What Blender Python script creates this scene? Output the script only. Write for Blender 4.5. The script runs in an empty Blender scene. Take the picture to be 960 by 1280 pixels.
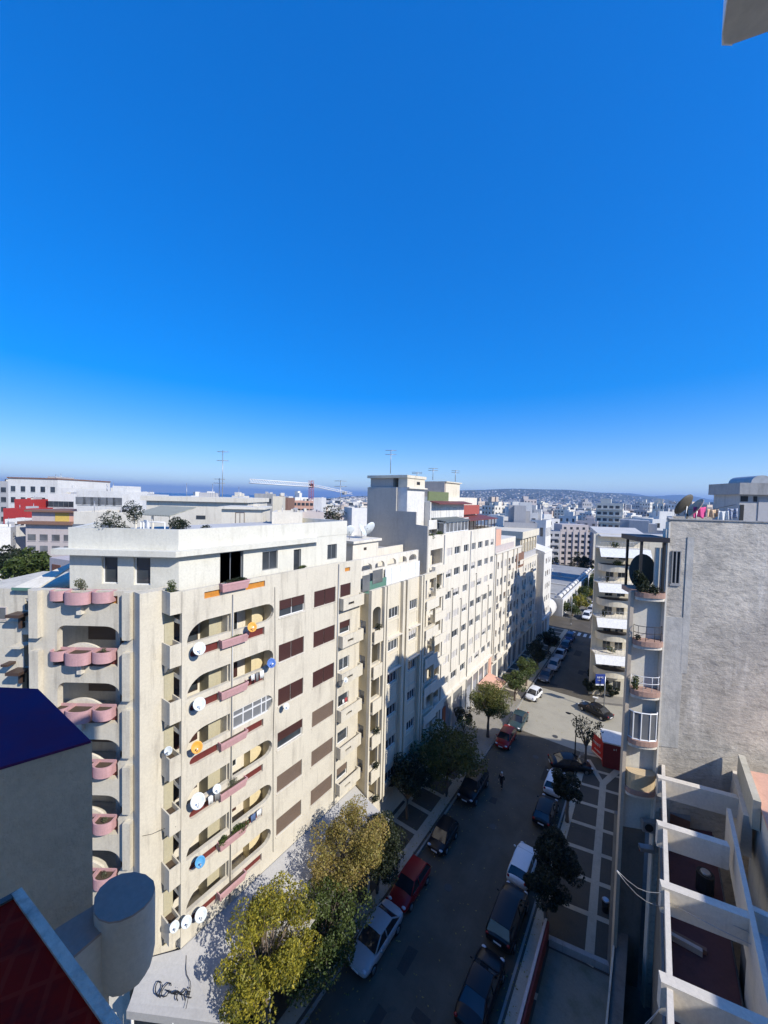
import bpy, bmesh, math, random
from math import sin, cos, pi, radians, sqrt, atan2, hypot
from mathutils import Vector, Matrix, geometry
random.seed(7)
sc = bpy.context.scene
COL = sc.collection
# ------------------------------------------------------------------ camera / surveying helpers
FPX = 475.0; YAW = radians(35.5); PIT = radians(2.17); ROL = radians(1.4); CZ = 30.0
CF = Vector((-sin(YAW)*cos(PIT), cos(YAW)*cos(PIT), -sin(PIT)))
_r0 = Vector((cos(YAW), sin(YAW), 0)); _u0 = _r0.cross(CF)
CR = _r0*cos(ROL) + _u0*sin(ROL); CU = _u0*cos(ROL) - _r0*sin(ROL)
CP = Vector((0, 0, CZ))
def ray(x, y): return CF + CR*((x-480)/FPX) - CU*((y-640)/FPX)
def onz(x, y, z=0.0):
    d = ray(x, y); return CP + d*((z-CZ)/d.z)
def onx(x, y, X):
    d = ray(x, y); return CP + d*(X/d.x)
def ony(x, y, Y):
    d = ray(x, y); return CP + d*(Y/d.y)
def onpl(x, y, P, n):
    d = ray(x, y); return CP + d*((P[0]*n[0]+P[1]*n[1])/(d.x*n[0]+d.y*n[1]))
def atd(x, y, D): return CP + ray(x, y)*D

# ------------------------------------------------------------------ materials
def newmat(name):
    m = bpy.data.materials.new(name); m.use_nodes = True
    nt = m.node_tree; b = nt.nodes['Principled BSDF']
    return m, nt, b
def N(nt, t, **k):
    n = nt.nodes.new(t)
    for a, v in k.items(): setattr(n, a, v)
    return n
def mixcol(nt, fac, c1, c2, mode='MIX'):
    n = N(nt, 'ShaderNodeMix', data_type='RGBA', blend_type=mode)
    for i, v in ((0, fac), (6, c1), (7, c2)):
        if hasattr(v, 'links') or isinstance(v, bpy.types.NodeSocket): nt.links.new(v, n.inputs[i])
        elif i == 0: n.inputs[0].default_value = v
        else: n.inputs[i].default_value = (*v, 1)
    return n.outputs[2]
def noise(nt, scale, detail=4, rough=.6, vec=(1, 1, 1), src='Object'):
    tc = N(nt, 'ShaderNodeTexCoord'); mp = N(nt, 'ShaderNodeMapping'); mp.inputs['Scale'].default_value = vec
    nt.links.new(tc.outputs[src], mp.inputs[0])
    n = N(nt, 'ShaderNodeTexNoise'); n.inputs['Scale'].default_value = scale
    n.inputs['Detail'].default_value = detail; n.inputs['Roughness'].default_value = rough
    nt.links.new(mp.outputs[0], n.inputs['Vector']); return n.outputs[0]
def ramp(nt, v, a, b, c0=0.0, c1=1.0):
    n = N(nt, 'ShaderNodeMapRange'); n.inputs[1].default_value = a; n.inputs[2].default_value = b
    n.inputs[3].default_value = c0; n.inputs[4].default_value = c1; nt.links.new(v, n.inputs[0]); return n.outputs[0]
def plaster(name, col, dirt=None, amt=.35, streak=.35, bump=.15, rough=.9, scale=.6, fine=9):
    m, nt, b = newmat(name)
    dirt = dirt or tuple(c*.55 for c in col)
    big = ramp(nt, noise(nt, scale, 6, .65), .48, .78, 0, amt)
    c = mixcol(nt, big, col, dirt)
    st = ramp(nt, noise(nt, 2.2, 5, .7, (1, 1, .1)), .52, .72, 0, streak)
    c = mixcol(nt, st, c, tuple(d*.8 for d in dirt))
    fn = ramp(nt, noise(nt, fine, 3, .6), .3, .7, .93, 1.06)
    c = mixcol(nt, 1.0, c, (1, 1, 1), 'MULTIPLY'); mul = c.node
    nt.links.new(fn, mul.inputs[7])
    nt.links.new(c, b.inputs['Base Color']); b.inputs['Roughness'].default_value = rough
    if bump:
        bp = N(nt, 'ShaderNodeBump'); bp.inputs['Strength'].default_value = bump; bp.inputs['Distance'].default_value = .05
        nt.links.new(noise(nt, fine*.7, 6, .7), bp.inputs['Height']); nt.links.new(bp.outputs[0], b.inputs['Normal'])
    return m
def plain(name, col, rough=.6, metal=0, coat=0, var=.12, scale=4):
    m, nt, b = newmat(name)
    v = ramp(nt, noise(nt, scale, 4), .3, .7, 1-var, 1+var)
    c = mixcol(nt, 1.0, col, (1, 1, 1), 'MULTIPLY'); nt.links.new(v, c.node.inputs[7])
    nt.links.new(c, b.inputs['Base Color']); b.inputs['Roughness'].default_value = rough
    b.inputs['Metallic'].default_value = metal
    if coat: b.inputs['Coat Weight'].default_value = coat*.12; b.inputs['Specular IOR Level'].default_value = .3; b.inputs['Coat Roughness'].default_value = .08
    return m
def leafmat(name, c1, c2, c3=None):
    m, nt, b = newmat(name)
    n = ramp(nt, noise(nt, .9, 3), .38, .62)
    c = mixcol(nt, n, c1, c2)
    g = N(nt, 'ShaderNodeNewGeometry')
    n2 = ramp(nt, g.outputs['Random Per Island'], 0, 1, .55, 1.4)
    c = mixcol(nt, 1.0, c, (1, 1, 1), 'MULTIPLY'); nt.links.new(n2, c.node.inputs[7])
    if c3:
        n3 = ramp(nt, g.outputs['Random Per Island'], .78, .82)
        c = mixcol(nt, n3, c, c3)
    nt.links.new(c, b.inputs['Base Color']); b.inputs['Roughness'].default_value = .55
    tr = N(nt, 'ShaderNodeBsdfTranslucent'); nt.links.new(c, tr.inputs[0])
    mx = N(nt, 'ShaderNodeMixShader'); mx.inputs[0].default_value = .3
    nt.links.new(b.outputs[0], mx.inputs[1]); nt.links.new(tr.outputs[0], mx.inputs[2])
    nt.links.new(mx.outputs[0], nt.nodes['Material Output'].inputs[0])
    return m
def slats(name, col, pitch=.05, axis='Z', rough=.6, depth=.5):
    m, nt, b = newmat(name)
    tc = N(nt, 'ShaderNodeTexCoord'); w = N(nt, 'ShaderNodeTexWave'); w.bands_direction = axis
    w.inputs['Scale'].default_value = .314/pitch; nt.links.new(tc.outputs['Object'], w.inputs['Vector'])
    v = ramp(nt, w.outputs['Fac'], 0, 1, 1-.35*depth, 1.1)
    c = mixcol(nt, 1.0, col, (1, 1, 1), 'MULTIPLY'); nt.links.new(v, c.node.inputs[7])
    d = ramp(nt, noise(nt, 1.5, 4), .45, .8, 0, .35)
    c = mixcol(nt, d, c, tuple(x*.5 for x in col))
    nt.links.new(c, b.inputs['Base Color']); b.inputs['Roughness'].default_value = rough
    bp = N(nt, 'ShaderNodeBump'); bp.inputs['Strength'].default_value = depth; bp.inputs['Distance'].default_value = .02
    nt.links.new(w.outputs['Fac'], bp.inputs['Height']); nt.links.new(bp.outputs[0], b.inputs['Normal'])
    return m
def glassmat(name, col=(.025, .03, .035), rough=.07):
    m, nt, b = newmat(name)
    v = ramp(nt, noise(nt, .35, 2), .35, .65)
    c = mixcol(nt, v, col, tuple(x*2.2+.01 for x in col))
    nt.links.new(c, b.inputs['Base Color']); b.inputs['Roughness'].default_value = rough
    b.inputs['Specular IOR Level'].default_value = .7
    return m
M = {}
M['cream'] = plaster('cream_plaster', (.61, .56, .45), (.33, .29, .23), .38, .5, .15)
M['cream2'] = plaster('pale_cream_plaster', (.69, .64, .53), (.44, .39, .30), .3, .45, .12)
M['penthouse'] = plaster('off_white_plaster', (.65, .63, .54), (.42, .40, .32), .35, .32, .12)
M['yellowish'] = plaster('yellow_cream_plaster', (.66, .595, .46), (.4, .35, .26), .3, .45, .12)
M['white'] = plaster('white_plaster', (.70, .65, .545), (.44, .40, .33), .3, .5, .12)
M['white2'] = plaster('chalk_white_plaster', (.68, .66, .61), (.42, .39, .34), .45, .3, .12, scale=.25, fine=3)
M['far_grey'] = plaster('far_grey_plaster', (.42, .41, .40), (.28, .27, .27), .35, .3, 0, scale=.1, fine=2)
M['far_tan'] = plaster('far_tan_plaster', (.55, .45, .36), (.35, .30, .25), .35, .3, 0, scale=.1, fine=2)
M['mauve'] = plaster('mauve_grey_plaster', (.50, .44, .41), (.34, .29, .27), .3, .3, .1)
M['olive_in'] = plaster('khaki_balcony_wall', (.45, .41, .28), (.3, .27, .2), .3, .2, .1)
M['yel_in'] = plaster('buttery_balcony_wall', (.66, .56, .34), (.45, .38, .25), .2, .2, .1)
M['greywall_'] = plaster('raw_grey_render_plain', (.47, .45, .40), (.20, .195, .18), .9, .6, 1.0, scale=.55, fine=3.2)
def rough_wall():
    m, nt, b = newmat('raw_grey_render')
    c = mixcol(nt, ramp(nt, noise(nt, .22, 5, .6), .42, .6), (.45, .41, .345), (.65, .585, .48))
    c = mixcol(nt, ramp(nt, noise(nt, 1.3, 7, .75, (1, 1, 2.2)), .50, .66, 0, .7), c, (.25, .23, .19))
    c = mixcol(nt, ramp(nt, noise(nt, .8, 6, .7, (1, 1, .16)), .54, .68, 0, .6), c, (.74, .69, .60))
    c = mixcol(nt, ramp(nt, noise(nt, 5, 5, .7), .5, .72, 0, .35), c, (.16, .16, .15))
    nt.links.new(c, b.inputs['Base Color']); b.inputs['Roughness'].default_value = .95
    bp = N(nt, 'ShaderNodeBump'); bp.inputs['Strength'].default_value = 1.0; bp.inputs['Distance'].default_value = .09
    nt.links.new(noise(nt, 1.5, 8, .68, (1, 1, 1.9)), bp.inputs['Height']); nt.links.new(bp.outputs[0], b.inputs['Normal']); return m
M['greywall'] = rough_wall()
M['gable'] = plaster('grey_gable_render', (.42, .395, .35), (.29, .275, .25), .6, .3, .2, scale=.3)
M['terracotta'] = plaster('salmon_plaster', (.66, .38, .27), (.45, .26, .18), .3, .3, .1)
M['concrete'] = plaster('weathered_concrete', (.34, .335, .32), (.15, .15, .145), .6, .55, .35)
M['darkcon'] = plaster('mossy_shade_concrete', (.17, .165, .15), (.06, .065, .05), .7, .4, .4)
M['roofgrey'] = plaster('grey_roof_felt', (.30, .30, .29), (.16, .16, .15), .6, 0, .2, scale=.25)
M['rooflight'] = plaster('pale_roof_screed', (.52, .50, .46), (.3, .29, .27), .6, 0, .2, scale=.3)
M['red'] = plain('red_paint', (.40, .035, .03), .6)
M['redroof'] = slats('red_brown_sheet', (.17, .05, .04), .25, 'Y', .6, .5)
M['brownroof'] = plain('brown_roof_edge', (.22, .12, .08), .8)
M['green'] = plain('green_panel', (.14, .17, .075), .7)
M['teal'] = plain('green_awning_cloth', (.10, .21, .16), .8)
M['shutter'] = slats('brown_roller_shutter', (.058, .017, .012), .07, 'Z', .55, .6)
M['shutter2'] = slats('faded_brown_roller_shutter', (.165, .115, .082), .07, 'Z', .6, .6)
M['shutterw'] = slats('white_roller_shutter', (.60, .57, .53), .07, 'Z', .6, .5)
M['orange'] = plain('orange_varnished_panel', (.52, .21, .03), .5)
M['darkred'] = plain('dark_red_panel', (.13, .022, .018), .6)
M['pink'] = plaster('dusty_pink_planter', (.53, .31, .31), (.36, .21, .20), .3, .35, .2, scale=1.5)
M['frame'] = plain('white_window_frame', (.72, .72, .70), .4, var=.05)
M['framegrey'] = plain('grey_aluminium_frame', (.28, .29, .30), .4, .5, var=.05)
M['framedark'] = plain('dark_brown_frame', (.07, .045, .035), .5, var=.1)
M['glass'] = glassmat('dark_window_glass')
M['glassb'] = glassmat('curtained_window_glass', (.085, .088, .09), .12)
M['black'] = plain('black_metal', (.011, .011, .011), .6)
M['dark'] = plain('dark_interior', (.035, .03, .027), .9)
M['metal'] = plain('galvanised_metal', (.38, .39, .40), .4, .7)
M['rust'] = plain('rusty_metal', (.22, .09, .05), .8)
M['whitem'] = plain('white_painted_metal', (.78, .78, .76), .4)
M['bark'] = plaster('tree_bark', (.17, .13, .10), (.08, .065, .05), .6, .3, .5, scale=3)
M['soil'] = plain('planter_soil', (.08, .055, .035), 1)
M['leaf_green'] = leafmat('green_leaves', (.055, .085, .018), (.10, .13, .028))
M['leaf_dark'] = leafmat('dark_green_leaves', (.016, .026, .010), (.034, .045, .015))
M['leaf_yellow'] = leafmat('yellow_green_leaves', (.12, .13, .014), (.36, .32, .03), (.45, .37, .04))
M['leaf_autumn'] = leafmat('autumn_leaves', (.38, .28, .08), (.28, .23, .06), (.26, .24, .05))
M['leaf_olive'] = leafmat('grey_green_leaves', (.10, .11, .055), (.16, .16, .08))
M['glass_car'] = glassmat('tinted_car_glass', (.012, .013, .015), .05)
M['tyre'] = plain('tyre_rubber', (.02, .02, .02), .85)
M['rim'] = plain('alloy_rim', (.45, .45, .46), .3, .8)
M['lamp_w'] = plain('headlamp_lens', (.55, .56, .58), .15)
M['lamp_r'] = plain('tail_lamp_lens', (.30, .015, .012), .2)
def paint(n, c, coat=1): return plain(n, c, .32, 0, coat, .03)
PAINT = {k: paint('car_paint_'+k, c) for k, c in dict(white=(.74, .74, .73), silver=(.42, .41, .40), black=(.011, .011, .013), navy=(.012, .015, .03), red=(.28, .01, .012), teal=(.03, .055, .06), grey=(.10, .10, .105), blue=(.02, .03, .12)).items()}

# ------------------------------------------------------------------ mesh building
class Fr:
    """wall frame: origin P, s runs along e, d runs outwards along n, z up (absolute)"""
    def __init__(s, P, e):
        L = hypot(e[0], e[1]); s.P = (P[0], P[1]); s.e = (e[0]/L, e[1]/L); s.n = (s.e[1], -s.e[0])
    def w(s, a, d, z): return (s.P[0]+s.e[0]*a+s.n[0]*d, s.P[1]+s.e[1]*a+s.n[1]*d, z)
    def shift(s, a, d): return Fr(s.w(a, d, 0), s.e)
W0 = Fr((0, 0), (1, 0))
class MB:
    def __init__(s): s.v = []; s.f = []; s.m = []; s.sm = []; s.keep = False
    def face(s, pts, m=0, smooth=False):
        i = len(s.v); s.v += [tuple(p) for p in pts]; s.f.append(tuple(range(i, i+len(pts)))); s.m.append(m); s.sm.append(smooth)
    def idx(s, vs, fs, m=0, smooth=False):
        i = len(s.v); s.v += [tuple(p) for p in vs]
        for f in fs: s.f.append(tuple(i+k for k in f)); s.m.append(m); s.sm.append(smooth)
        return s
    def hexa(s, p, m=0): s.idx(p, [(0, 3, 2, 1), (4, 5, 6, 7), (0, 1, 5, 4), (1, 2, 6, 5), (2, 3, 7, 6), (3, 0, 4, 7)], m); return s
    def box(s, x0, x1, y0, y1, z0, z1, m=0):
        s.hexa([(x0, y0, z0), (x1, y0, z0), (x1, y1, z0), (x0, y1, z0), (x0, y0, z1), (x1, y0, z1), (x1, y1, z1), (x0, y1, z1)], m); return s
    def fbox(s, fr, a0, a1, d0, d1, z0, z1, m=0):
        s.hexa([fr.w(a0, d1, z0), fr.w(a1, d1, z0), fr.w(a1, d0, z0), fr.w(a0, d0, z0), fr.w(a0, d1, z1), fr.w(a1, d1, z1), fr.w(a1, d0, z1), fr.w(a0, d0, z1)], m); return s
    def prism(s, pts, z0, z1, m=0, smooth=False):
        n = len(pts); vs = [(p[0], p[1], z0) for p in pts]+[(p[0], p[1], z1) for p in pts]
        s.idx(vs, [tuple(range(n))[::-1], tuple(range(n, 2*n))], m)
        s.idx(vs, [(i, (i+1) % n, n+(i+1) % n, n+i) for i in range(n)], m, smooth); return s
    def wallpoly(s, fr, outer, holes, t, d=0, m=0):
        """plate in a wall plane with holes, front face at d, thickness t towards the building"""
        loops = [outer]+list(holes)
        tri = geometry.tessellate_polygon([[Vector((p[0], p[1], 0)) for p in L] for L in loops])
        flat = [p for L in loops for p in L]; n = len(flat)
        vs = [fr.w(p[0], d, p[1]) for p in flat]+[fr.w(p[0], d-t, p[1]) for p in flat]
        fs = []
        for a, b, c in tri:
            A, B, C_ = flat[a], flat[b], flat[c]
            cr = (B[0]-A[0])*(C_[1]-A[1])-(B[1]-A[1])*(C_[0]-A[0])
            if cr < 0: a, b, c = a, c, b
            fs += [(a, b, c), (n+a, n+c, n+b)]
        k = 0
        for li, L in enumerate(loops):
            ar = sum(L[i][0]*L[(i+1) % len(L)][1]-L[(i+1) % len(L)][0]*L[i][1] for i in range(len(L)))
            ccw = (ar > 0) == (li == 0)
            for i in range(len(L)):
                p, q = k+i, k+(i+1) % len(L)
                fs.append((p, n+p, n+q, q) if ccw else (q, n+q, n+p, p))
            k += len(L)
        s.idx(vs, fs, m); s.keep = True; return s
    def tube(s, pts, rad, n=6, m=0, cap=True, smooth=True):
        pts = [Vector(p) for p in pts]
        if not isinstance(rad, (list, tuple)): rad = [rad]*len(pts)
        vs = []; 
        for i, p in enumerate(pts):
            t = (pts[min(i+1, len(pts)-1)]-pts[max(i-1, 0)]).normalized()
            u = t.cross(Vector((0, 0, 1)));
            if u.length < .05: u = t.cross(Vector((1, 0, 0)))
            u.normalize(); w = t.cross(u)
            for k in range(n):
                a = 2*pi*k/n; vs.append(p+(u*cos(a)+w*sin(a))*rad[i])
        fs = []
        for i in range(len(pts)-1):
            for k in range(n): fs.append((i*n+k, (i+1)*n+k, (i+1)*n+(k+1) % n, i*n+(k+1) % n))
        s.idx(vs, fs, m, smooth)
        if cap: s.idx(vs, [tuple(range(n)), tuple(range((len(pts)-1)*n, len(pts)*n))[::-1]], m)
        return s
    def ellip(s, c, r, m=0, nu=12, nv=8):
        vs = []; 
        for j in range(nv+1):
            ph = pi*j/nv
            for i in range(nu): th = 2*pi*i/nu; vs.append((c[0]+r[0]*sin(ph)*cos(th), c[1]+r[1]*sin(ph)*sin(th), c[2]+r[2]*cos(ph)))
        fs = [(j*nu+i, (j+1)*nu+i, (j+1)*nu+(i+1) % nu, j*nu+(i+1) % nu) for j in range(nv) for i in range(nu)]
        s.idx(vs, fs, m, True); return s
OFF = {}
def mesh_of(mb, name, mats, off=(0, 0, 0), recalc=True):
    me = bpy.data.meshes.new(name)
    me.from_pydata([(v[0]-off[0], v[1]-off[1], v[2]-off[2]) for v in mb.v], [], mb.f)
    me.polygons.foreach_set('material_index', mb.m); me.polygons.foreach_set('use_smooth', mb.sm)
    for m in mats: me.materials.append(m)
    if recalc and not mb.keep and len(mb.f) < 60000:
        bm = bmesh.new(); bm.from_mesh(me)
        bmesh.ops.remove_doubles(bm, verts=bm.verts, dist=1e-5)
        bmesh.ops.recalc_face_normals(bm, faces=bm.faces); bm.to_mesh(me); bm.free()
    me.validate(); me.update(); return me
SPLIT = {'post', 'canopy_post', 'bracket', 'terrace_glazing', 'window_glazing'}
def pieces(mb):
    par = list(range(len(mb.v)))
    def fd(a):
        while par[a] != a: par[a] = par[par[a]]; a = par[a]
        return a
    for f in mb.f:
        for k in f[1:]: par[fd(k)] = fd(f[0])
    g = {}
    for i, f in enumerate(mb.f): g.setdefault(fd(f[0]), []).append(i)
    out = []
    for fs in g.values():
        m = MB(); rm = {}
        for i in fs:
            for k in mb.f[i]:
                if k not in rm: rm[k] = len(m.v); m.v.append(mb.v[k])
            m.f.append(tuple(rm[k] for k in mb.f[i])); m.m.append(mb.m[i]); m.sm.append(mb.sm[i])
        out.append(m)
    return out
def obj(name, mb, mats, parent=None, label=None, *ar, **kw):
    if name in SPLIT and parent:
        ps = pieces(mb)
        # caps of tubes are separate index sets: merge pieces that share a position
        if len(ps) > 1:
            keyed = []
            for p in ps:
                ks = {tuple(round(c, 4) for c in v) for v in p.v}; hit = None
                for q in keyed:
                    if q[0] & ks: hit = q; break
                if hit: hit[0].update(ks); hit[1].idx(p.v, p.f, p.m[0] if p.m else 0, p.sm[0])
                else: keyed.append([ks, p])
            for q in keyed: r = obj1(name, q[1], mats, parent, label, **kw)
            return r
    return obj1(name, mb, mats, parent, label, *ar, **kw)
def obj1(name, mb, mats, parent=None, label=None, cat=None, group=None, kind=None, loc=None, recalc=True):
    """links ONE mesh; vertices are given in world space (or the thing's local space when parent is at its origin)"""
    if not isinstance(mats, (list, tuple)): mats = [mats]
    off = OFF.get(parent.name, (0, 0, 0)) if parent else (loc or (0, 0, 0))
    me = mesh_of(mb, name, mats, off, recalc)
    o = bpy.data.objects.new(name, me); COL.objects.link(o)
    if parent: o.parent = parent; OFF[o.name] = off
    else:
        o.location = off; OFF[o.name] = off
    if label: o['label'] = label
    if cat: o['category'] = cat
    if group: o['group'] = group
    if kind: o['kind'] = kind
    return o
def thing(name, label, cat, loc, group=None, rotz=0, local=False):
    o = bpy.data.objects.new(name, None); COL.objects.link(o); o.location = loc; o.rotation_euler = (0, 0, rotz)
    o.empty_display_size = .3
    OFF[o.name] = (0, 0, 0) if local else tuple(loc)
    o['label'] = label; o['category'] = cat
    if group: o['group'] = group
    return o
def struct(name, mb, mats, label=None): return obj(name, mb, mats, kind='structure', label=label)
def copytree(o, parent=None):
    c = o.copy(); COL.objects.link(c)
    if parent: c.parent = parent
    for ch in list(o.children): copytree(ch, c)
    return c
def rect(a0, a1, z0, z1): return [(a0, z0), (a1, z0), (a1, z1), (a0, z1)]
def arch(a0, a1, z0, z1, rise=None, n=8):
    r = (a1-a0)/2; rise = rise or r; c = (a0+a1)/2
    return [(a0, z0), (a1, z0)]+[(c+r*cos(pi*k/n), z1-rise+rise*sin(pi*k/n)) for k in range(n+1)]
def corner(cx, cz, r, a0, a1, n=7, ry=None): 
    ry = ry or r
    return [(cx+r*cos(radians(a0+(a1-a0)*k/n)), cz+ry*sin(radians(a0+(a1-a0)*k/n))) for k in range(n+1)]

# ------------------------------------------------------------------ windows
def window(fr, a0, a1, z0, z1, parent, kind='glass', rec=.16, nm=2, fm=None, label=None, t=.05):
    fm = fm or M['frame']
    mb = MB(); d0, d1 = -rec-.05, -rec
    mb.fbox(fr, a0, a0+t, d0, d1, z0, z1); mb.fbox(fr, a1-t, a1, d0, d1, z0, z1)
    mb.fbox(fr, a0+t, a1-t, d0, d1, z0, z0+t); mb.fbox(fr, a0+t, a1-t, d0, d1, z1-t, z1)
    for k in range(1, nm): c = a0+(a1-a0)*k/nm; mb.fbox(fr, c-t/2, c+t/2, d0, d1-.002, z0+t, z1-t)
    w = obj('window', mb, fm, parent, label=label)
    g = MB().fbox(fr, a0+t, a1-t, d0+.005, d0+.02, z0+t, z1-t)
    obj('pane', g, M['glassb'] if kind == 'curtain' else M['glass'], w)
    frac = {'shut': 1, 'half': .55, 'third': .3, 'shut2': 1, 'half2': .6, 'shutw': 1, 'halfw': .5}.get(kind, 0)
    if frac:
        zm = z1-(z1-z0)*frac
        sm = MB()
        if nm > 1:
            for k in range(nm): sm.fbox(fr, a0+(a1-a0)*k/nm+.03, a0+(a1-a0)*(k+1)/nm-.03, d1+.02, d1+.05, zm, z1)
        else: sm.fbox(fr, a0+.02, a1-.02, d1+.02, d1+.05, zm, z1)
        obj('roller_shutter', sm, M['shutter2'] if kind[-1] == '2' else M['shutterw'] if kind[-1] == 'w' else M['shutter'], w)
    return w
def simple_windows(mb, fr, cols, rows, w, h, m=1, d=.02, jit=0):
    for c in cols:
        for r in rows:
            if jit and random.random() < jit: continue
            mb.fbox(fr, c-w/2, c+w/2, -.05, d, r-h, r, m)
def block(name, label, cat, P, e, w, dep, z0, z1, wm, rm=None, front=(), right=(), left=(), group=None, parapet=.7, t=.25, fm=None, rec=.14, core=True, base=None):
    """a building: footprint from P along e (width w), body behind it (dep). openings: (a0,a1,z0,z1,kind,panes)"""
    fr = Fr(P, e); root = thing(name, label, cat, fr.w(w/2, -dep/2, z0), group)
    frs = dict(front=(fr, w, front), right=(Fr(fr.w(w, 0, 0), (-fr.n[0], -fr.n[1])), dep, right), left=(Fr(fr.w(0, -dep, 0), fr.n), dep, left))
    mb = MB(); i = t
    has = {k: bool(v[2]) for k, v in frs.items()}
    zr = z1-parapet
    mb.fbox(fr, i, w-i, -dep+i, -i-.001, z0, zr, 1)          # core
    for k, (f, L, ops) in frs.items():
        a0, a1 = (0, L) if k == 'front' else ((i, L-.001) if k == 'right' else (.001, L-i))
        mb.wallpoly(f, rect(a0, a1, z0, z1), [rect(o[0], o[1], o[2], o[3]) if len(o) < 7 or o[6] != 'arch' else arch(o[0], o[1], o[2], o[3]) for o in ops], i)
    bk = Fr(fr.w(w, -dep, 0), (-fr.e[0], -fr.e[1])); mb.wallpoly(bk, rect(i, w-i, z0, z1), [], i)
    obj('wall', mb, [wm, rm or M['roofgrey']], root)
    cp = MB()
    for f, L in ((fr, w), (frs['right'][0], dep), (frs['left'][0], dep), (bk, w)):
        cp.fbox(f, -.05, L-.27, -.25, .05, z1, z1+.07)
    obj('coping', cp, wm, root)
    for k, (f, L, ops) in frs.items():
        for o in ops:
            kind = o[4]
            if kind == 'void': continue
            window(f, o[0], o[1], o[2], o[3], root, kind, rec, o[5], fm)
    return root, fr, frs
def grid_ops(cols, rows, kinds, nm=2):
    out = []
    for r in rows:
        for c in cols: out.append((c[0], c[1], r[0], r[1], random.choice(kinds), nm))
    return out

# ------------------------------------------------------------------ plants
def rnd_unit():
    while True:
        v = Vector((random.uniform(-1, 1), random.uniform(-1, 1), random.uniform(-1, 1)))
        if .05 < v.length < 1: return v
def leaves(mb, c, r, n, size, squash=(1, 1, 1), asp=.55):
    c = Vector(c)
    for _ in range(n):
        v = rnd_unit(); v = v.normalized()*(v.length**.5)
        p = c+Vector((v.x*r*squash[0], v.y*r*squash[1], v.z*r*squash[2]))
        nrm = (rnd_unit().normalized()+Vector((0, 0, .5))).normalized(); a = nrm.cross(rnd_unit()).normalized(); b = nrm.cross(a)
        s = size*random.uniform(.6, 1.3); droop = nrm*(-s*.25)
        mb.idx([p-a*s*.5, p-b*s*asp*.5+droop*.3, p+a*s*.55+droop, p+b*s*asp*.5+droop*.3], [(0, 1, 2, 3)])
def tree(name, label, cat, x, y, z, h, cr, lm, group=None, ncl=26, nl=9000, size=.22, trunk_h=None, sq=(1, 1, .8), tr=.16, seed=1, lean=(0, 0), sparse=1.0, clr=.34):
    random.seed(seed)
    root = thing(name, label, cat, (x, y, z), group)
    trunk_h = trunk_h or h*.35
    cc = Vector((x+lean[0], y+lean[1], z+h-cr*sq[2]))
    tb = MB(); fork = Vector((x+lean[0]*.4, y+lean[1]*.4, z+trunk_h))
    mid = Vector((x+random.uniform(-.12, .12), y+random.uniform(-.12, .12), z+trunk_h*.5))
    tb.tube([(x, y, z-.1), (x, y, z+.25), mid, fork], [tr*1.35, tr, tr*.88, tr*.8], 9)
    cls = []
    for i in range(ncl):
        v = rnd_unit(); v = v.normalized()*random.uniform(.45, 1.0)
        if v.z < -.55: v.z = -.55+random.random()*.3
        c = cc+Vector((v.x*cr*sq[0], v.y*cr*sq[1], v.z*cr*sq[2])); cls.append(c)
    for i, c in enumerate(cls):
        if i % 2 == 0:
            k = fork.lerp(c, .45)+Vector((random.uniform(-.2, .2), random.uniform(-.2, .2), random.uniform(0, .3)))
            tb.tube([fork-Vector((0, 0, .1)), k, c], [tr*.5, tr*.28, tr*.08], 5)
            for _ in range(3):
                e2 = c+rnd_unit()*cr*.28; tb.tube([k.lerp(c, .5), e2], [tr*.12, tr*.04], 4)
    obj('trunk', tb, M['bark'], root)
    lb = MB(); per = int(nl*sparse/ncl)
    for c in cls: leaves(lb, c, cr*clr*random.uniform(.7, 1.3), per, size)
    obj('crown', lb, lm, root, recalc=False)
    random.seed(seed+99)
    return root
def plant(label, c, r, lm, n=160, size=.09, sq=(1, 1, 1), name='potted_plant', cat='plant', group=None, stems=5):
    root = thing(name, label, cat, (c[0], c[1], c[2]), group)
    lb = MB(); cc = Vector(c)+Vector((0, 0, r*sq[2]*.75))
    for _ in range(6): leaves(lb, cc+Vector([q*s*r*.5 for q, s in zip(rnd_unit(), sq)]), r*.6, n//6, size, sq)
    obj('foliage', lb, lm, root, recalc=False)
    sb = MB()
    for _ in range(stems):
        u = rnd_unit(); sb.tube([c, (c[0]+u.x*r*.5*sq[0], c[1]+u.y*r*.5*sq[1], c[2]+r*sq[2]*random.uniform(.6, 1.3))], [.012, .005], 4)
    obj('stem', sb, M['bark'], root)
    return root

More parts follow.
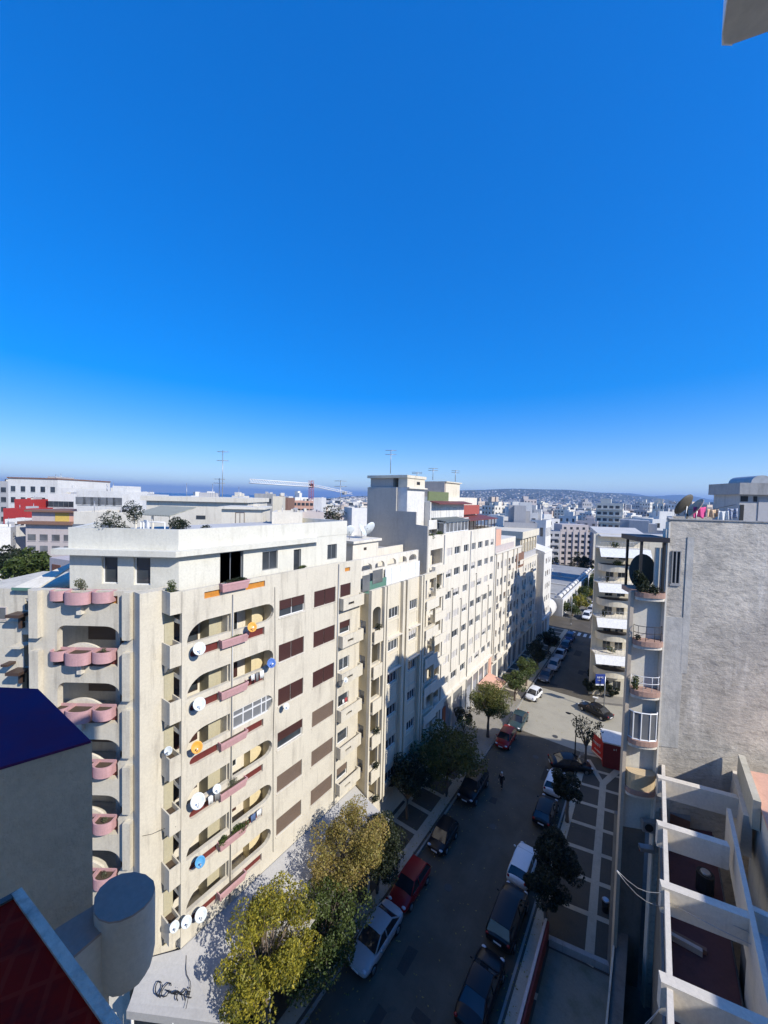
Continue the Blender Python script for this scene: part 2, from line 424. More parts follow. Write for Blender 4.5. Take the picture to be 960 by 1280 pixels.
# ------------------------------------------------------------------ satellite dish
def dish(label, c, az, el, R, mat, base, group='satellite dishes on the cream block', dark=None):
    """c: centre of the bowl, (az,el): where it looks, base: point where its bracket is bolted"""
    root = thing('satellite_dish', label, 'satellite dish', base, group)
    F = Vector((cos(radians(az))*cos(radians(el)), sin(radians(az))*cos(radians(el)), sin(radians(el))))
    U = F.cross(Vector((0, 0, 1))).normalized(); Wv = U.cross(F); c = Vector(c)
    mb = MB(); nr, nu = 5, 20; vs = []
    for side in (0, 1):
        for j in range(nr+1):
            q = j/nr
            for i in range(nu):
                a = 2*pi*i/nu
                vs.append(c+U*(cos(a)*R*q)+Wv*(sin(a)*R*1.08*q)+F*(R*.28*q*q-side*.02))
    fs = []; o2 = (nr+1)*nu
    for j in range(nr):
        for i in range(nu):
            k = (i+1) % nu
            fs += [(j*nu+i, j*nu+k, (j+1)*nu+k, (j+1)*nu+i), (o2+j*nu+i, o2+(j+1)*nu+i, o2+(j+1)*nu+k, o2+j*nu+k)]
    for i in range(nu): k = (i+1) % nu; fs.append((nr*nu+i, nr*nu+k, o2+nr*nu+k, o2+nr*nu+i))
    mb.idx(vs, fs, 0, True); mb.keep = True
    obj('reflector', mb, mat, root, recalc=False)
    a = MB(); low = c-Wv*R; foc = c+F*(R*1.05)-Wv*R*.25
    a.tube([low, foc], .015, 5); a.tube([c-F*.03, Vector(base)+(c-Vector(base))*.4, base], [.03, .025, .03], 6)
    obj('support_arm', a, M['metal'], root)
    l = MB(); l.tube([foc+F*.05, foc-F*.07], [.03, .04], 7); obj('receiver_head', l, M['metal'], root)
    return root
# ================================================================== SETTING
def groundmat():
    m, nt, b = newmat('city_ground')
    c = mixcol(nt, ramp(nt, noise(nt, .02, 8, .7), .4, .6), (.10, .095, .085), (.24, .22, .19))
    nt.links.new(c, b.inputs['Base Color']); b.inputs['Roughness'].default_value = 1; return m
def asphalt():
    m, nt, b = newmat('asphalt')
    c = mixcol(nt, ramp(nt, noise(nt, .35, 6, .7), .42, .62), (.070, .058, .041), (.096, .081, .058))
    # worn wheel tracks and oil stains
    st = ramp(nt, noise(nt, .5, 5, .75, (1, .12, 1)), .5, .75, 0, .5)
    c = mixcol(nt, st, c, (.125, .107, .079))
    c = mixcol(nt, ramp(nt, noise(nt, 1.1, 3, .5), .66, .74, 0, .55), c, (.045, .043, .039))
    f = ramp(nt, noise(nt, 60, 2), .3, .7, .85, 1.15); c = mixcol(nt, 1.0, c, (1, 1, 1), 'MULTIPLY'); nt.links.new(f, c.node.inputs[7])
    nt.links.new(c, b.inputs['Base Color']); b.inputs['Roughness'].default_value = .85
    bp = N(nt, 'ShaderNodeBump'); bp.inputs['Strength'].default_value = .3; bp.inputs['Distance'].default_value = .02
    nt.links.new(noise(nt, 40, 4), bp.inputs['Height']); nt.links.new(bp.outputs[0], b.inputs['Normal']); return m
M['asphalt'] = asphalt()
M['pav'] = plaster('dark_paving', (.085, .074, .056), (.045, .042, .036), .6, 0, .3, scale=.9)
M['pavl'] = plaster('light_paving_band', (.46, .40, .30), (.26, .23, .17), .5, 0, .3, scale=1.4)
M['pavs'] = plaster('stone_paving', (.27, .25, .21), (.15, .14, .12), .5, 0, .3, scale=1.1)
M['kerb'] = plaster('kerb_stone', (.30, .29, .26), (.16, .15, .14), .5, .2, .2)
M['marking'] = plain('road_paint', (.62, .62, .58), .8, var=.25, scale=6)
g = MB(); R_ = 15000
ring = [(R_*cos(2*pi*k/64), R_*sin(2*pi*k/64), -.03) for k in range(64)]
g.idx(ring, [tuple(range(64))]); struct('ground', g, groundmat())
# sea: to the left of the view, beyond the town
sm_, nt_, b_ = newmat('sea_water'); b_.inputs['Base Color'].default_value = (.012, .06, .13, 1); b_.inputs['Roughness'].default_value = .35
bp_ = N(nt_, 'ShaderNodeBump'); bp_.inputs['Strength'].default_value = .4; nt_.links.new(noise(nt_, .08, 6, .7), bp_.inputs['Height']); nt_.links.new(bp_.outputs[0], b_.inputs['Normal'])
s_ = MB(); pts = []
for px, D in ((-900, 900), (-300, 950), (40, 1000), (250, 1300), (400, 2600), (470, 6500), (500, 14000)):
    p = atd(px, 640, D); pts.append((p.x, p.y, .05))
for px, D in ((460, 23000), (250, 19000), (0, 15000), (-300, 11000), (-900, 6500)):
    p = atd(px, 640, D); pts.append((p.x, p.y, .05))
s_.face(pts); struct('sea', s_, sm_)
# street
rd = MB(); rd.face([(-15, -30, 0), (-6.1, -30, 0), (-6.1, 400, 0), (-15, 400, 0)]); struct('road', rd, M['asphalt'])
E2 = (.91, .415)
def e2(x0, y0, t): return (x0+E2[0]*t, y0+E2[1]*t)
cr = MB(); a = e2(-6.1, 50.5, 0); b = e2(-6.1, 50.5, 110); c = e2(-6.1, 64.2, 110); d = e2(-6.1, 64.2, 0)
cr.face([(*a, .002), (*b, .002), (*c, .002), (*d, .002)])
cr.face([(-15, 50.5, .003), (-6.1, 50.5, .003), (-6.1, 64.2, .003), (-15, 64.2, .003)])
struct('cross_street', cr, plaster('sunlit_pale_asphalt', (.36, .33, .255), (.22, .20, .16), .5, 0, .3, scale=.5))  # paler asphalt: sunlight on the junction is painted into the surface colour
fx = MB(); fx.face([(-70, 97.5, .004), (30, 97.5, .004), (30, 107, .004), (-70, 107, .004)]); struct('far_cross_street', fx, M['asphalt'])
# left pavement with kerb
lp = MB(); lp.box(-21, -15.16, -10, 97.3, -.02, .13, 0); lp.box(-15.16, -15, -10, 97.3, -.02, .135, 1)
struct('pavement', lp, [M['pav'], M['kerb']])
bands = MB(); y = 0
while y < 97:
    bands.box(-20.5, -16.2, y, y+.42, .12, .138); y += 2.6
bands.box(-16.2, -15.35, 0, 97, .12, .142); bands.box(-18.8, -18.4, 0, 97, .12, .146)
struct('paving_bands', bands, M['pavl'])
# sunlit stone apron in front of the shops where the pavement widens
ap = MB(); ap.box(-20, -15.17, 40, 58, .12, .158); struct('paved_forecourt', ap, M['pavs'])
# right pavement (paved square)
E3 = (.978, .206)
rp = MB(); rp.prism([(-5.95, -10), (-.9, -10), (-.9, 52.5), (-5.95, 49.6)], -.02, .13, 0)
rp.prism([(-6.1, -10), (-5.95, -10), (-5.95, 49.6), (-6.1, 49.5)], -.02, .135, 1)
struct('paved_square', rp, [M['pav'], M['kerb']])
pb = MB()
def band(x0, x1, y0, w, z, dirv=E3):
    L = (x1-x0)/dirv[0]; a = (x0, y0); b_ = (x1, y0+dirv[1]*L)
    pb.prism([a, b_, (b_[0], b_[1]+w), (a[0], a[1]+w)], .12, z)
for k in range(9): band(-5.7, -1.0, 26.9+2.9*k, .38, .142)
for k in range(5): band(-5.7, -1.0, 11.5+2.9*k, .38, .142)
pb.prism([(-2.55, 27.2), (-2.0, 27.2), (-3.0, 46), (-3.6, 46)], .12, .148)
pb.prism([(-3.6, 46), (-3.0, 46), (-1.2, 51.2), (-1.9, 51.2)], .12, .148)
pb.prism([(-3.6, 46), (-3.1, 46), (-4.9, 49.4), (-5.5, 49.2)], .12, .15)
pb.box(-5.8, -5.2, 10, 49, .12, .153)
struct('square_bands', pb, M['pavl'])
# beyond the cross street
rp2 = MB(); q0 = (-6.2, 64.6)
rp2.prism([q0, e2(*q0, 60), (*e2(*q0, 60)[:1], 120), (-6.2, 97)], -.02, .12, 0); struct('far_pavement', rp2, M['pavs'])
mk = MB()
for k in range(7): mk.box(-14.4+k*1.2, -13.8+k*1.2, 94.6, 97.0, .004, .009)
for k in range(22): mk.box(-10.6, -10.48, 108+k*7, 111+k*7, .004, .009)
for k in range(10): mk.box(-12.2, -7.6, 111+k*5.2, 111.12+k*5.2, .004, .009)
struct('road_markings', mk, M['marking'])
mc = MB()
for (x, y, r) in ((-10.9, 33.8, .33), (-9.2, 51.8, .34), (-11.8, 26.3, .3), (-10.2, 46.2, .32)):
    mc.prism([(x+r*cos(2*pi*k/18), y+r*sin(2*pi*k/18)) for k in range(18)], .003, .012)
struct('manhole_covers', mc, plain('cast_iron', (.07, .07, .068), .6, .3))

random.seed(19); ap_ = MB()
for _ in range(16):
    x = random.uniform(-13.5, -7.5); y = random.uniform(10, 92); w_, h_ = random.uniform(.4, 1.3), random.uniform(.6, 3.2); s_ = .12
    if 49 < y < 65: continue
    ap_.face([(x-w_/2+random.uniform(-s_, s_), y-h_/2+random.uniform(-s_, s_), .004), (x+w_/2, y-h_/2+random.uniform(-s_, s_), .004), (x+w_/2+random.uniform(-s_, s_), y+h_/2, .004), (x-w_/2, y+h_/2+random.uniform(-s_, s_), .004)])
struct('road_patches', ap_, plaster('fresh_asphalt_patch', (.040, .036, .030), (.03, .028, .024), .5, 0, .3, scale=2))
# lower forecourt at the bottom right, behind the red wall
fc = MB(); fc.prism([(-4.55, 5), (-.95, 5), (-.95, 27.3), (-4.55, 26.6)], .10, .175); struct('concrete_forecourt', fc, plaster('stained_concrete', (.20, .195, .155), (.07, .085, .04), .75, 0, .4, scale=.8))
rw = thing('red_boundary_wall', 'long low red wall with a thin pale coping beside the street pavement', 'wall', (-4.75, 16, 0))
obj('wall', MB().prism([(-4.95, 4), (-4.7, 4), (-4.7, 27.2), (-4.95, 27.15)], .1, 1.35), plaster('red_wall', (.20, .035, .03), (.1, .03, .025), .5, .3, .2), rw)
obj('coping', MB().prism([(-5.0, 4), (-4.84, 4), (-4.84, 27.25), (-5.0, 27.2)], 1.35, 1.43), M['mauve'], rw)
sw = thing('retaining_wall', 'short grey retaining wall at the front edge of the paved square', 'wall', (-2.7, 27.2, 0))
obj('wall', MB().prism([(-4.6, 26.75), (-.95, 27.5), (-.95, 27.8), (-4.6, 27.05)], .1, .62), M['concrete'], sw)
# boundary wall between the square and the dark court
bw = thing('court_wall', 'long tall dark mossy wall with a thin pale left edge along the paved square', 'wall', (-.6, 30, 0))
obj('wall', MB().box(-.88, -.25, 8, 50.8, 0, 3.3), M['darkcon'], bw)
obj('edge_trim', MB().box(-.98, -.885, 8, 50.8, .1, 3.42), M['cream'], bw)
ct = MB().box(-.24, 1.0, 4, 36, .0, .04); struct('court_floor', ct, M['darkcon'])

# ================================================================== RIGHT ROW
E2A = E2
# raw grey building: face parallel to the cross street
WP = Vector((.72, 27.0, 0)); fw = Fr((WP.x, WP.y), E2)
gb = thing('grey_gable_building', 'tall building with a huge bare rough grey wall facing the camera', 'building', fw.w(8, -4, 0))
w = MB(); top = 29.15; dep = 8.9
g0, g1 = fw.w(0, 0, 0), fw.w(34, 0, 0); GD = 8.3
body = [g0[:2], g1[:2], (g1[0], g1[1]+GD), (g0[0], g0[1]+GD)]
w.prism(body, 0, top-.9)
w.fbox(fw, 0, 34, -.25, 0, top-.9, top); w.prism([(g0[0], g0[1]+.28), (g0[0]+.25, g0[1]+.4), (g0[0]+.25, g0[1]+GD), (g0[0], g0[1]+GD-.1)], top-.9, top)
w.prism([(g0[0]+.25, g0[1]+GD-.14), (g1[0], g1[1]+GD-.25), (g1[0], g1[1]+GD), (g0[0]+.25, g0[1]+GD+.11)], top-.9, top)
w.keep = True
low_ = MB(); low_.fbox(fw, -1.5, -.02, -1.6, -.9, 0, 10.5); obj('lightwell_wall', low_, M['darkcon'], gb)  # dark concrete colour stands in for deep shade on the lower street wall
# narrow slot window opening is framed on the wall
obj('wall', w, M['greywall'], gb)
obj('coping', MB().fbox(fw, -.06, 34, -.3, .06, top, top+.06), M['concrete'], gb)
obj('roof_deck', MB().prism([(g0[0]+.26, g0[1]+.45), (g1[0], g1[1]+.3), (g1[0], g1[1]+GD-.3), (g0[0]+.26, g0[1]+GD-.2)], top-.9, top-.86), M['rooflight'], gb)
# panelled rendering bands on the gable: slightly proud patches
pt = MB(); 
pt.fbox(fw, 0.9, 1.25, .0, .035, 20.4, 28.2); pt.fbox(fw, .02, 1.0, 0, .03, 16.0, 23.6)
obj('render_patch', pt, plaster('pale_render_patch', (.50, .48, .43), (.27, .26, .24), .8, .6, .7, scale=.9, fine=4), gb)
sl = obj('window', MB().fbox(fw, .22, .56, -.02, .02, 25.55, 27.35), M['black'], gb, label='narrow upright slot window')
fr_ = MB(); fr_.wallpoly(fw, [(.12, 25.40), (.66, 25.40), (.66, 25.5), (.61, 25.5), (.61, 27.4), (.17, 27.4), (.17, 25.5), (.12, 25.5)], [rect(.22, .36, 25.55, 27.35), rect(.41, .56, 25.55, 27.35)], .07, .08)
obj('frame', fr_, M['concrete'], sl)
# balcony stack on the street side
colm = MB(); colm.fbox(fw, -1.86, -1.67, -.25, 0.05, 0, 24.9); obj('corner_column', colm, M['terracotta'] if 0 else plaster('beige_column', (.50, .42, .32), (.33, .27, .2), .4, .4, .15), gb)
bm_ = MB(); bm_.fbox(fw, -1.62, -.02, -.42, -.3, 10.6, 24.9); obj('balcony_back_wall', bm_, plaster('pale_balcony_wall', (.62, .59, .50), (.42, .39, .32), .3, .4, .1), gb)
jp = MB(); jp.fbox(fw, -.09, -.005, -.28, .08, 0, 29.0); jp.fbox(fw, -.2, -.095, -.3, .04, 25.0, 28.6); obj('jamb', jp, M['white'], gb)
M['tileslab'] = plaster('brown_pink_slab', (.40, .25, .19), (.25, .16, .12), .3, .3, .2)
def curved(fr, a0, a1, d0, rd, n=10): # rounded plan outline bulging outward
    pts = [fr.w(a1, d0, 0)[:2], fr.w(a0, d0, 0)[:2]]
    c = (a0+a1)/2; r = (a1-a0)/2
    pts += [fr.w(c-r*cos(pi*k/n), rd*sin(pi*k/n)**.7+0.02, 0)[:2] for k in range(n+1)]
    return pts
for k, zt in enumerate((24.95, 22.15, 19.25, 16.35, 13.4)):
    sb = MB(); o_ = curved(fw, -1.66, -.1, -1.74 if k == 0 else -.29, .45); sb.prism(o_, zt-.28, zt)
    bal = obj('balcony', sb, M['tileslab'], gb)
    lp_ = MB(); lp_.prism(curved(fw, -1.64, -.12, -.29, .36), zt-.46, zt-.285); obj('soffit', lp_, M['white'], bal)
    rl = MB()
    if k in (1, 2):
        n = 10; P_ = []
        for q in range(n+1): x_, y_ = fw.w(-.88-.72*cos(pi*q/n), .38*sin(pi*q/n)**.7, 0)[:2]; P_.append((x_, y_))
        for z_ in (zt+.45, zt+.85): rl.tube([(p[0], p[1], z_) for p in P_], .018, 5)
        for p in P_[::2]: rl.tube([(p[0], p[1], zt), (p[0], p[1], zt+.85)], .014, 4)
        obj('railing', rl, M['black'] if k == 1 else M['whitem'], bal)
    if k == 3:
        gl = MB(); fm_ = MB(); n = 5
        P_ = [fw.w(-.88-.74*cos(pi*q/n), .36*sin(pi*q/n)**.7, 0)[:2] for q in range(n+1)]
        for q in range(n):
            gl.face([(*P_[q], zt+.02), (*P_[q+1], zt+.02), (*P_[q+1], zt+1.6), (*P_[q], zt+1.6)])
        for q in range(n+1): fm_.tube([(*P_[q], zt), (*P_[q], zt+1.62)], .035, 4, smooth=False)
        for z_ in (zt+.03, zt+1.6): fm_.tube([(*p, z_) for p in P_], .04, 4, smooth=False)
        gz = obj('balcony_glazing', gl, M['glassb'], bal); obj('frame', fm_, M['frame'], gz) if 0 else obj('glazing_frame', fm_, M['frame'], bal)
    if k >= 4:
        wl = MB(); wl.prism(curved(fw, -1.6, -.14, -.2, .4), zt, zt+.95); obj('parapet', wl, plaster('beige_parapet%d' % k, (.55, .42, .25), (.38, .28, .18), .3, .3, .1), bal)
# roof terrace with the dark pergola beside the gable
tz = 24.95
pg = thing('roof_pergola', 'dark flat pergola roof on thin posts over the top balcony beside the grey wall', 'pergola', fw.w(-.9, -.9, tz))
obj('canopy', MB().fbox(fw, -1.75, -.1, -1.9, .3, 27.85, 28.12), plain('dark_tarpaulin', (.010, .011, .018), .6), pg)
pp = MB()
for a_, d_ in ((-1.45, .12), (-.28, .12), (-1.45, -1.7)): pp.fbox(fw, a_-.06, a_+.06, d_-.06, d_+.06, tz, 27.86)
obj('post', pp, M['black'], pg)
rs = MB(); rs.fbox(fw, -.62, -.14, -.2, -.05, tz, 27.5); obj('side_screen', rs, M['white'], pg)
n = 14; ds = MB(); 
cc_ = fw.w(-.85, -1.0, 26.0)
ds.idx([(cc_[0]+fw.e[0]*0.72*cos(2*pi*k/24), cc_[1]+fw.e[1]*.72*cos(2*pi*k/24), 25.95+1.05*sin(2*pi*k/24)) for k in range(24)]+[(cc_[0]+fw.n[0]*-.06+fw.e[0]*0.72*cos(2*pi*k/24), cc_[1]-fw.n[1]*.06+fw.e[1]*.72*cos(2*pi*k/24), 25.95+1.05*sin(2*pi*k/24)) for k in range(24)],
    [tuple(range(24)), tuple(range(24, 48))[::-1]]+[(k, (k+1) % 24, 24+(k+1) % 24, 24+k) for k in range(24)])
tag_d = obj('round_screen', ds, plain('dark_green_grey_cloth', (.045, .055, .05), .8), None, 'large dark round screen standing under the pergola on the top balcony', 'screen', loc=cc_)
plant('dark bushy plant spilling over the left end of the top balcony under the pergola', fw.w(-1.5, .2, tz), .62, M['leaf_dark'], 1300, .13, (.8, .8, 1.25))
plant('dark trailing plants along the edge of the top balcony under the pergola', fw.w(-.9, .25, tz-.05), .45, M['leaf_dark'], 700, .11, (1.6, .6, .7))
plant('small bush on the left of the white-railed balcony of the grey building', fw.w(-1.5, .2, 19.25), .36, M['leaf_green'], 420, .1, (.7, .7, 1.6))
plant('low dark pot plant on the black-railed balcony of the grey building', fw.w(-1.45, .15, 22.15), .22, M['leaf_dark'], 200, .08)
# roof clutter: stair turret, laundry, dish
tf = Fr(onpl(923, 650, (3.6, 31.2), fw.n)[:2], E2); tb_ = tf.P
st = thing('roof_stair_house', 'small grey stair house with a barrel skylight on the roof of the bare grey building', 'stair house', (tb_[0], tb_[1], 28.25))
obj('wall', MB().fbox(tf, 0, 3.6, -2.4, 0, 28.25, 30.72), M['concrete'] if 0 else plaster('stair_house_render', (.46, .44, .41), (.25, .24, .22), .5, .5, .3), st)
obj('roof_slab', MB().fbox(tf, -.22, 3.8, -2.6, .32, 30.72, 31.42), M['concrete'], st)
sk = MB(); 
for q in range(9):
    pass
sk.prism([(0, 0)]*0+[tf.w(.55, .0, 0)[:2], tf.w(1.7, 0, 0)[:2], tf.w(1.7, -2, 0)[:2], tf.w(.55, -2, 0)[:2]], 31.42, 31.5)
n = 10
for q in range(n):
    a1, a2 = pi*q/n, pi*(q+1)/n
    p = [tf.w(1.12-.56*cos(a1), 0, 31.5+.4*sin(a1)), tf.w(1.12-.56*cos(a2), 0, 31.5+.4*sin(a2)), tf.w(1.12-.56*cos(a2), -2, 31.5+.4*sin(a2)), tf.w(1.12-.56*cos(a1), -2, 31.5+.4*sin(a1))]
    sk.face(p); sk.face([p[0], p[1], tf.w(1.12, 0, 31.5)])
obj('skylight', sk, plain('skylight_sheet', (.35, .36, .36), .4), st)
obj('door', MB().fbox(tf, .04, .24, 0, .03, 28.3, 30.1), M['black'], st)
for a0, a1 in ((.05, .42), (.72, .9)): obj('window', MB().fbox(tf, a0, a1, 0, .03, 30.3, 30.62), M['black'], st)
obj('corner_pier', MB().fbox(tf, .98, 3.4, 0, .04, 28.3, 30.5), M['far_grey'], st)
r0 = onpl(856, 652, (1.5, 27.6), fw.n)
dish('dark-backed satellite dish at the left end of the grey building roof', (r0.x+.05, r0.y+.35, 29.95), 150, 30, .62, plain('dish_dark_mesh', (.10, .085, .06), .7), (r0.x, r0.y+.6, 28.3), group='rooftop satellite dishes')
dish('tan satellite dish leaning behind the dark one on the grey building roof', (r0.x+.55, r0.y+.9, 29.75), 200, 35, .6, plain('dish_tan', (.50, .38, .27), .6), (r0.x+.5, r0.y+1.1, 28.3), group='rooftop satellite dishes')
ll = thing('washing_line', 'washing line strung across the roof of the grey building to the stair house', 'washing line', (2.0, 28.9, 28.3))
lm = MB(); L0 = Vector(fw.w(1.3, -.9, 29.75)); L1 = Vector(tf.w(.0, -.3, 30.1))
for o_ in (0, .35):
    lm.tube([L0+Vector((0, o_, 0)), L0.lerp(L1, .5)+Vector((0, o_, -.16)), L1+Vector((0, o_, 0))], .008, 4)
lm.tube([fw.w(1.3, -.9, 28.25), L0+Vector((0, 0, .1))], .03, 5); obj('cord', lm, M['black'], ll)
def cloth(name, label, px0, px1, ytop, ybot, dd, mat, seed):
    random.seed(seed); a = onpl(px0, ytop, fw.w(0, -dd, 0), fw.n); b = onpl(px1, ytop, fw.w(0, -dd, 0), fw.n); zb = onpl(px0, ybot, fw.w(0, -dd, 0), fw.n).z
    zb = max(zb, 28.45); nx, nz = 12, 6; vs = []
    for i in range(nx+1):
        for j in range(nz+1):
            t = i/nx; sg = j/nz; P = a.lerp(b, t); z = a.z-.05*sin(pi*t)-(a.z-zb)*sg*(1+.1*sin(9*t+seed))
            d = .07*sin(t*11+seed)*(.3+sg)+.03*sin(t*23+seed*2)
            vs.append((P.x+fw.n[0]*d, P.y+fw.n[1]*d, z))
    f = [(i*(nz+1)+j, (i+1)*(nz+1)+j, (i+1)*(nz+1)+j+1, i*(nz+1)+j+1) for i in range(nx) for j in range(nz)]
    mb = MB(); mb.idx(vs, f, 0, True); o = obj(name, mb, mat, None, label, 'laundry', 'laundry drying on the grey roof', loc=tuple(a))
    md = o.modifiers.new('thick', 'SOLIDIFY'); md.thickness = .02
cloth('hanging_towel', 'bright pink cloth hanging on the roof washing line', 866, 883, 633, 646, .9, plain('pink_cloth', (.75, .10, .28), .9), 1)
cloth('hanging_sheet', 'peach and yellow patterned cloth on the roof washing line right of the pink one', 884, 898, 636, 646, .9, plain('peach_cloth', (.72, .50, .30), .9, var=.4, scale=7), 2)
cloth('hanging_sheet', 'white cloth hanging lowest in the middle of the roof washing line', 898, 911, 638, 651, .75, plain('white_cloth', (.74, .73, .68), .9), 3)
cloth('hanging_shirt', 'dark blue and white cloth hanging next to the roof stair house', 910, 922, 635, 648, .95, plain('navy_white_cloth', (.30, .33, .40), .9, var=.8, scale=9), 4)
# small dishes/antenna behind
# ---- pergola-like white frame on the low roof in front of the grey wall
pf = thing('white_concrete_frame', 'white concrete roof frame of deep beams over a dark red floor below the grey wall', 'roof frame', (2.3, 22, 12))
M['beamw'] = plaster('white_beam', (.66, .60, .50), (.42, .38, .31), .35, .3, .2, scale=1.2)
BZ = 15.0
def beam(x0, y0, x1, y1, zt=BZ, h=1.05, t=.34, ext=.28):
    mb = MB(); f = Fr((x0, y0), (x1-x0, y1-y0)); L = hypot(x1-x0, y1-y0)
    mb.fbox(f, -ext, L, -t, 0, zt-h, zt); obj('beam', mb, M['beamw'], pf)
for (a, b) in (((1.02, 29.2), (4.1, 29.85)), ((1.03, 25.55), (4.12, 26.2)), ((1.0, 21.75), (3.3, 22.2)), ((1.1, 18.3), (3.5, 18.75)), ((1.05, 14.6), (4.4, 15.25)), ((1.05, 11), (4.4, 11.65))):
    beam(*a, *b)
eb = MB(); eb.box(.92, 1.08, 8, 29.1, 14.35, 14.9); obj('edge_beam', eb, M['beamw'], pf)
rb = MB(); rb.prism([(3.35, 13.5), (3.52, 13.5), (3.66, 25.0), (3.5, 25.0)], 13.3, 15.04); obj('side_wall', rb, M['beamw'], pf)
wg = MB(); wg.hexa([(4.05, 25.0, 13), (4.5, 25.0, 13), (4.6, 32, 13), (4.1, 32, 13), (4.1, 24.9, 15.05), (4.42, 24.9, 15.05), (4.55, 32.1, 15.2), (4.2, 32.1, 15.2)]); obj('end_wall', wg, M['beamw'], pf)
fl = MB(); fl.box(1.02, 3.4, 8, 29.0, 11.2, 11.4); obj('floor', fl, plaster('dark_red_floor', (.12, .045, .04), (.05, .025, .022), .7, 0, .3, scale=1.2), pf)
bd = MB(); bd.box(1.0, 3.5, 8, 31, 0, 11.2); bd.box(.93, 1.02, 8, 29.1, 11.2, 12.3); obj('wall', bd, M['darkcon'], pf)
random.seed(23)
for (x, y, w_, h_, zz, nm, lab, mt) in ((1.9, 27.6, .9, .6, .7, 'storage_crate', 'dark crate on the red floor under the farthest beams of the white roof frame', 'rust'), (2.7, 23.6, .5, .5, .9, 'water_tank', 'round black water tank on the red floor between the second and third beams', 'black'), (1.7, 20.2, 1.3, .35, .25, 'plank_stack', 'stack of pale planks on the red floor below the third beam', 'far_tan'), (2.6, 16.9, .7, .5, .5, 'storage_crate', 'grey crate on the red floor nearest the camera under the white roof frame', 'far_grey')):
    t_ = thing(nm, lab, nm.replace('_', ' '), (x, y, 11.4)); 
    if nm == 'water_tank': obj('tank', MB().tube([(x, y, 11.41), (x, y, 11.41+zz)], [w_/2*1.4, w_/2*1.4], 14, smooth=False), M[mt], t_); obj('lid', MB().tube([(x, y, 11.42+zz), (x, y, 11.5+zz)], [.22, .18], 12), M['metal'], t_)
    elif nm == 'plank_stack': obj('plank', MB().box(x-w_/2, x+w_/2, y-h_/2, y-.02, 11.41, 11.41+zz), M[mt], t_); obj('plank', MB().box(x-w_/2+.1, x+w_/2+.15, y+.01, y+h_/2, 11.41, 11.35+zz), M['brownroof'], t_)
    else: obj('body', MB().box(x-w_/2, x+w_/2, y-h_/2, y+h_/2, 11.41, 11.41+zz), M[mt], t_); obj('lid', MB().box(x-w_/2-.03, x+w_/2+.03, y-h_/2-.03, y+h_/2+.03, 11.411+zz, 11.46+zz), M['framegrey'], t_)
# building body right of the frame (lit pink flat roof, grey flat roof)
lb1 = thing('salmon_roof_house', 'low house with a flat salmon roof right of the white roof frame', 'building', (7, 26, 0))
obj('wall', MB().prism([(4.62, 21.5), (16, 21.5), (16, 30.9), (4.62, 26.2)], 0, 15.9), M['white'], lb1)
obj('roof', MB().prism([(4.58, 21.4), (16.1, 21.4), (16.1, 31.0), (4.58, 27.4)], 15.9, 16.02), M['terracotta'], lb1)
pr = MB(); pr.prism([(4.3, 24.3), (4.58, 24.3), (4.58, 28.3), (4.3, 28.3)], 14.9, 16.3); obj('parapet', pr, plaster('mossy_cream', (.52, .48, .38), (.3, .28, .18), .6, .4, .3), lb1)
lb2 = thing('grey_roof_house', 'low house with a pale grey flat roof at the lower right below the salmon roof', 'building', (7, 14, 0))
obj('wall', MB().box(3.56, 16, 5, 19.6, 0, 14.1), M['beamw'], lb2)
obj('roof', MB().box(3.56, 16, 5, 19.6, 14.1, 14.18), plaster('grey_roof_screed', (.45, .45, .44), (.3, .3, .29), .4, 0, .3), lb2)
obj('parapet', MB().box(3.6, 16, 19.35, 19.6, 14.18, 14.9), M['beamw'], lb2)
mid = thing('dark_lightwell_house', 'dark low roof between the salmon and the pale grey roofs', 'building', (7, 20.5, 0))
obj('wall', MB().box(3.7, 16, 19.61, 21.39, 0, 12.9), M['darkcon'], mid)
bxs = MB(); bxs.box(4.4, 6.4, 20.0, 21.2, 12.9, 13.6); obj('skylight', bxs, plain('grey_blue_glazing', (.10, .11, .13), .3), mid)
# shade-throwing taller neighbour to the right (outside the frame, part of the same row)
nb = thing('neighbour_block', 'plain cream block behind the low roofs on the right', 'building', (22, 12, 0))
obj('wall', MB().box(16.1, 30, -10, 23.4, 0, 25.4), M['white'], nb)
# own building: body to the right of and behind the balcony
ob = thing('own_apartment_house', 'apartment house whose pale balcony corner shows at the top right', 'building', (6, -8, 0))
obj('wall', MB().box(1.3, 14, -22, 4.4, 0, 38), M['white'], ob)
obj('wall', MB().box(-3.2, 1.3, -22, -1.3, 0, 38), M['white'], ob)
# overhanging balcony corner above
tl = [(.34, 5.41), (.37, 5.52), (.46, 5.6)]
p1, p2, p3, p4 = atd(901, -40, 4), atd(904, 44, 4), atd(921, 54, 4.03), atd(975, 32, 4.35)
q1, q2 = atd(934, -40, 4.0), atd(930, 40, 4.02)
cb = MB(); zt = 35.9; zb = p2.z
# L-shaped slab: outer fascia runs from p2 back to the building; underside at zb
cx, cy = p2.x, p2.y
fsc = MB(); fsc.prism([(cx-.012, cy-.01), (cx-.012, 3.0), (cx-.002, 3.0), (cx-.002, cy-.01)], zb+.005, zb+1.02); fsc.prism([(cx-.012, cy-.01), (cx+.0, cy+.115), (cx+.09, cy+.18), (cx+.095, cy+.165), (cx+.018, cy+.108), (cx-.001, cy-.01)], zb+.005, zb+1.02); fsc_ = fsc
outl = [(cx, cy), (cx+.02, cy+.10), (cx+.10, cy+.16), (1.31, cy+.34), (1.31, 2.0), (cx+.12, 2.0), (cx, 3.0)]
cb.prism(outl, zb, zb+1.0)
obj('balcony_slab', cb, plaster('pale_soffit', (.55, .52, .45), (.40, .37, .31), .5, .2, .2), ob)

